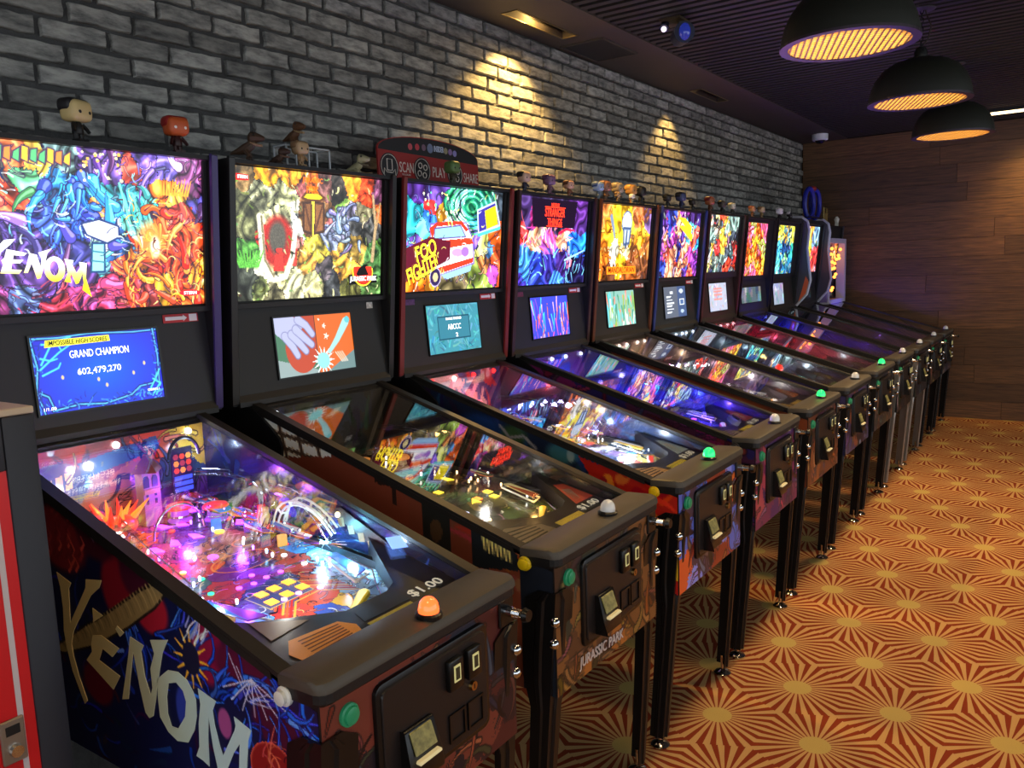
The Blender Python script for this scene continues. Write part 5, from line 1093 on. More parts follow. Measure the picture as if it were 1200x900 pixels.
def sp_text(g, s, yz, w, h, m, fat=0.0, rot=0.0):
    y, z = yz; return lettering('screen_lettering', s, w, h, m, g, (0, math.cos(rot), math.sin(rot)), (-.0748, -math.sin(rot), math.cos(rot)), (spx(z)+.0016, y, z), fat=fat, depth=.0006)
def machine(sp):
    i = sp['i']; near = sp['near']
    root = empty('pinball_machine', (0, M0+MP*i, 0)); tag(root, sp['label'], 'pinball machine', 'pinball machines along the brick wall')
    body = obj('cabinet_body', CAB, BLK, root)
    # printed sides and front
    if near >= 2:
        wh = {3: (420, 240), 2: (200, 110)}[near]
        def SP(s, t):
            x = -1.0+1.055*s; top = np.minimum(gz(x)-.017, 1.165); z = top*(1-t)+.532*t; return (x, 0*x-CWH-.0008, z)
        def remap(cv):
            # the print was painted on a rectangle z .53..1.14; squeeze its columns to the sloping top edge
            a = cv.a.copy(); H, W = cv.h, cv.w
            for k in range(W):
                x = -1.0+1.055*(k+.5)/W; top = min(gz(x)-.017, 1.165); zz = top+(.532-top)*(np.arange(H)+.5)/H
                a[:, k] = cv.a[np.clip(((1.14-zz)/.61*H).astype(int), 0, H-1), k]
            cv.a = a; return cv
        obj('side_art', art_mesh('sa', remap(sp['side'](*wh)), SP), art_mat('print_satin', 0, .42, 0, .35), body)
    else:
        obj('side_art', cached(('sidepl', sp['sidecol']), lambda: MB().prism([(.055, .532), (.055, .85), (-1.0, gz(-1.0)-.03), (-1.0, .6)], 'y', -CWH-.001, -CWH+.001).mesh('side_art')), mat('ink_%d_%d_%d' % sp['sidecol'], rgb(*sp['sidecol']), .4, var=.3, vscale=9), body)
    fw = {3: (170, 100), 2: (100, 60), 1: (60, 36), 0: (30, 18)}[near]
    obj('front_art', art_mesh('fa', front_gen([tuple(min(255, int(v*1.4)) for v in c) for c in sp['front']])(fw[0], fw[1], i+3), front_xyz), art_mat('print_satin'), body)
    for s in (-1, 1):
        obj('side_rail', RLS[s], RAIL, root); obj('hinge_bracket', HNG[s], BLK, root)
        tr = obj('side_trim', TRM[s], mat('trim_%d_%d_%d' % sp['trim'], rgb(*sp['trim']), .35, emit=0), root)
        b = obj('flipper_button', DM['flip'], mat('btn_%d_%d_%d' % sp['btn'], rgb(*sp['btn']), .35), root, (-.022, s*(CWH+.0005), .862), (math.pi/2 if s < 0 else -math.pi/2, 0, 0))
        for f in (-1, 1):
            lg = obj('leg', LEG[(f, s)], sp.get('legm', LEGK), root); obj('leveller', FOOT[(f, s)], CHROME, lg); [obj('bolt', BOLT, CHROME, lg, q) for q in bolt_spots(f, s)]
    obj('lockbar', LKB, LOCK, root); obj('front_moulding', MLD, BLK, root); obj('playfield_glass', GLS, GLASS, root)
    # coin door
    d = obj('coin_door', DM['frame'], PLASTK, root); obj('door_panel', DM['panel'], DOORK, d)
    for y in (.047, .107):
        e = obj('coin_entry', DM['slotbox'], PLASTK, d, (0, y, .782)); 
        obj('coin_plate', DM['slotplate'], mat('slot_lit', rgb(200, 192, 130), .4, emit=.2), d, (0, y, .785))
        if near >= 1: obj('coin_slot', DM['slot'], mat('slot_dark', rgb(60, 54, 30), .5), d, (0, y, .785))
    obj('lock', DM['lock'], mat('brass', rgb(190, 150, 90), .3, 1), d, (0, .108, .728)); obj('keyway', DM['keyhole'], PLASTK, d, (0, .108, .728))
    obj('bill_acceptor', DM['bill'], PLASTK, d, (0, -.066, .680))
    bl = obj('bill_label', DM['billcard'], mat('bill_yellow', rgb(140, 132, 76), .5, emit=.04, var=.5, vscale=60), d, (0, -.066, .680)); obj('bill_slot_lip', DM['billlip'], mat('lip_cream', rgb(226, 210, 160), .4, emit=.12), d, (0, -.066, .680))
    obj('coin_return', DM['return'], PLASTK, d, (0, .085, .668))
    obj('start_button', DM['button'], mat('start_green', rgb(30, 120, 80), .35, emit=.12), root, (.0588, -.220, .820), (0, math.pi/2, 0))
    pp = obj('plunger', DM['plunger_plate'], PLASTK, root, (0, .250, .835)); obj('plunger_rod', DM['rod'], CHROME, pp); obj('spring', DM['spring'], CHROME, pp); obj('plunger_knob', DM['knob'], PLASTK, pp)
    ac = obj('button_collar', DM['domebase'], PLASTK, root, sp.get('act_at', (.030, .045, .9055)), (0, .05, 0)); 
    ab = sp['action']; obj('action_button', DM['dome'], mat('act_%d_%d_%d' % ab[0], rgb(*ab[0]), .15, emit=ab[1], coat=.6), ac, (0, 0, .008))
    # backbox
    bb = obj('backbox', BBX, BLK, root)
    box = sp.get('bgbox', (-.308, .308, 1.512, 1.910))
    obj('display_panel', PNL, PANELK, bb)
    obj('backglass_frame', BGF if box[1] > .3 and box[0] < -.3 else bg_frame_mesh(*box), PANELK, bb)
    g = backglass(root, sp, near, box)
    sb = sp.get('scrbox', (-.168, .168, 1.260, 1.452)); w = {3: 170, 2: 120, 1: 60, 0: 26}[near]
    obj('bezel', cached(('bz', sb), lambda: bezel_mesh(*sb)), PLASTK, bb)
    cv = sp['scr'](w, int(w*(sb[3]-sb[2])/(sb[1]-sb[0])), 4)
    sc = obj('display_screen', art_mesh('sc', cv, lambda s, t: (spx(sb[3]*(1-t)+sb[2]*t)+.001, sb[0]+(sb[1]-sb[0])*s, sb[3]*(1-t)+sb[2]*t)), art_mat('screen_%d' % int(sp.get('scr_e', 1.1)*100), sp.get('scr_e', 1.1), .2), root)
    if sp.get('sticker', True):
        st = obj('sticker', MB().box(0, .0012, .195, .306, -.012, .012).mesh('sticker'), mat('sticker_red', rgb(176, 40, 44), .5), bb, (spx(1.475)-.001, 0, 1.474), (0, -.075, 0))
        obj('sticker_arrow', MB().prism([(.202, -.005), (.258, -.005), (.258, -.009), (.270, 0), (.258, .009), (.258, .005), (.202, .005)], 'x', .0012, .0018), mat('sticker_white', rgb(226, 220, 216), .5), st)
        obj('sticker_patch', MB().box(.0012, .0018, .277, .302, -.010, .010), mat('sticker_white'), st)
    if sp.get('tag2'): obj('sticker', MB().box(0, .0012, sp['tag2'][0], sp['tag2'][1], -.011, .011), mat('tag_%d_%d_%d' % sp['tag2'][2], rgb(*sp['tag2'][2]), .5, var=.4, vscale=90), bb, (spx(1.475)-.001, 0, 1.472), (0, -.075, 0))
    sp2 = dict(sp); sp2.setdefault('gain', (2.0, 2.8, 3.0, 3.4, 5.0, 5.0, 6.0, 5.0, 4.0, 3.4, 4.0)[i]); sp2.setdefault('name', str(i))
    playfield(root, sp2, 100+i*13, near)
    if sp.get('extra'): sp['extra'](root, g, sc, bb)
    return root

def rnd_inserts(seed, n, cols, kinds=('round', 'arrow', 'small', 'square', 'wedge')):
    r = random.Random(seed); out = []
    for _ in range(n):
        out.append((r.choice(kinds), r.uniform(-.88, -.27), r.uniform(-.15, .16), r.choice(cols)))
    return out
def std_cards(right=(70, 66, 60), left=(150, 120, 60), mid=(150, 140, 60)):
    right, left, mid = (tuple(min(255, int(v*1.45)) for v in c) for c in (right, left, mid))
    return [('decal', [(-.14, .165), (-.215, .205), (-.205, .235), (-.145, .20)], (214, 206, 200)), ('card', [(-.060, -.235), (-.150, -.225), (-.165, -.17), (-.120, -.06), (-.070, -.045), (-.052, -.15)], left), ('decal', [(-.055, -.02), (-.10, -.02), (-.10, .11), (-.055, .11)], mid), ('card', [(-.13, .15), (-.25, .215), (-.235, .25), (-.13, .25)], right)]
GREEN, ORANGE, CLEAR = ((20, 190, 80), 1.6), ((255, 90, 40), 1.3), ((200, 200, 200), .05)
# ------------------------------------------------------------------ the eleven machines
VSIDE = {'V': [(-0.783, 0.942), (-0.723, 0.928), (-0.736, 0.912), (-0.746, 0.831), (-0.662, 0.929), (-0.657, 0.949), (-0.593, 0.959), (-0.605, 0.94), (-0.644, 0.915), (-0.735, 0.815), (-0.751, 0.781), (-0.748, 0.754), (-0.733, 0.709), (-0.707, 0.658), (-0.721, 0.647), (-0.76, 0.715), (-0.774, 0.766), (-0.779, 0.805), (-0.771, 0.861), (-0.773, 0.909)],
 'E': [(-0.654, 0.823), (-0.618, 0.832), (-0.551, 0.818), (-0.581, 0.792), (-0.618, 0.802), (-0.638, 0.771), (-0.558, 0.755), (-0.591, 0.716), (-0.691, 0.758), (-0.664, 0.784), (-0.664, 0.801)], 'E1': [(-0.642, 0.888), (-0.602, 0.879), (-0.644, 0.856)], 'E2': [(-0.549, 0.869), (-0.525, 0.859), (-0.542, 0.846), (-0.557, 0.86)],
 'N': [(-0.503, 0.856), (-0.455, 0.848), (-0.467, 0.832), (-0.462, 0.78), (-0.447, 0.744), (-0.438, 0.762), (-0.438, 0.803), (-0.419, 0.84), (-0.429, 0.866), (-0.366, 0.881), (-0.376, 0.867), (-0.39, 0.847), (-0.421, 0.767), (-0.429, 0.741), (-0.445, 0.699), (-0.46, 0.69), (-0.473, 0.699), (-0.485, 0.75), (-0.496, 0.825), (-0.517, 0.766), (-0.534, 0.711), (-0.559, 0.703), (-0.536, 0.761), (-0.515, 0.816)],
 'O': [(-0.417, 0.787), (-0.376, 0.816), (-0.342, 0.821), (-0.314, 0.812), (-0.297, 0.793), (-0.29, 0.778), (-0.292, 0.743), (-0.304, 0.711), (-0.329, 0.678), (-0.365, 0.67), (-0.395, 0.68), (-0.42, 0.705), (-0.421, 0.744)], 'Oi': [(-0.378, 0.788), (-0.351, 0.797), (-0.33, 0.785), (-0.323, 0.765), (-0.331, 0.732), (-0.359, 0.698), (-0.382, 0.696), (-0.391, 0.72), (-0.389, 0.756)],
 'M': [(-0.28, 0.804), (-0.226, 0.793), (-0.239, 0.771), (-0.236, 0.742), (-0.225, 0.702), (-0.218, 0.686), (-0.175, 0.751), (-0.171, 0.761), (-0.174, 0.778), (-0.126, 0.765), (-0.137, 0.742), (-0.151, 0.666), (-0.174, 0.658), (-0.163, 0.728), (-0.184, 0.703), (-0.218, 0.646), (-0.237, 0.649), (-0.247, 0.695), (-0.253, 0.755), (-0.261, 0.709), (-0.265, 0.649), (-0.283, 0.655), (-0.305, 0.658), (-0.292, 0.681), (-0.287, 0.732), (-0.276, 0.773)]}
VGLASS = {'V': [(-0.268, 1.695), (-0.236, 1.689), (-0.228, 1.671), (-0.213, 1.686), (-0.188, 1.689), (-0.201, 1.675), (-0.223, 1.657), (-0.231, 1.625), (-0.245, 1.667)], 'E': [(-0.209, 1.665), (-0.164, 1.656), (-0.172, 1.649), (-0.195, 1.651), (-0.197, 1.641), (-0.173, 1.64), (-0.181, 1.632), (-0.199, 1.632), (-0.202, 1.618), (-0.178, 1.616), (-0.185, 1.607), (-0.226, 1.609), (-0.219, 1.629), (-0.222, 1.639), (-0.215, 1.645)],
 'N': [(-0.158, 1.656), (-0.142, 1.652), (-0.134, 1.622), (-0.131, 1.643), (-0.138, 1.657), (-0.105, 1.667), (-0.117, 1.655), (-0.126, 1.624), (-0.136, 1.596), (-0.144, 1.594), (-0.155, 1.633), (-0.165, 1.609), (-0.174, 1.609), (-0.166, 1.629)], 'O': [(-.101+.025*math.cos(a), 1.617+.031*math.sin(a)) for a in (2*math.pi*k/20 for k in range(20))], 'Oi': [(-.102+.011*math.cos(a), 1.619+.018*math.sin(a)) for a in (2*math.pi*k/16 for k in range(16))],
 'M': [(-0.076, 1.642), (-0.054, 1.638), (-0.058, 1.628), (-0.048, 1.606), (-0.038, 1.621), (-0.04, 1.634), (-0.021, 1.631), (-0.025, 1.593), (-0.012, 1.545), (-0.035, 1.564), (-0.031, 1.582), (-0.033, 1.606), (-0.044, 1.581), (-0.051, 1.579), (-0.061, 1.605), (-0.065, 1.598), (-0.062, 1.582), (-0.079, 1.586), (-0.07, 1.607), (-0.072, 1.628)]}
def shade_mesh(me, fn):
    """colour attribute from height: the lettering's own printed fade"""
    at = me.color_attributes.new('art', 'FLOAT_COLOR', 'POINT')
    for v in me.vertices: at.data[v.index].color = tuple(lin(np.array(fn(v.co))/255.))+(1,)
    return me
def mixc(a, b, t): t = max(0, min(1, t)); return tuple(a[k]*(1-t)+b[k]*t for k in range(3))
def extra_m0(root, g, sc, bb):
    P = [([V for V in VSIDE['V']], []), (VSIDE['E'], []), (VSIDE['E1'], []), (VSIDE['E2'], []), (VSIDE['N'], []), (VSIDE['O'], [VSIDE['Oi']]), (VSIDE['M'], [])]
    me = poly_letters(P, lambda x, z: (x, -CWH-.001, z), (0, -1, 0), .0012).mesh('title_lettering')
    shade_mesh(me, lambda c: mixc((240, 206, 136), (200, 228, 228), (c.x+.62)/.38)); obj('title_lettering', me, art_mat('print_satin'), root)
    P = [(VGLASS[k], [VGLASS['Oi']] if k == 'O' else []) for k in 'VENOM']
    bd = poly_letters([([(.0045*(1 if a > 0 else 1)*0+a, b) for a, b in q], h) for q, h in P], lambda y, z: (bgx(z)+.0022, y, z), (1, 0, -.1), .0012).mesh('title_lettering')
    shade_mesh(bd, lambda c: mixc((255, 214, 20), (255, 255, 255), (c.z-1.585)/.045)); obj('title_lettering', bd, art_mat('backlit_art', .85), g)
    W = glow('ink_white', rgb(255, 255, 255), .9); K = mat('ink_black', rgb(8, 8, 12), .4)
    obj('highlight_bar', MB().prism([(-.135, 1.424), (-.132, 1.442), (.032, 1.444), (.034, 1.428)], 'x', spx(1.435)+.0015, spx(1.435)+.002), glow('bar_yellow', rgb(240, 232, 60), .6), sc)
    sp_text(sc, 'IMPOSSIBLE HIGH SCORES', (-.050, 1.4345), .152, .0120, K, .012).location.x += .0008
    sp_text(sc, 'GRAND CHAMPION', (.003, 1.402), .158, .019, W, 0.0); sp_text(sc, '602,479,270', (-.004, 1.355), .116, .019, W, 0.0); sp_text(sc, '1/1.00', (-.142, 1.272), .030, .008, W, 0.0); sp_text(sc, 'CREDITS 1', (.138, 1.285), .034, .006, W, 0.0)
    obj('maker_badge', MB().prism(circ(.272, 1.545, .034, 20, .009), 'x', bgx(1.545)+.002, bgx(1.545)+.0035), glow('badge_red', rgb(200, 30, 36), .9), g)
    bg_text(g, 'STERN', (.272, 1.545), .040, .009, W, lift=.0042)
    # rope-like front print left of the coin door, tower and plaque toys
    t = obj('tower', MB().box(-.95, -.915, .012, .060, pz(-.93), 1.085), mat('tower_stone', rgb(150, 110, 120), .5, var=.2), root)
    tb = MB(); tb.lathe([(.045, 1.085), (.040, 1.092), (.003, 1.128)], 4, (-.9325, .036, 0)); obj('tower_roof', tb, mat('tower_roof', rgb(110, 50, 50), .5), t)
    for y in (.022, .046):
        obj('window', MB().prism([(y-.008, 1.045), (y+.008, 1.045), (y+.008, 1.068), (y+.004, 1.076), (y-.004, 1.076), (y-.008, 1.068)], 'x', -.915, -.9135), mat('tower_dark', rgb(36, 34, 60), .4), t)
        for q in (1.0, 1.02): obj('window', MB().box(-.915, -.9138, y-.003, y+.003, q, q+.013), mat('tower_dark'), t)
    obj('tower_sign', MB().box(-.915, -.912, .014, .058, 1.027, 1.040), mat('tower_tan', rgb(180, 140, 90), .5), t)
    pq = obj('plaque', MB().box(-.952, -.946, .118, .182, 1.0, 1.125), mat('plaque_dark', rgb(40, 40, 60), .4), root)
    for r_ in range(3):
        for k in range(3):
            cc = [(200, 70, 40), (230, 150, 50), (150, 60, 60)][(r_+k) % 3]; z = 1.063+.019*r_
            obj('pane', MB().prism(circ(.131+.019*k, z, .0085, 6), 'x', -.946, -.9445), glow('pane_%d_%d_%d' % cc, rgb(*cc), .5), pq)
    for r_ in range(3): obj('pane', MB().box(-.946, -.9445, .123, .177, 1.004+.016*r_, 1.015+.016*r_), glow('pane_blue', rgb(60, 90, 190), .6), pq)
    obj('plaque_arch', MB().tube([(-.935, .150+.046*math.cos(a), 1.10+.055*math.sin(a)) for a in (math.pi*k/14 for k in range(15))], .005, 6), STEEL, root)
    b = obj('flame_cluster', MB().ball((-.90, -.07, pz(-.9)+.03), (.03, .05, .03), 12, 8).mesh('flame_cluster', smooth=True), mat('flame_red', rgb(220, 60, 30), .35, emit=.5), root)
    for k in range(9): obj('flame', MB().cyl((-.90+.012*math.cos(k*2.1), -.07+.034*math.cos(k*1.3), pz(-.9)+.05), (-.89+.03*math.cos(k*2.1), -.07+.065*math.cos(k*1.3+.2), pz(-.9)+.095+.01*math.sin(k)), .009, .001, 6), mat(['flame_orange', 'flame_red'][k % 2], rgb(250, 140, 40), .35, emit=.6), b)
    pl = obj('name_plate', MB().prism([(-.49, .985), (-.445, .998), (-.255, .917), (-.30, .895)], 'y', .2535, .2565), mat('plate_brown', rgb(70, 50, 44), .4), root)
    for k in range(5): obj('plate_line', MB().prism([(-.455+.034*k, .968-.0145*k), (-.435+.034*k, .972-.0145*k), (-.430+.034*k, .950-.0145*k), (-.45+.034*k, .946-.0145*k)], 'y', .2528, .2535), mat('plate_tan', rgb(150, 116, 84), .5), pl)
    for x, z in ((-.452, .978), (-.285, .907)): obj('plate_screw', MB().ball((x, .2515, z), .0075), glow('screw_glow', rgb(255, 224, 170), 2.5), pl)  # screw heads of the plate, brightened by a glow in their material
    for k in range(3): obj('bottle', MB().lathe([(.012, 0), (.014, .03), (.009, .042), (.009, .055), (.003, .056)], 12, (-.70+.03*k, .20-.012*k, pz(-.7)+.02)), [ACRYL, mat('bottle_red', rgb(220, 30, 40), .15, emit=.4, coat=.5), mat('bottle_tan', rgb(210, 180, 110), .3, emit=.2)][k], root)
    obj('hand_ramp', wire_ramp([(-.62+.02*k, .205-.02*math.sin(k*.5), pz(-.62)+.03+.075*math.sin(math.pi*k/9)) for k in range(10)], .012, .003), mat('bone', rgb(226, 216, 190), .35, emit=.15), root)
    for k in range(12):
        a = k*.52; obj('web_wire', MB().tube([(-.42, .175, pz(-.42)+.048), (-.42+.06*math.cos(a), .175+.045*math.sin(a), pz(-.42)+.046)], .0012, 4), CHROME, root)
    obj('mini_screen', MB().prism([(-.20, .175), (-.25, .205), (-.235, .24), (-.185, .212)], 'z', 0, .001).mesh('mini_screen'), glow('mini_blue', rgb(110, 150, 240), .8), root, (0, 0, az(-.22)+.006), (0, .21, 0))

I0 = [('wedge', x, y, (176, 60, 255)) for x, y in [(-.939, .161), (-.865, .212), (-.87, .083), (-.885, .042), (-.773, .06), (-.77, -.003), (-.762, -.058), (-.773, .194), (-.80, .24)]] + [('small', x, y, (190, 70, 255)) for x, y in [(-.455, .065), (-.455, .024), (-.487, .008), (-.449, -.016), (-.454, -.052), (-.55, .041)]] + [('round', -.637, .012, (190, 60, 255))] + \
     [('small', x, y, (255, 40, 30)) for x, y in [(-.871, .177), (-.882, .113), (-.848, .041), (-.822, .194), (-.646, -.04), (-.573, .181)]] + [('small', x, y, (20, 190, 110)) for x, y in [(-.553, -.078), (-.476, -.109)]] + [('round', -.761, .12, (255, 200, 40)), ('small', -.612, -.086, (255, 220, 60))] + [('small', x, y, (255, 250, 250)) for x, y in [(-.523, .133), (-.45, .133)]] + [('small', x, y, (255, 150, 240)) for x, y in [(-.325, .069), (-.339, .019), (-.339, -.022)]] + [('square', x, y, (200, 120, 30)) for x, y in [(-.399, .041), (-.397, -.002), (-.393, -.04), (-.358, .046), (-.355, -.001), (-.349, -.048)]]
WH, BLU, PUR, RED, PNK, AMB, CYN = (255, 250, 240), (70, 110, 255), (150, 60, 255), (255, 50, 40), (255, 110, 150), (255, 190, 100), (120, 220, 255)
def extra_m1(root, g, sc, bb):
    W = glow('ink_white', rgb(255, 255, 255), .9); K = mat('ink_black')
    Y_ = glow('ring_yellow', rgb(250, 220, 40), 1.4); Rr = glow('badge_crimson', rgb(220, 40, 24), 1.2)
    def disc(r0, m, lift): obj('badge', MB().prism(circ(.218, 1.592, r0, 28, r0), 'x', bgx(1.592)+lift, bgx(1.592)+lift+.0006), m, g)
    disc(.050, Y_, .0025); disc(.046, Rr, .0032)
    obj('badge_shape', MB().prism([(.185, 1.585), (.198, 1.603), (.215, 1.612), (.232, 1.622), (.244, 1.616), (.232, 1.608), (.238, 1.594), (.245, 1.58), (.19, 1.578)], 'x', bgx(1.592)+.0039, bgx(1.592)+.0045), mat('ink_black'), g)
    obj('badge_banner', MB().prism([(.150, 1.548), (.150, 1.582), (.286, 1.582), (.286, 1.552)], 'x', bgx(1.565)+.0048, bgx(1.565)+.0054), mat('ink_black'), g)
    bg_text(g, 'JURASSIC PARK', (.218, 1.566), .130, .022, W, lift=.0074, fat=.006)
    O = glow('ink_orange', rgb(240, 100, 30), 1.2); bg_text(g, 'JURASSIC', (-.012, 1.885), .085, .020, O, fat=.006); bg_text(g, 'PARK', (-.012, 1.858), .050, .022, O, fat=.006)
    obj('maker_badge', MB().prism([(-.306, 1.868), (-.306, 1.888), (-.262, 1.886), (-.262, 1.870)], 'x', bgx(1.88)+.002, bgx(1.88)+.0034), glow('badge_red'  , rgb(200, 30, 36), .9), g)
    bg_text(g, 'STERN', (-.284, 1.879), .036, .010, W, lift=.0042)
    lettering('front_lettering', 'JURASSIC PARK', .232, .036, mat('letter_stone', rgb(214, 194, 184), .5), root, (0, 1, 0), (0, .05, 1), (.0612, -.058, .566), fat=.012, shear=.1, depth=.002)
def extra_m2(root, g, sc, bb):
    Yl = glow('ink_yellow', rgb(255, 226, 40), 1.5); Oo = glow('ink_flame', rgb(255, 130, 30), 1.3); Dk = mat('ink_plum', rgb(70, 20, 40), .4)
    for m, d in ((Dk, 0), (Yl, 1)):
        bg_text(g, 'FOO', (-.185+.004*(1-d), 1.668-.004*(1-d)), .125, .060, m, .30, .02-.012*d, .003+.0012*d); bg_text(g, 'FIGHTERS', (-.188+.004*(1-d), 1.604-.004*(1-d)), .220, .062, m if d == 0 else Oo if False else Yl, .36, .02-.012*d, .003+.0012*d)
    W = glow('ink_white'); sp_text(sc, 'PLAYING TOGETHER', (.0, 1.395), .10, .010, W, 0.0); sp_text(sc, 'ABCCC', (.0, 1.362), .085, .022, W, 0.0); sp_text(sc, '2', (.012, 1.328), .014, .016, W, 0.0)
def extra_m3(root, g, sc, bb):
    Rl = glow('ink_neon', rgb(255, 50, 24), 1.6)
    bg_text(g, 'NETFLIX', (.0, 1.880), .070, .016, Rl, fat=.006); bg_text(g, 'STRANGER', (.0, 1.845), .175, .040, Rl, fat=.006); bg_text(g, 'THINGS', (.0, 1.802), .130, .034, Rl, fat=.006)
    for dz, w_ in ((1.869, .18), (1.782, .14)): obj('title_rule', MB().box(bgx(dz)+.003, bgx(dz)+.004, -w_/2, w_/2, dz-.002, dz+.002), Rl, g)
def extra_m4(root, g, sc, bb):
    obj('title_plate', MB().prism([(-.19, 1.545), (-.19, 1.588), (.15, 1.588), (.15, 1.545)], 'x', bgx(1.566)+.003, bgx(1.566)+.004), glow('plate_orange', rgb(240, 120, 20), 1.2), g)
    bg_text(g, 'THE', (-.02, 1.599), .05, .012, glow('ink_rust', rgb(120, 40, 10), .2), fat=.01); bg_text(g, 'MANDALORIAN', (-.02, 1.5665), .31, .032, glow('ink_rust', rgb(120, 40, 10), .2), lift=.005, fat=.006)
def extra_m5(root, g, sc, bb):
    for k, z in enumerate((1.85, 1.80)):
        o = obj('title_block', MB().box(0, .0015, -.11, .11, -.022, .022).mesh('title_block'), glow('block_yellow', rgb(250, 196, 30), 1.3), g, (bgx(z)+.003, .06+.02*k, z-.0), (-.45, 0, 0))
def red_dome(x, y, z):
    def f(root, rr):
        obj('dome_flasher', MB().lathe([(.022, 0), (.022, .012), (.018, .026), (.010, .034), (.002, .036)], 16).mesh('dome_flasher', smooth=True), glow('dome_red', rgb(255, 30, 16), 3.5), root, (x, y, z))
    return ('dome', f)
def topper_plate(root, g, sc, bb):
    for k, z in enumerate((1.905,)): obj('header_strip', MB().box(-.994, -.985, -.2, .18, z-.02, z), glow('strip_lamp', rgb(250, 220, 140), 1.0), g)
def curved_wings(root, g, sc, bb):
    # bulging side wings with a pale rounded crown
    pts = [(-1.02, 1.20), (-.93, 1.30), (-.90, 1.42), (-.915, 1.55), (-.93, 1.70), (-.915, 1.85), (-.93, 1.93), (-.98, 1.97), (-1.06, 1.975), (-1.2, 1.94), (-1.25, 1.2)]
    for s in (-1, 1):
        a, b = sorted((s*.351, s*.362)); w_ = obj('side_wing', MB().prism(pts, 'y', a, b).mesh('side_wing', bevel=.004, seg=1), mat('wing_grey', rgb(70, 66, 76), .4), bb)
        edge = [(x, s*.357, z) for x, z in pts[:9]]; obj('wing_edge', MB().tube(edge, .012, 6), mat('wing_edge', rgb(190, 190, 205), .35), w_)
        obj('wing_flame', MB().prism([(-1.01, 1.21), (-.935, 1.30), (-.91, 1.40), (-.94, 1.46), (-.97, 1.34)], 'y', *sorted((s*.3622, s*.3635))), mat('wing_flame', rgb(210, 90, 50), .4), w_)
def pale_frame(root, g, sc, bb):
    # pale framed head with a violet curved cheek
    fr = MB(); x = -.955
    for a, b, c, d in ((-.33, -.285, 1.17, 1.80), (.295, .352, 1.17, 1.80), (-.285, .295, 1.755, 1.80), (-.285, .295, 1.17, 1.21)): fr.box(x-.06, x+.02, a, b, c, d)
    obj('head_frame', fr, mat('frame_pale', rgb(196, 190, 196), .4), bb)
    ch = [(-.36, 1.19), (-.331, 1.19), (-.331, 1.80), (-.345, 1.74), (-.36, 1.62), (-.367, 1.48), (-.366, 1.32)]
    obj('cheek', MB().prism(ch, 'x', x-.05, x+.012), mat('cheek_violet', rgb(128, 104, 160), .4), bb)
    for k in range(14):
        rr = random.Random(k); obj('lamp_bulb', MB().ball((x-.005, rr.uniform(-.22, .24), rr.uniform(1.25, 1.72)), .016, 8, 5), glow('bulb_orange', rgb(255, 130, 50), 2.2), g)
STR = 'pinball machine'
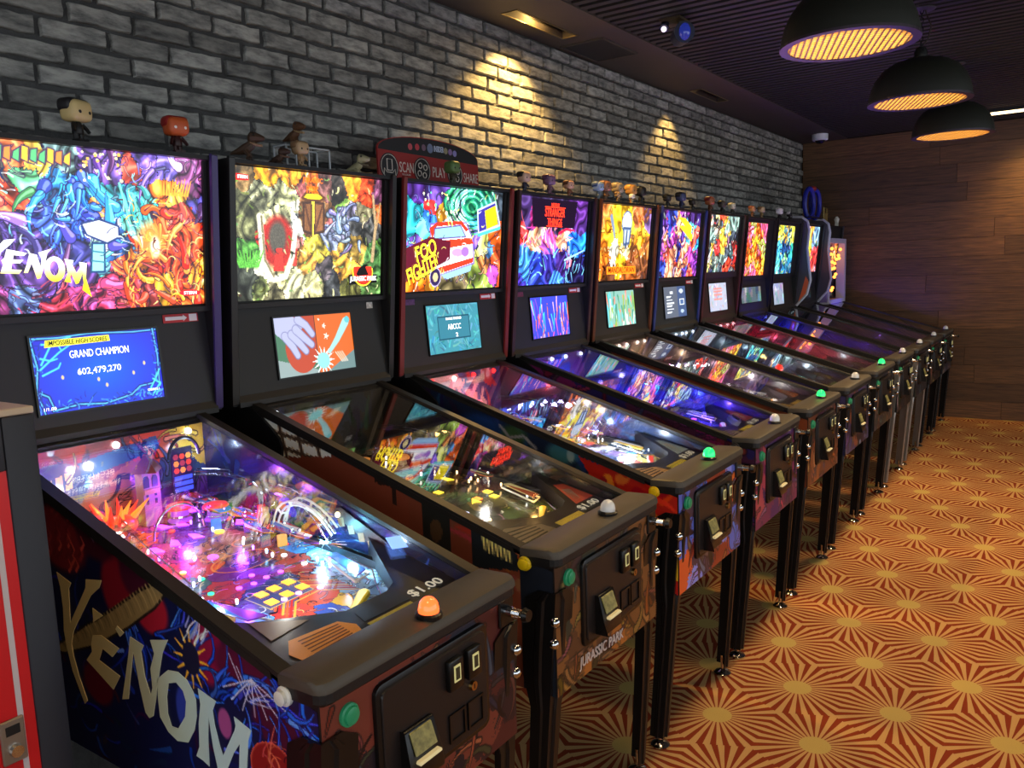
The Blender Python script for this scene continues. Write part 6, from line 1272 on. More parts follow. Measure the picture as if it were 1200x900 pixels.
SPECS = [
 dict(i=0, near=3, label='pinball machine nearest the camera, blue and orange comic backglass and navy web-print side', bg=bg_m0, bgbox=(-.325, .331, 1.512, 1.914), scr=scr_m0, scr_e=.60, gain=2.0, pf_paint=pf_m0, wall_paint=wall_m0, back_paint=back_m0, side=side_m0, front=[(36, 18, 22), (60, 24, 22), (24, 18, 24), (90, 40, 30), (30, 30, 40)], trim=(58, 44, 100), btn=(225, 225, 220), action=ORANGE,
      pf=0, wall=(26, 30, 62), plast=[(200, 60, 50), (120, 60, 160), (60, 120, 200), (230, 160, 60), (60, 70, 90), (230, 220, 220)], flipc=(240, 210, 30), rubc=(230, 210, 40), bumpc=(160, 80, 200), capc=(220, 60, 50), bumpers=[(-.90, .10), (-.84, .17)], inserts=I0, ins_e=3.0, flash=3, flashcol=[(255, 255, 255)], 
      cards=[('card', [(-.140, -.177), (-.106, -.205), (-.050, -.190), (-.073, -.048), (-.098, -.040), (-.129, -.062)], (255, 172, 76)), ('decal', [(-.060, -.022), (-.086, -.022), (-.086, .108), (-.060, .108)], (200, 190, 70)), ('decal', [(-.093, -.022), (-.128, -.015), (-.14, .04), (-.135, .115), (-.093, .115)], (34, 46, 56)), ('decal', [(-.16, -.20), (-.235, -.195), (-.17, -.10)], (120, 96, 60))],
      price=((-.102, .178, az(-.102)+.002), (.105, .030)), lights=[(-.9, -.12, .08, RED, .22), (-.86, .1, .09, PUR, .35), (-.7, .15, .07, PUR, .22), (-.62, -.12, .06, (255, 130, 160), .15), (-.45, .20, .05, CYN, .40), (-.32, .17, .04, (190, 225, 255), .40), (-.5, .02, .12, PUR, .18), (-.28, -.05, .09, WH, .22), (-.36, -.17, .04, (200, 220, 255), .20), (-.95, -.05, .16, WH, .12), (-.95, .18, .16, (190, 215, 255), .22), (-.75, .0, .14, (255, 200, 220), .14)], extra=extra_m0, act_at=(.044, .018, .9045)),
 dict(i=1, near=2, sticker=False, tag2=(.255, .285, (190, 186, 180)), label='pinball machine second from the camera, jungle backglass, brown sides and unlit playfield', bg=bg_m1, scr=scr_m1, scr_e=.55, pf_paint=pf_gen([(60, 62, 40), (90, 84, 50), (50, 48, 38), (120, 100, 60), (70, 90, 50), (100, 50, 36)]), wall_paint=wall_gen([(30, 28, 26), (40, 36, 30), (26, 30, 36)]), back_paint=back_gen([(40, 44, 50), (60, 56, 50), (50, 60, 80)]), side=side_m1, front=[(70, 44, 26), (50, 32, 22), (96, 60, 30), (40, 40, 30), (130, 76, 30)], trim=(30, 28, 28), btn=(235, 200, 20), action=CLEAR,
      pf=0, wall=(28, 26, 26), plast=[(120, 100, 60), (60, 80, 50), (160, 70, 40), (200, 180, 120), (60, 56, 50)], flipc=(230, 180, 30), rubc=(20, 20, 20), bumpc=(120, 110, 80), capc=(190, 120, 50), bumpers=[(-.86, .0), (-.80, .12)], inserts=rnd_inserts(3, 12, [(255, 120, 40), (255, 220, 60), (200, 200, 255)]), ins_e=1.2, flash=1, flashcol=[(200, 200, 210)], cards=std_cards((150, 60, 46), (92, 84, 74), (160, 146, 60)), price=((-.105, .178, az(-.105)+.002), (.105, .030)),
      lights=[(-.62, -.03, .05, AMB, .06), (-.42, .1, .06, WH, .10), (-.30, -.05, .05, WH, .10), (-.82, -.1, .05, AMB, .06), (-.25, .12, .04, AMB, .06), (-.2, -.18, .04, (230, 255, 220), .05)], extra=extra_m1),
 dict(i=2, near=2, tag2=(-.305, -.225, (84, 50, 96)), label='pinball machine third from the camera with red trim and cartoon van backglass', bg=bg_m2, scr=scr_m2, scr_e=.6, pf_paint=pf_gen([(70, 80, 110), (150, 170, 200), (200, 60, 50), (60, 120, 170), (230, 230, 235), (120, 90, 150), (240, 200, 90)]), wall_paint=wall_gen([(40, 34, 52), (70, 40, 60), (50, 70, 110)]), back_paint=back_gen([(200, 50, 50), (90, 60, 110), (230, 180, 160)]), side=side_m2, front=[(120, 46, 26), (70, 80, 150), (170, 70, 30), (60, 40, 50), (110, 110, 170)], trim=(112, 34, 32), btn=(240, 200, 20), action=GREEN,
      pf=0, wall=(46, 38, 56), plast=[(220, 60, 50), (240, 240, 245), (70, 130, 200), (250, 200, 60), (150, 90, 180)], flipc=(230, 60, 40), rubc=(230, 230, 230), bumpc=(200, 200, 220), capc=(60, 130, 220), bumpers=[(-.82, -.06), (-.78, .08), (-.86, .1)], inserts=rnd_inserts(5, 22, [(255, 60, 50), (255, 255, 255), (80, 140, 255), (255, 200, 60)]), flash=4, flashcol=[(255, 30, 30), (255, 255, 255), (255, 30, 30)], cards=std_cards((110, 130, 150), (150, 120, 80), (150, 140, 40)), price=((-.105, .178, az(-.105)+.002), (.105, .030)),
      lights=[(-.3, .1, .04, (210, 230, 255), .45), (-.3, -.1, .04, (210, 230, 255), .45), (-.45, .0, .06, (200, 225, 255), .35), (-.62, .05, .06, WH, .2), (-.75, -.05, .06, (200, 180, 255), .25), (-.92, 0, .12, (255, 90, 110), .25), (-.5, .2, .06, (160, 200, 255), .2)], extra=extra_m2),
 dict(i=3, near=2, tag2=(-.27, -.215, (110, 44, 60)), label='pinball machine fourth from the camera, violet backglass with red title, violet lit playfield', bg=bg_m3, scr=scr_m3, scr_e=.8, pf_paint=pf_gen([(60, 50, 130), (40, 40, 100), (90, 70, 190), (120, 60, 140), (60, 90, 180), (160, 120, 200)]), wall_paint=wall_gen([(50, 44, 120), (60, 60, 160), (40, 40, 90)]), back_paint=back_gen([(70, 60, 150), (120, 60, 110), (60, 80, 160)]), side=side_gen([(70, 30, 60), (100, 26, 44), (40, 30, 90), (120, 30, 90)], (30, 10, 30)), front=[(90, 30, 60), (60, 24, 70), (130, 50, 60), (50, 30, 60)], trim=(58, 36, 34), btn=(40, 40, 44), action=CLEAR,
      pf=0, wall=(54, 48, 130), plast=[(90, 80, 220), (220, 80, 120), (240, 230, 240), (60, 120, 230), (40, 30, 90)], flipc=(230, 230, 240), rubc=(200, 30, 40), bumpc=(120, 90, 220), capc=(220, 40, 50), bumpers=[(-.82, -.06), (-.78, .08)], inserts=rnd_inserts(7, 26, [(110, 60, 255), (60, 90, 255), (255, 255, 255), (180, 70, 255)]), ins_e=3.0, flash=4, flashcol=[(200, 215, 255)], cards=std_cards((120, 56, 50), (92, 84, 74), (150, 140, 40)), price=((-.105, .178, az(-.105)+.002), (.105, .030)),
      lights=[(-.3, .1, .05, (110, 80, 255), .5), (-.3, -.1, .05, (120, 70, 255), .5), (-.45, .1, .07, (60, 80, 255), .5), (-.55, -.1, .06, (90, 70, 255), .4), (-.68, .1, .08, (50, 120, 255), .4), (-.85, -.08, .1, (120, 110, 255), .3), (-.85, .15, .1, (150, 140, 255), .25)], extra=extra_m3),
 dict(i=4, near=1, label='pinball machine fifth from the camera with golden yellow backglass and rust-red trim', bg=bg_m4, scr=scr_m4, pf_paint=pf_gen([(110, 90, 100), (150, 140, 140), (90, 70, 80), (190, 180, 170), (120, 80, 60)]), wall_paint=wall_gen([(66, 50, 72), (80, 60, 70), (50, 44, 60)]), back_paint=back_gen([(110, 80, 80), (160, 140, 120)]), sidecol=(110, 54, 30), front=[(120, 66, 34), (90, 48, 30), (70, 50, 60)], trim=(92, 50, 32), btn=(40, 40, 40), action=GREEN,
      pf=0, wall=(64, 50, 70), plast=[(200, 190, 180), (160, 110, 70), (230, 230, 230), (120, 60, 50)], flipc=(230, 230, 240), rubc=(230, 160, 40), bumpc=(200, 200, 200), capc=(220, 170, 60), inserts=rnd_inserts(9, 14, [(255, 240, 230), (255, 160, 120)]), flash=5, flashcol=[(255, 230, 210)], cards=std_cards((150, 90, 60), (130, 110, 70), (150, 130, 60)), toys=[red_dome(-.55, .13, pz(-.55)+.05)],
      lights=[(-.3, .0, .05, WH, .5), (-.45, .08, .06, (255, 230, 240), .35), (-.7, .0, .08, (230, 180, 200), .25), (-.9, .0, .12, (255, 210, 170), .3)], extra=extra_m4),
 dict(i=5, near=1, label='pinball machine sixth from the camera, indigo backglass with slanted yellow title, blue trim', bg=bg_m5, scr=scr_menu, scr_e=.6, pf_paint=pf_gen([(70, 90, 100), (110, 130, 140), (60, 70, 90), (190, 200, 200), (200, 90, 50)]), wall_paint=wall_gen([(50, 60, 76), (70, 84, 96), (60, 56, 80)]), back_paint=back_gen([(80, 100, 110), (120, 140, 150)]), sidecol=(44, 40, 84), front=[(60, 44, 70), (110, 60, 40), (50, 50, 80)], trim=(44, 56, 120), btn=(40, 40, 40), action=CLEAR,
      pf=0, wall=(56, 62, 80), plast=[(200, 210, 220), (220, 110, 50), (120, 200, 140), (70, 90, 120)], flipc=(230, 230, 240), rubc=(60, 60, 200), bumpc=(200, 200, 200), capc=(90, 170, 90), inserts=rnd_inserts(11, 12, [(255, 255, 255), (120, 255, 160), (255, 90, 40)]), flash=5, flashcol=[(230, 240, 255)], cards=std_cards((120, 110, 50), (150, 150, 50), (90, 110, 70)), toys=[red_dome(-.40, .05, pz(-.40)+.06)],
      lights=[(-.35, .05, .05, (230, 245, 255), .45), (-.5, -.05, .06, (190, 230, 230), .3), (-.75, .05, .1, (190, 220, 240), .3), (-.92, .0, .12, (200, 225, 240), .2)], extra=extra_m5),
 dict(i=6, near=1, label='pinball machine seventh from the camera, red and sage backglass, pink lit playfield', bg=bg_m6, scr=scr_pale, scr_e=.8, bgbox=(-.26, .300, 1.530, 1.912), pf_paint=pf_gen([(170, 60, 80), (210, 90, 110), (120, 50, 60), (230, 180, 180)]), wall_paint=wall_gen([(150, 50, 66), (180, 80, 90), (110, 50, 60)]), back_paint=back_gen([(200, 70, 100), (230, 150, 160)]), sidecol=(30, 34, 40), front=[(60, 50, 40), (96, 60, 36), (40, 40, 44)], trim=(60, 34, 38), btn=(40, 40, 40), action=GREEN, sticker=False,
      pf=0, wall=(150, 56, 70), plast=[(220, 80, 100), (240, 200, 200), (230, 230, 240), (180, 60, 60)], flipc=(230, 230, 240), rubc=(200, 40, 40), bumpc=(220, 160, 170), capc=(220, 60, 70), inserts=rnd_inserts(13, 10, [(255, 200, 210), (255, 80, 90)]), flash=4, flashcol=[(255, 220, 230)], cards=std_cards((90, 90, 70), (150, 120, 60), (120, 120, 60)),
      lights=[(-.3, .05, .05, (230, 245, 255), .4), (-.55, .05, .08, (255, 90, 120), .5), (-.8, .0, .1, (255, 90, 130), .55)]),
 dict(i=7, near=0, label='pinball machine eighth from the camera, orange backglass above a blue-lit small display', bg=bg_m7, bgbox=(-.250, .215, 1.460, 1.885), scr=scr_dim((90, 110, 110)), scr_e=.5, scrbox=(-.27, .19, 1.285, 1.402), pf_paint=pf_gen([(50, 50, 200), (90, 70, 170), (120, 60, 120)]), wall_paint=wall_gen([(50, 40, 160), (90, 60, 150), (40, 40, 190)]), back_paint=back_gen([(40, 40, 220), (60, 50, 200)]), sidecol=(20, 20, 24), front=[(34, 30, 32), (70, 44, 34)], trim=(28, 26, 28), btn=(40, 40, 40), action=CLEAR, sticker=False, legm=mat('leg_steel', rgb(150, 146, 140), .35, .8),
      pf=0, wall=(60, 44, 150), plast=[(90, 70, 220), (230, 120, 60), (200, 200, 230)], flipc=(230, 230, 240), rubc=(200, 40, 40), bumpc=(160, 160, 220), capc=(220, 120, 60), inserts=rnd_inserts(15, 6, [(120, 80, 255)]), flash=2, flashcol=[(120, 130, 255)], cards=std_cards((150, 150, 130), (150, 120, 60), (120, 120, 60)), lights=[(-.3, 0, .06, (150, 80, 255), .5), (-.6, 0, .08, (140, 80, 255), .4), (-.88, 0, .12, (50, 50, 255), .9)], extra=topper_plate),
 dict(i=8, near=0, label='pinball machine ninth from the camera with yellow-topped turquoise backglass and pale plain screen', bg=bg_m8, bgbox=(-.250, .215, 1.457, 1.885), scr=scr_dim((140, 150, 170)), scr_e=.7, scrbox=(-.235, .045, 1.236, 1.411), pf_paint=pf_gen([(60, 90, 90), (90, 60, 130), (80, 110, 110)]), wall_paint=wall_gen([(50, 80, 80), (70, 60, 120), (60, 70, 90)]), back_paint=back_gen([(60, 80, 90), (90, 60, 120)]), sidecol=(22, 22, 26), front=[(34, 30, 32), (60, 44, 40)], trim=(34, 32, 34), btn=(40, 40, 40), action=CLEAR, sticker=False, legm=mat('leg_steel'),
      pf=0, wall=(56, 70, 84), plast=[(90, 160, 160), (130, 90, 220), (200, 200, 230)], flipc=(230, 230, 240), rubc=(200, 40, 40), bumpc=(160, 160, 220), capc=(90, 160, 160), inserts=rnd_inserts(17, 6, [(140, 90, 255)]), flash=2, flashcol=[(180, 220, 230)], cards=std_cards((110, 110, 100), (130, 110, 70), (120, 120, 60)), lights=[(-.35, 0, .06, (170, 110, 255), .35), (-.7, 0, .08, (110, 170, 170), .2)], extra=topper_plate),
 dict(i=9, near=0, label='pinball machine tenth from the camera with rounded pale-edged side wings', bg=bg_m9, bgbox=(-.28, .28, 1.36, 1.90), bg_e=.85, scr=scr_dim((30, 30, 40)), scr_e=.2, scrbox=(-.15, .15, 1.25, 1.33), pf_paint=pf_gen([(60, 70, 70), (90, 60, 130), (80, 90, 90)]), wall_paint=wall_gen([(60, 60, 90), (70, 60, 110), (60, 70, 70)]), back_paint=back_gen([(60, 60, 70), (90, 60, 110)]), sidecol=(28, 24, 28), front=[(40, 32, 32), (90, 50, 36)], trim=(60, 60, 70), btn=(40, 40, 40), action=CLEAR, sticker=False,
      pf=0, wall=(60, 60, 96), plast=[(130, 90, 220), (200, 200, 230)], flipc=(230, 230, 240), rubc=(200, 40, 40), bumpc=(160, 160, 220), capc=(90, 160, 160), inserts=rnd_inserts(19, 5, [(140, 90, 255)]), flash=2, flashcol=[(200, 190, 255)], cards=std_cards((110, 110, 100), (130, 110, 70), (120, 120, 60)), lights=[(-.4, 0, .06, (120, 80, 255), .3), (-.75, 0, .08, (140, 110, 230), .2)], extra=curved_wings),
 dict(i=10, near=0, label='last pinball machine by the timber wall, pale framed head full of orange bulbs', bg=bg_m10, bgbox=(-.28, .285, 1.36, 1.76), bg_e=.85, scr=scr_dim((60, 36, 24)), scr_e=.3, scrbox=(-.20, .20, 1.24, 1.33), pf_paint=pf_gen([(110, 80, 200), (80, 60, 170), (120, 110, 200)]), wall_paint=wall_gen([(90, 80, 190), (110, 90, 210), (80, 70, 150)]), back_paint=back_gen([(90, 70, 180), (110, 90, 200)]), sidecol=(30, 28, 34), front=[(50, 46, 50), (80, 70, 66)], trim=(70, 66, 72), btn=(40, 40, 40), action=CLEAR, sticker=False,
      pf=0, wall=(90, 80, 180), plast=[(130, 90, 220), (200, 200, 230)], flipc=(230, 230, 240), rubc=(200, 40, 40), bumpc=(160, 160, 220), capc=(90, 160, 160), inserts=rnd_inserts(21, 5, [(140, 90, 255)]), flash=2, flashcol=[(200, 190, 255)], cards=std_cards((150, 140, 110), (130, 110, 70), (120, 120, 60)), lights=[(-.35, 0, .06, (110, 80, 255), .5), (-.75, 0, .08, (120, 90, 255), .4)], extra=pale_frame),
]
for sp in SPECS: machine(sp)
# ------------------------------------------------------------------ things on top of the machines
ZT = 1.9272
def figurine_meshes():
    d = {}
    d['head'] = cached('fh', lambda: MB().box(-.027, .027, -.030, .030, .046, .096).mesh('head', bevel=.015, seg=3))
    d['hair'] = cached('fhair', lambda: MB().box(-.030, .018, -.0325, .0325, .066, .100).mesh('hair', bevel=.013, seg=3))
    mb = MB(); mb.lathe([(.012, .018), (.0135, .022), (.0125, .036), (.009, .044), (.006, .048)], 12); d['body'] = mb.mesh('torso', smooth=True)
    mb = MB(); mb.tube([(.002, -.012, .041), (.008, -.020, .030), (.012, -.023, .022)], [.006, .005, .0045], 6); d['arm'] = mb.mesh('arm', smooth=True)
    mb = MB(); mb.loft([[(.006+a*.011, -.0075+b*.007, z) for a, b in ((-1, -1), (1, -1), (1, 1), (-1, 1))] for z in (0, .006)]); mb.cyl((0, -.007, .004), (0, -.006, .024), .0062, .006, 8); d['leg'] = mb.mesh('leg')
    d['eye'] = MB().ball((.0262, 0, .066), (.002, .0045, .0045), 8, 5).mesh('eye')
    return d
FM = figurine_meshes()
def figurine(x, y, z, s, label, head, hair, body, legs=None, eyes=(8, 8, 8), rz=0.0, hat=None, grp='small figurines on top of the machines', ears=None):
    t = empty('figurine', (x, y, z)); t.scale = (s, s, s); t.rotation_euler = (0, 0, rz); tag(t, label, 'figurine', grp)
    def M(c): return mat('fig_%d_%d_%d' % c, rgb(*c), .45)
    h = obj('head', FM['head'], M(head), t)
    if hair: obj('hair', FM['hair'], M(hair), h)
    for q in (-.014, .014): obj('eye', FM['eye'], M(eyes), h, (0, q, 0))
    obj('torso', FM['body'], M(body), t); obj('arm', FM['arm'], M(body), t); obj('arm', FM['arm'], M(body), t, None, None, (1, -1, 1))
    obj('leg', FM['leg'], M(legs or body), t); obj('leg', FM['leg'], M(legs or body), t, None, None, (1, -1, 1))
    if hat: obj('hat', MB().lathe([(.038, .090), (.037, .094), (.026, .098), (.024, .112), (.006, .117)], 14), M(hat), h)
    if ears:
        for q in (-1, 1): obj('ear', MB().loft([[(0, q*.028, .060), (.004, q*.028, .064), (0, q*.028, .078), (-.004, q*.028, .070)], [(-.004, q*.066, .086), (0, q*.066, .087), (-.004, q*.066, .089), (-.006, q*.066, .088)]]), M(ears), h)
    return t
def reptile(x, y, z, s, label, col, belly, rz=0.0, grp='toy reptiles on the second machine', tall=True):
    t = empty('toy_reptile', (x, y, z)); t.scale = (s,)*3; t.rotation_euler = (0, 0, rz); tag(t, label, 'toy', grp)
    m, b = mat('rep_%d_%d_%d' % col, rgb(*col), .6, bump=.2, bscale=120), mat('rep_%d_%d_%d' % belly, rgb(*belly), .6)
    zb = .030 if tall else .012
    obj('body', MB().tube([(-.055, 0, zb-.006), (-.03, 0, zb), (-.008, 0, zb+.006), (.012, 0, zb+.020), (.02, 0, zb+.032)], [.003, .011, .018, .015, .012], 10).mesh('body', smooth=True), m, t)
    hd = obj('head', MB().loft([[(xx, w*math.cos(a), zz+h*math.sin(a)) for a in (2*math.pi*k/10 for k in range(10))] for xx, w, h, zz in ((.004, .010, .012, zb+.040), (.014, .021, .020, zb+.043), (.03, .020, .017, zb+.043), (.048, .014, .010, zb+.041), (.056, .007, .006, zb+.040))]).mesh('head', smooth=True), m, t)
    obj('jaw', MB().loft([[(xx, w*math.cos(a), zz+h*math.sin(a)) for a in (2*math.pi*k/8 for k in range(8))] for xx, w, h, zz in ((.012, .016, .006, zb+.026), (.03, .014, .005, zb+.020), (.048, .008, .004, zb+.017))]).mesh('jaw', smooth=True), b, t)
    for q in (-1, 1):
        obj('eye', MB().ball((.026, q*.019, zb+.050), .0035, 8, 5), mat('fig_8_8_8', rgb(8, 8, 8), .3), hd)
        obj('leg', MB().tube([(-.004, q*.014, zb), (.006, q*.019, zb*.5), (.0, q*.019, .006), (.012, q*.019, .003)], [.009, .007, .005, .005], 7).mesh('leg', smooth=True), m, t)
    return t
FX, FK = -0.995, 0.9345       # figures stand just behind the front edge of the heads
figurine(FX, 1.115, ZT, 1.05, 'figurine with pale blond head and black body, leftmost on the nearest machine', (200, 176, 120), (30, 28, 30), (18, 18, 20), hat=None, rz=.3)
figurine(FX, 1.388, ZT, 0.99, 'figurine with orange-red head and dark maroon body on the nearest machine', (190, 84, 40), (150, 30, 28), (46, 18, 20), eyes=(235, 225, 215), rz=-.1)
reptile(FX, 1.621, ZT, 0.92, 'dark brown toy reptile with open jaw, left end of the second machine', (64, 44, 30), (150, 120, 90), rz=.7)
reptile(FX, 1.735, ZT, 0.70, 'small dark brown toy reptile crouching beside the white crate frame', (58, 36, 24), (120, 90, 70), rz=.5, tall=False)
cr = empty('crate_frame', (FX-.055, 1.880, ZT)); tag(cr, 'small open white crate frame standing on the second machine', 'crate')
cb = [((-.03, -.09, 0), (-.03, .09, 0)), ((.03, -.09, 0), (.03, .09, 0)), ((-.03, -.09, .068), (-.03, .09, .068)), ((.03, -.09, .068), (.03, .09, .068))]
for (a, b) in cb: obj('rail', MB().tube([a, b], .0032, 4), mat('crate_white', rgb(190, 195, 200), .5), cr)
for xx in (-.03, .03):
    for yy in (-.09, .0, .09): obj('post', MB().tube([(xx, yy, 0), (xx, yy, .068)], .0032, 4), mat('crate_white'), cr)
for yy in (-.09, .09):
    for zz in (0.0, .068): obj('rail', MB().tube([(-.03, yy, zz), (.03, yy, zz)], .0032, 4), mat('crate_white'), cr)
obj('crate_lid', MB().box(-.033, .033, -.093, .0, .070, .073), mat('crate_grey', rgb(120, 124, 128), .5), cr)
reptile(FX-.055, 1.850, ZT+.0735, .82, 'brown toy reptile standing on top of the white crate frame', (84, 54, 32), (170, 140, 100), rz=.2)
figurine(FX+.012, 1.814, ZT, 0.78, 'tan figurine with big round head in front of the crate frame', (176, 146, 108), (130, 100, 70), (140, 110, 74))
reptile(FX, 2.070, ZT, 0.85, 'pale skull-coloured toy reptile, right end of the second machine', (150, 144, 110), (90, 84, 64), rz=.5, tall=False)
# arched sign on the third machine
sg = empty('topper_sign', (-1.15, 2.655, ZT)); tag(sg, 'red and black arched sign reading SCAN PLAY SHARE on the third machine', 'sign')
aw = .315
arc_pts = [(-aw, .0), (aw, .0), (aw, .135)]+[(aw*math.cos(t)*1.0, .135+.062*math.sin(t)) for t in (math.pi*k/16 for k in range(1, 16))]+[(-aw, .135)]
obj('board', MB().prism(arc_pts, 'x', -.008, .0), mat('sign_red', rgb(150, 34, 32), .45), sg)
top_pts = [(-aw+.004, .128), (aw-.004, .118), (aw-.004, .135)]+[((aw-.004)*math.cos(t), .135+.058*math.sin(t)) for t in (math.pi*k/16 for k in range(1, 16))]+[(-aw+.004, .135)]
obj('header', MB().prism(top_pts, 'x', .0, .0012), mat('sign_black', rgb(26, 24, 28), .45), sg)
CRM = mat('sign_cream', rgb(220, 206, 196), .5)
for s, y, w, z in (('SCAN', -.156, .082, .070), ('PLAY', .045, .085, .066), ('SHARE', .258, .100, .058)): lettering('sign_lettering', s, w, .040, CRM, sg, (0, 1, 0), (0, 0, 1), (.0012, y, z), fat=.0)
lettering('sign_lettering', 'INSIDER', .062, .024, mat('sign_blue', rgb(190, 200, 226), .5), sg, (0, 1, 0), (0, 0, 1), (.0018, .048, .160), fat=.02)
lettering('sign_lettering', 'TO LOG IN', .05, .007, CRM, sg, (0, 1, 0), (0, 0, 1), (.0012, -.160, .042)); 
for y in (-.255, -.062, .150):
    dc = obj('sign_disc', MB().prism(circ(y, .066, .052, 24), 'x', .0, .0012), mat('sign_black'), sg)
    obj('disc_ring', MB().tube([(.002, y+.046*math.cos(a), .066+.046*math.sin(a)) for a in (2*math.pi*k/24 for k in range(25))], .0012, 4), CRM, dc)
    if y < -.2:
        obj('phone_icon', MB().tube([(.0022, y-.014, .052), (.0022, y-.014, .094), (.0022, y+.014, .094), (.0022, y+.014, .052), (.0022, y-.014, .052)], .002, 4), CRM, dc)
        obj('hand_icon', MB().tube([(.0022, y-.034, .034), (.0022, y-.030, .058), (.0022, y-.016, .044), (.0022, y+.016, .044), (.0022, y+.030, .058), (.0022, y+.034, .034)], .002, 4), CRM, dc)
    else:
        for k in range(4): a = k*1.57+.6; obj('gear_icon', MB().tube([(.0022, y+.022*math.cos(a)+.011*math.cos(b), .066+.022*math.sin(a)+.011*math.sin(b)) for b in (2*math.pi*j/8 for j in range(9))], .0022, 4), CRM, dc)
for k, y in enumerate((-.13, -.088, -.048, -.008, .092, .122, .152)):
    c = [(190, 80, 90), (190, 60, 70), (120, 90, 110), (110, 120, 150), (150, 140, 110), (140, 110, 160), (140, 130, 190)][k]
    obj('sign_badge', MB().prism(circ(y, .158-.0006*abs(k-3)**2, .013 if k != 3 else .019, 12), 'x', .0012, .002), mat('badge_%d_%d_%d' % c, rgb(*c), .5), sg)
figurine(-1.02, 2.625, ZT, .96, 'green-headed figurine in front of the arched red sign', (84, 110, 60), None, (60, 54, 40))
FIGS = [ # y, scale, head, hair, body, label
 (3.32, .92, (196, 156, 130), (34, 28, 28), (40, 40, 60), 'figurine with dark bowl hair, left end of the fourth machine'),
 (3.545, .95, (120, 84, 110), (92, 60, 90), (110, 76, 96), 'mauve figurine standing mid way on the fourth machine'),
 (3.735, .80, (200, 150, 120), (96, 58, 36), (130, 80, 60), 'figurine with brown hair, right end of the fourth machine'),
 (4.05, .95, (150, 170, 190), (70, 90, 130), (110, 120, 130), 'blue and white striped figurine at the left end of the fifth machine'),
 (4.13, 1.05, (150, 100, 66), (110, 70, 50), (110, 80, 60), 'brown figurine second along the crowd on the fifth machine'),
 (4.28, 1.05, (160, 140, 110), (150, 130, 100), (110, 92, 70), 'tan helmeted figurine in the middle of the fifth machine'),
 (4.45, 1.05, (180, 130, 70), (190, 140, 60), (150, 110, 70), 'golden-haired figurine right of the middle on the fifth machine'),
 (4.575, 1.05, (24, 22, 22), (14, 14, 14), (26, 22, 22), 'all black figurine at the right end of the fifth machine'),
 (4.96, .80, (30, 28, 30), (16, 16, 18), (24, 30, 40), 'small black figurine, left one of three on the sixth machine'),
 (5.18, 1.05, (60, 66, 100), (20, 18, 26), (40, 44, 80), 'dark navy figurine, tallest of three on the sixth machine'),
 (5.37, .70, (40, 36, 34), (18, 18, 18), (34, 34, 36), 'smallest charcoal figurine, right one of three on the sixth machine'),
 (5.69, 1.05, (150, 84, 54), (110, 30, 26), (96, 60, 44), 'red-brown figurine, left one of three on the seventh machine'),
 (5.93, .90, (70, 62, 56), (20, 20, 20), (30, 30, 30), 'black-haired figurine, middle one of three on the seventh machine'),
 (6.14, .85, (200, 196, 180), (176, 170, 150), (60, 60, 56), 'pale cream figurine, right one of three on the seventh machine'),
 (6.60, .85, (190, 140, 100), (150, 80, 50), (140, 90, 60), 'russet figurine on the left of the eighth machine'),
 (6.83, .90, (196, 170, 130), (140, 110, 70), (150, 120, 80), 'sandy figurine on the right of the eighth machine'),
 (7.32, 1.0, (226, 226, 226), (200, 200, 204), (30, 30, 32), 'white-headed black figurine on the ninth machine'),
 (7.62, .8, (28, 26, 28), (200, 200, 200), (26, 24, 26), 'dark figurine with pale crown at the right end of the ninth machine')]
for y, s, a, b, c, lab in FIGS: figurine(FX, y*FK, ZT, s*.97, lab, a, b, c)
figurine(-.976, 4.13, ZT, .5, 'tiny white figurine in front of the crowd on the fifth machine', (226, 222, 210), None, (150, 140, 120))
figurine(-.976, 3.96, ZT, .5, 'tiny tan figurine in front of the crowd on the fifth machine', (176, 140, 90), (120, 90, 60), (150, 120, 80))
# hoop topper on the tenth machine
hp = empty('hoop_topper', (-1.0, 7.84, 1.977)); tag(hp, 'tall blue double hoop ornament with red crest on the tenth machine', 'ornament')
BLH = mat('hoop_blue', rgb(30, 40, 150), .35)
for q in (-.10, .10): obj('hoop', MB().tube([(.02*math.cos(a), q+.075*math.cos(a), .13+.13*math.sin(a)) for a in (2*math.pi*k/24 for k in range(25))], .020, 8).mesh('hoop', smooth=True), BLH, hp)
obj('base', MB().box(-.05, .05, -.2, .2, -.004, .006), PLASTK, hp)
obj('stem', MB().tube([(0, 0, 0), (0, .01, .12), (0, 0, .23)], .012, 8), mat('stem_grey', rgb(120, 124, 140), .4), hp)
obj('crest', MB().ball((0, .02, .265), (.03, .075, .025), 12, 6).mesh('crest', smooth=True), mat('crest_red', rgb(150, 50, 44), .4), hp)
gf = empty('gold_trophy', (-1.0, 8.30, 1.927)); tag(gf, 'small gold framed ornament beside the blue hoops', 'ornament')
obj('frame', MB().tube([(0, -.06, .0), (0, -.06, .16), (0, .06, .16), (0, .06, .0)], .010, 6), mat('gold_dull', rgb(130, 110, 60), .4, .5), gf)
obj('centre', MB().lathe([(.03, 0), (.02, .02), (.012, .06), (.03, .11), (.004, .12)], 10), mat('gold_dull'), gf)
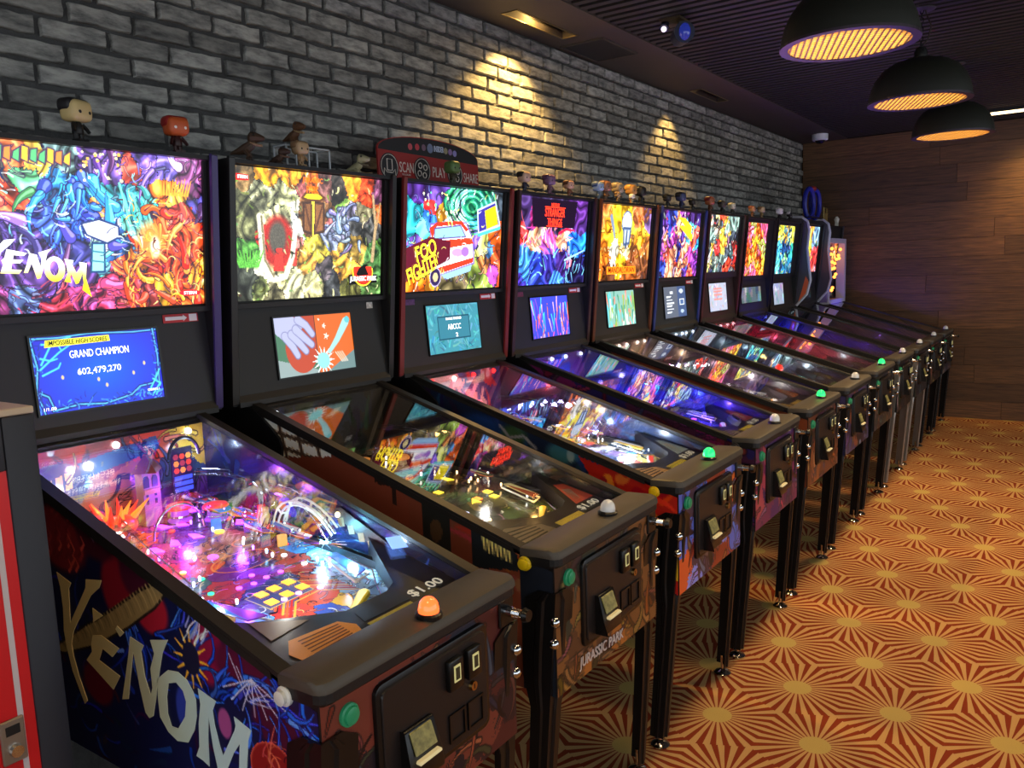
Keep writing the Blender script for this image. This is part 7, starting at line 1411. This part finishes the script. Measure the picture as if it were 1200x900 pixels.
sp_ = empty('spot_lamp', (-1.02, 8.84, ZT)); tag(sp_, 'little white lamp clipped on the last machine head', 'lamp')
obj('clip', MB().box(-.015, .015, -.012, .012, .0, .05), WHITEP, sp_); obj('lamp_shade', MB().lathe([(.018, .04), (.026, .075), (.01, .1)], 10), WHITEP, sp_)

# ------------------------------------------------------------------ red kiosk at the left edge of the frame
rc = empty('red_kiosk', (0, 0, 0)); tag(rc, 'red game cabinet with black border at the left frame edge, beside the nearest machine', 'game cabinet')
KX, KY1, KY0, KZ = -.35, .645, .10, 1.377
obj('body', MB().box(-1.15, KX-.012, KY0, KY1, .0, KZ-.012).mesh('body', bevel=.004, seg=1), mat('kiosk_black', rgb(30, 32, 42), .5), rc)
obj('top_panel', MB().box(-1.15, KX, KY0, KY1, KZ-.012, KZ).mesh('top_panel', bevel=.002, seg=1), mat('kiosk_top', rgb(176, 160, 140), .5), rc)
obj('front_frame', MB().box(KX-.012, KX, KY1-.052, KY1, .02, KZ-.012).mesh('front_frame', bevel=.005, seg=2), mat('kiosk_black'), rc)
obj('front_frame', MB().box(KX-.012, KX, KY0, KY1-.052, KZ-.10, KZ-.012).mesh('front_frame', bevel=.004, seg=2), mat('kiosk_black'), rc)
obj('red_panel', MB().box(KX-.012, KX-.004, KY0+.02, KY1-.052, .05, KZ-.10), mat('kiosk_red', rgb(196, 20, 26), .35), rc)
for q in (.070,): obj('white_stripe', MB().box(KX-.004, KX-.0032, KY1-q-.009, KY1-q, .05, KZ-.10), mat('stripe_grey', rgb(190, 180, 184), .4), rc)
lk = obj('lock_plate', MB().box(KX-.004, KX+.002, KY1-.110, KY1-.072, .790, .866).mesh('lock_plate', bevel=.002, seg=1), mat('plate_metal', rgb(150, 140, 128), .35, .8), rc)
obj('lock_cylinder', MB().cyl((KX+.002, KY1-.090, .812), (KX+.010, KY1-.090, .812), .011, .010, 14), CHROME, lk)
obj('plate_slot', MB().box(KX+.002, KX+.003, KY1-.102, KY1-.080, .840, .856), mat('fig_8_8_8'), lk)
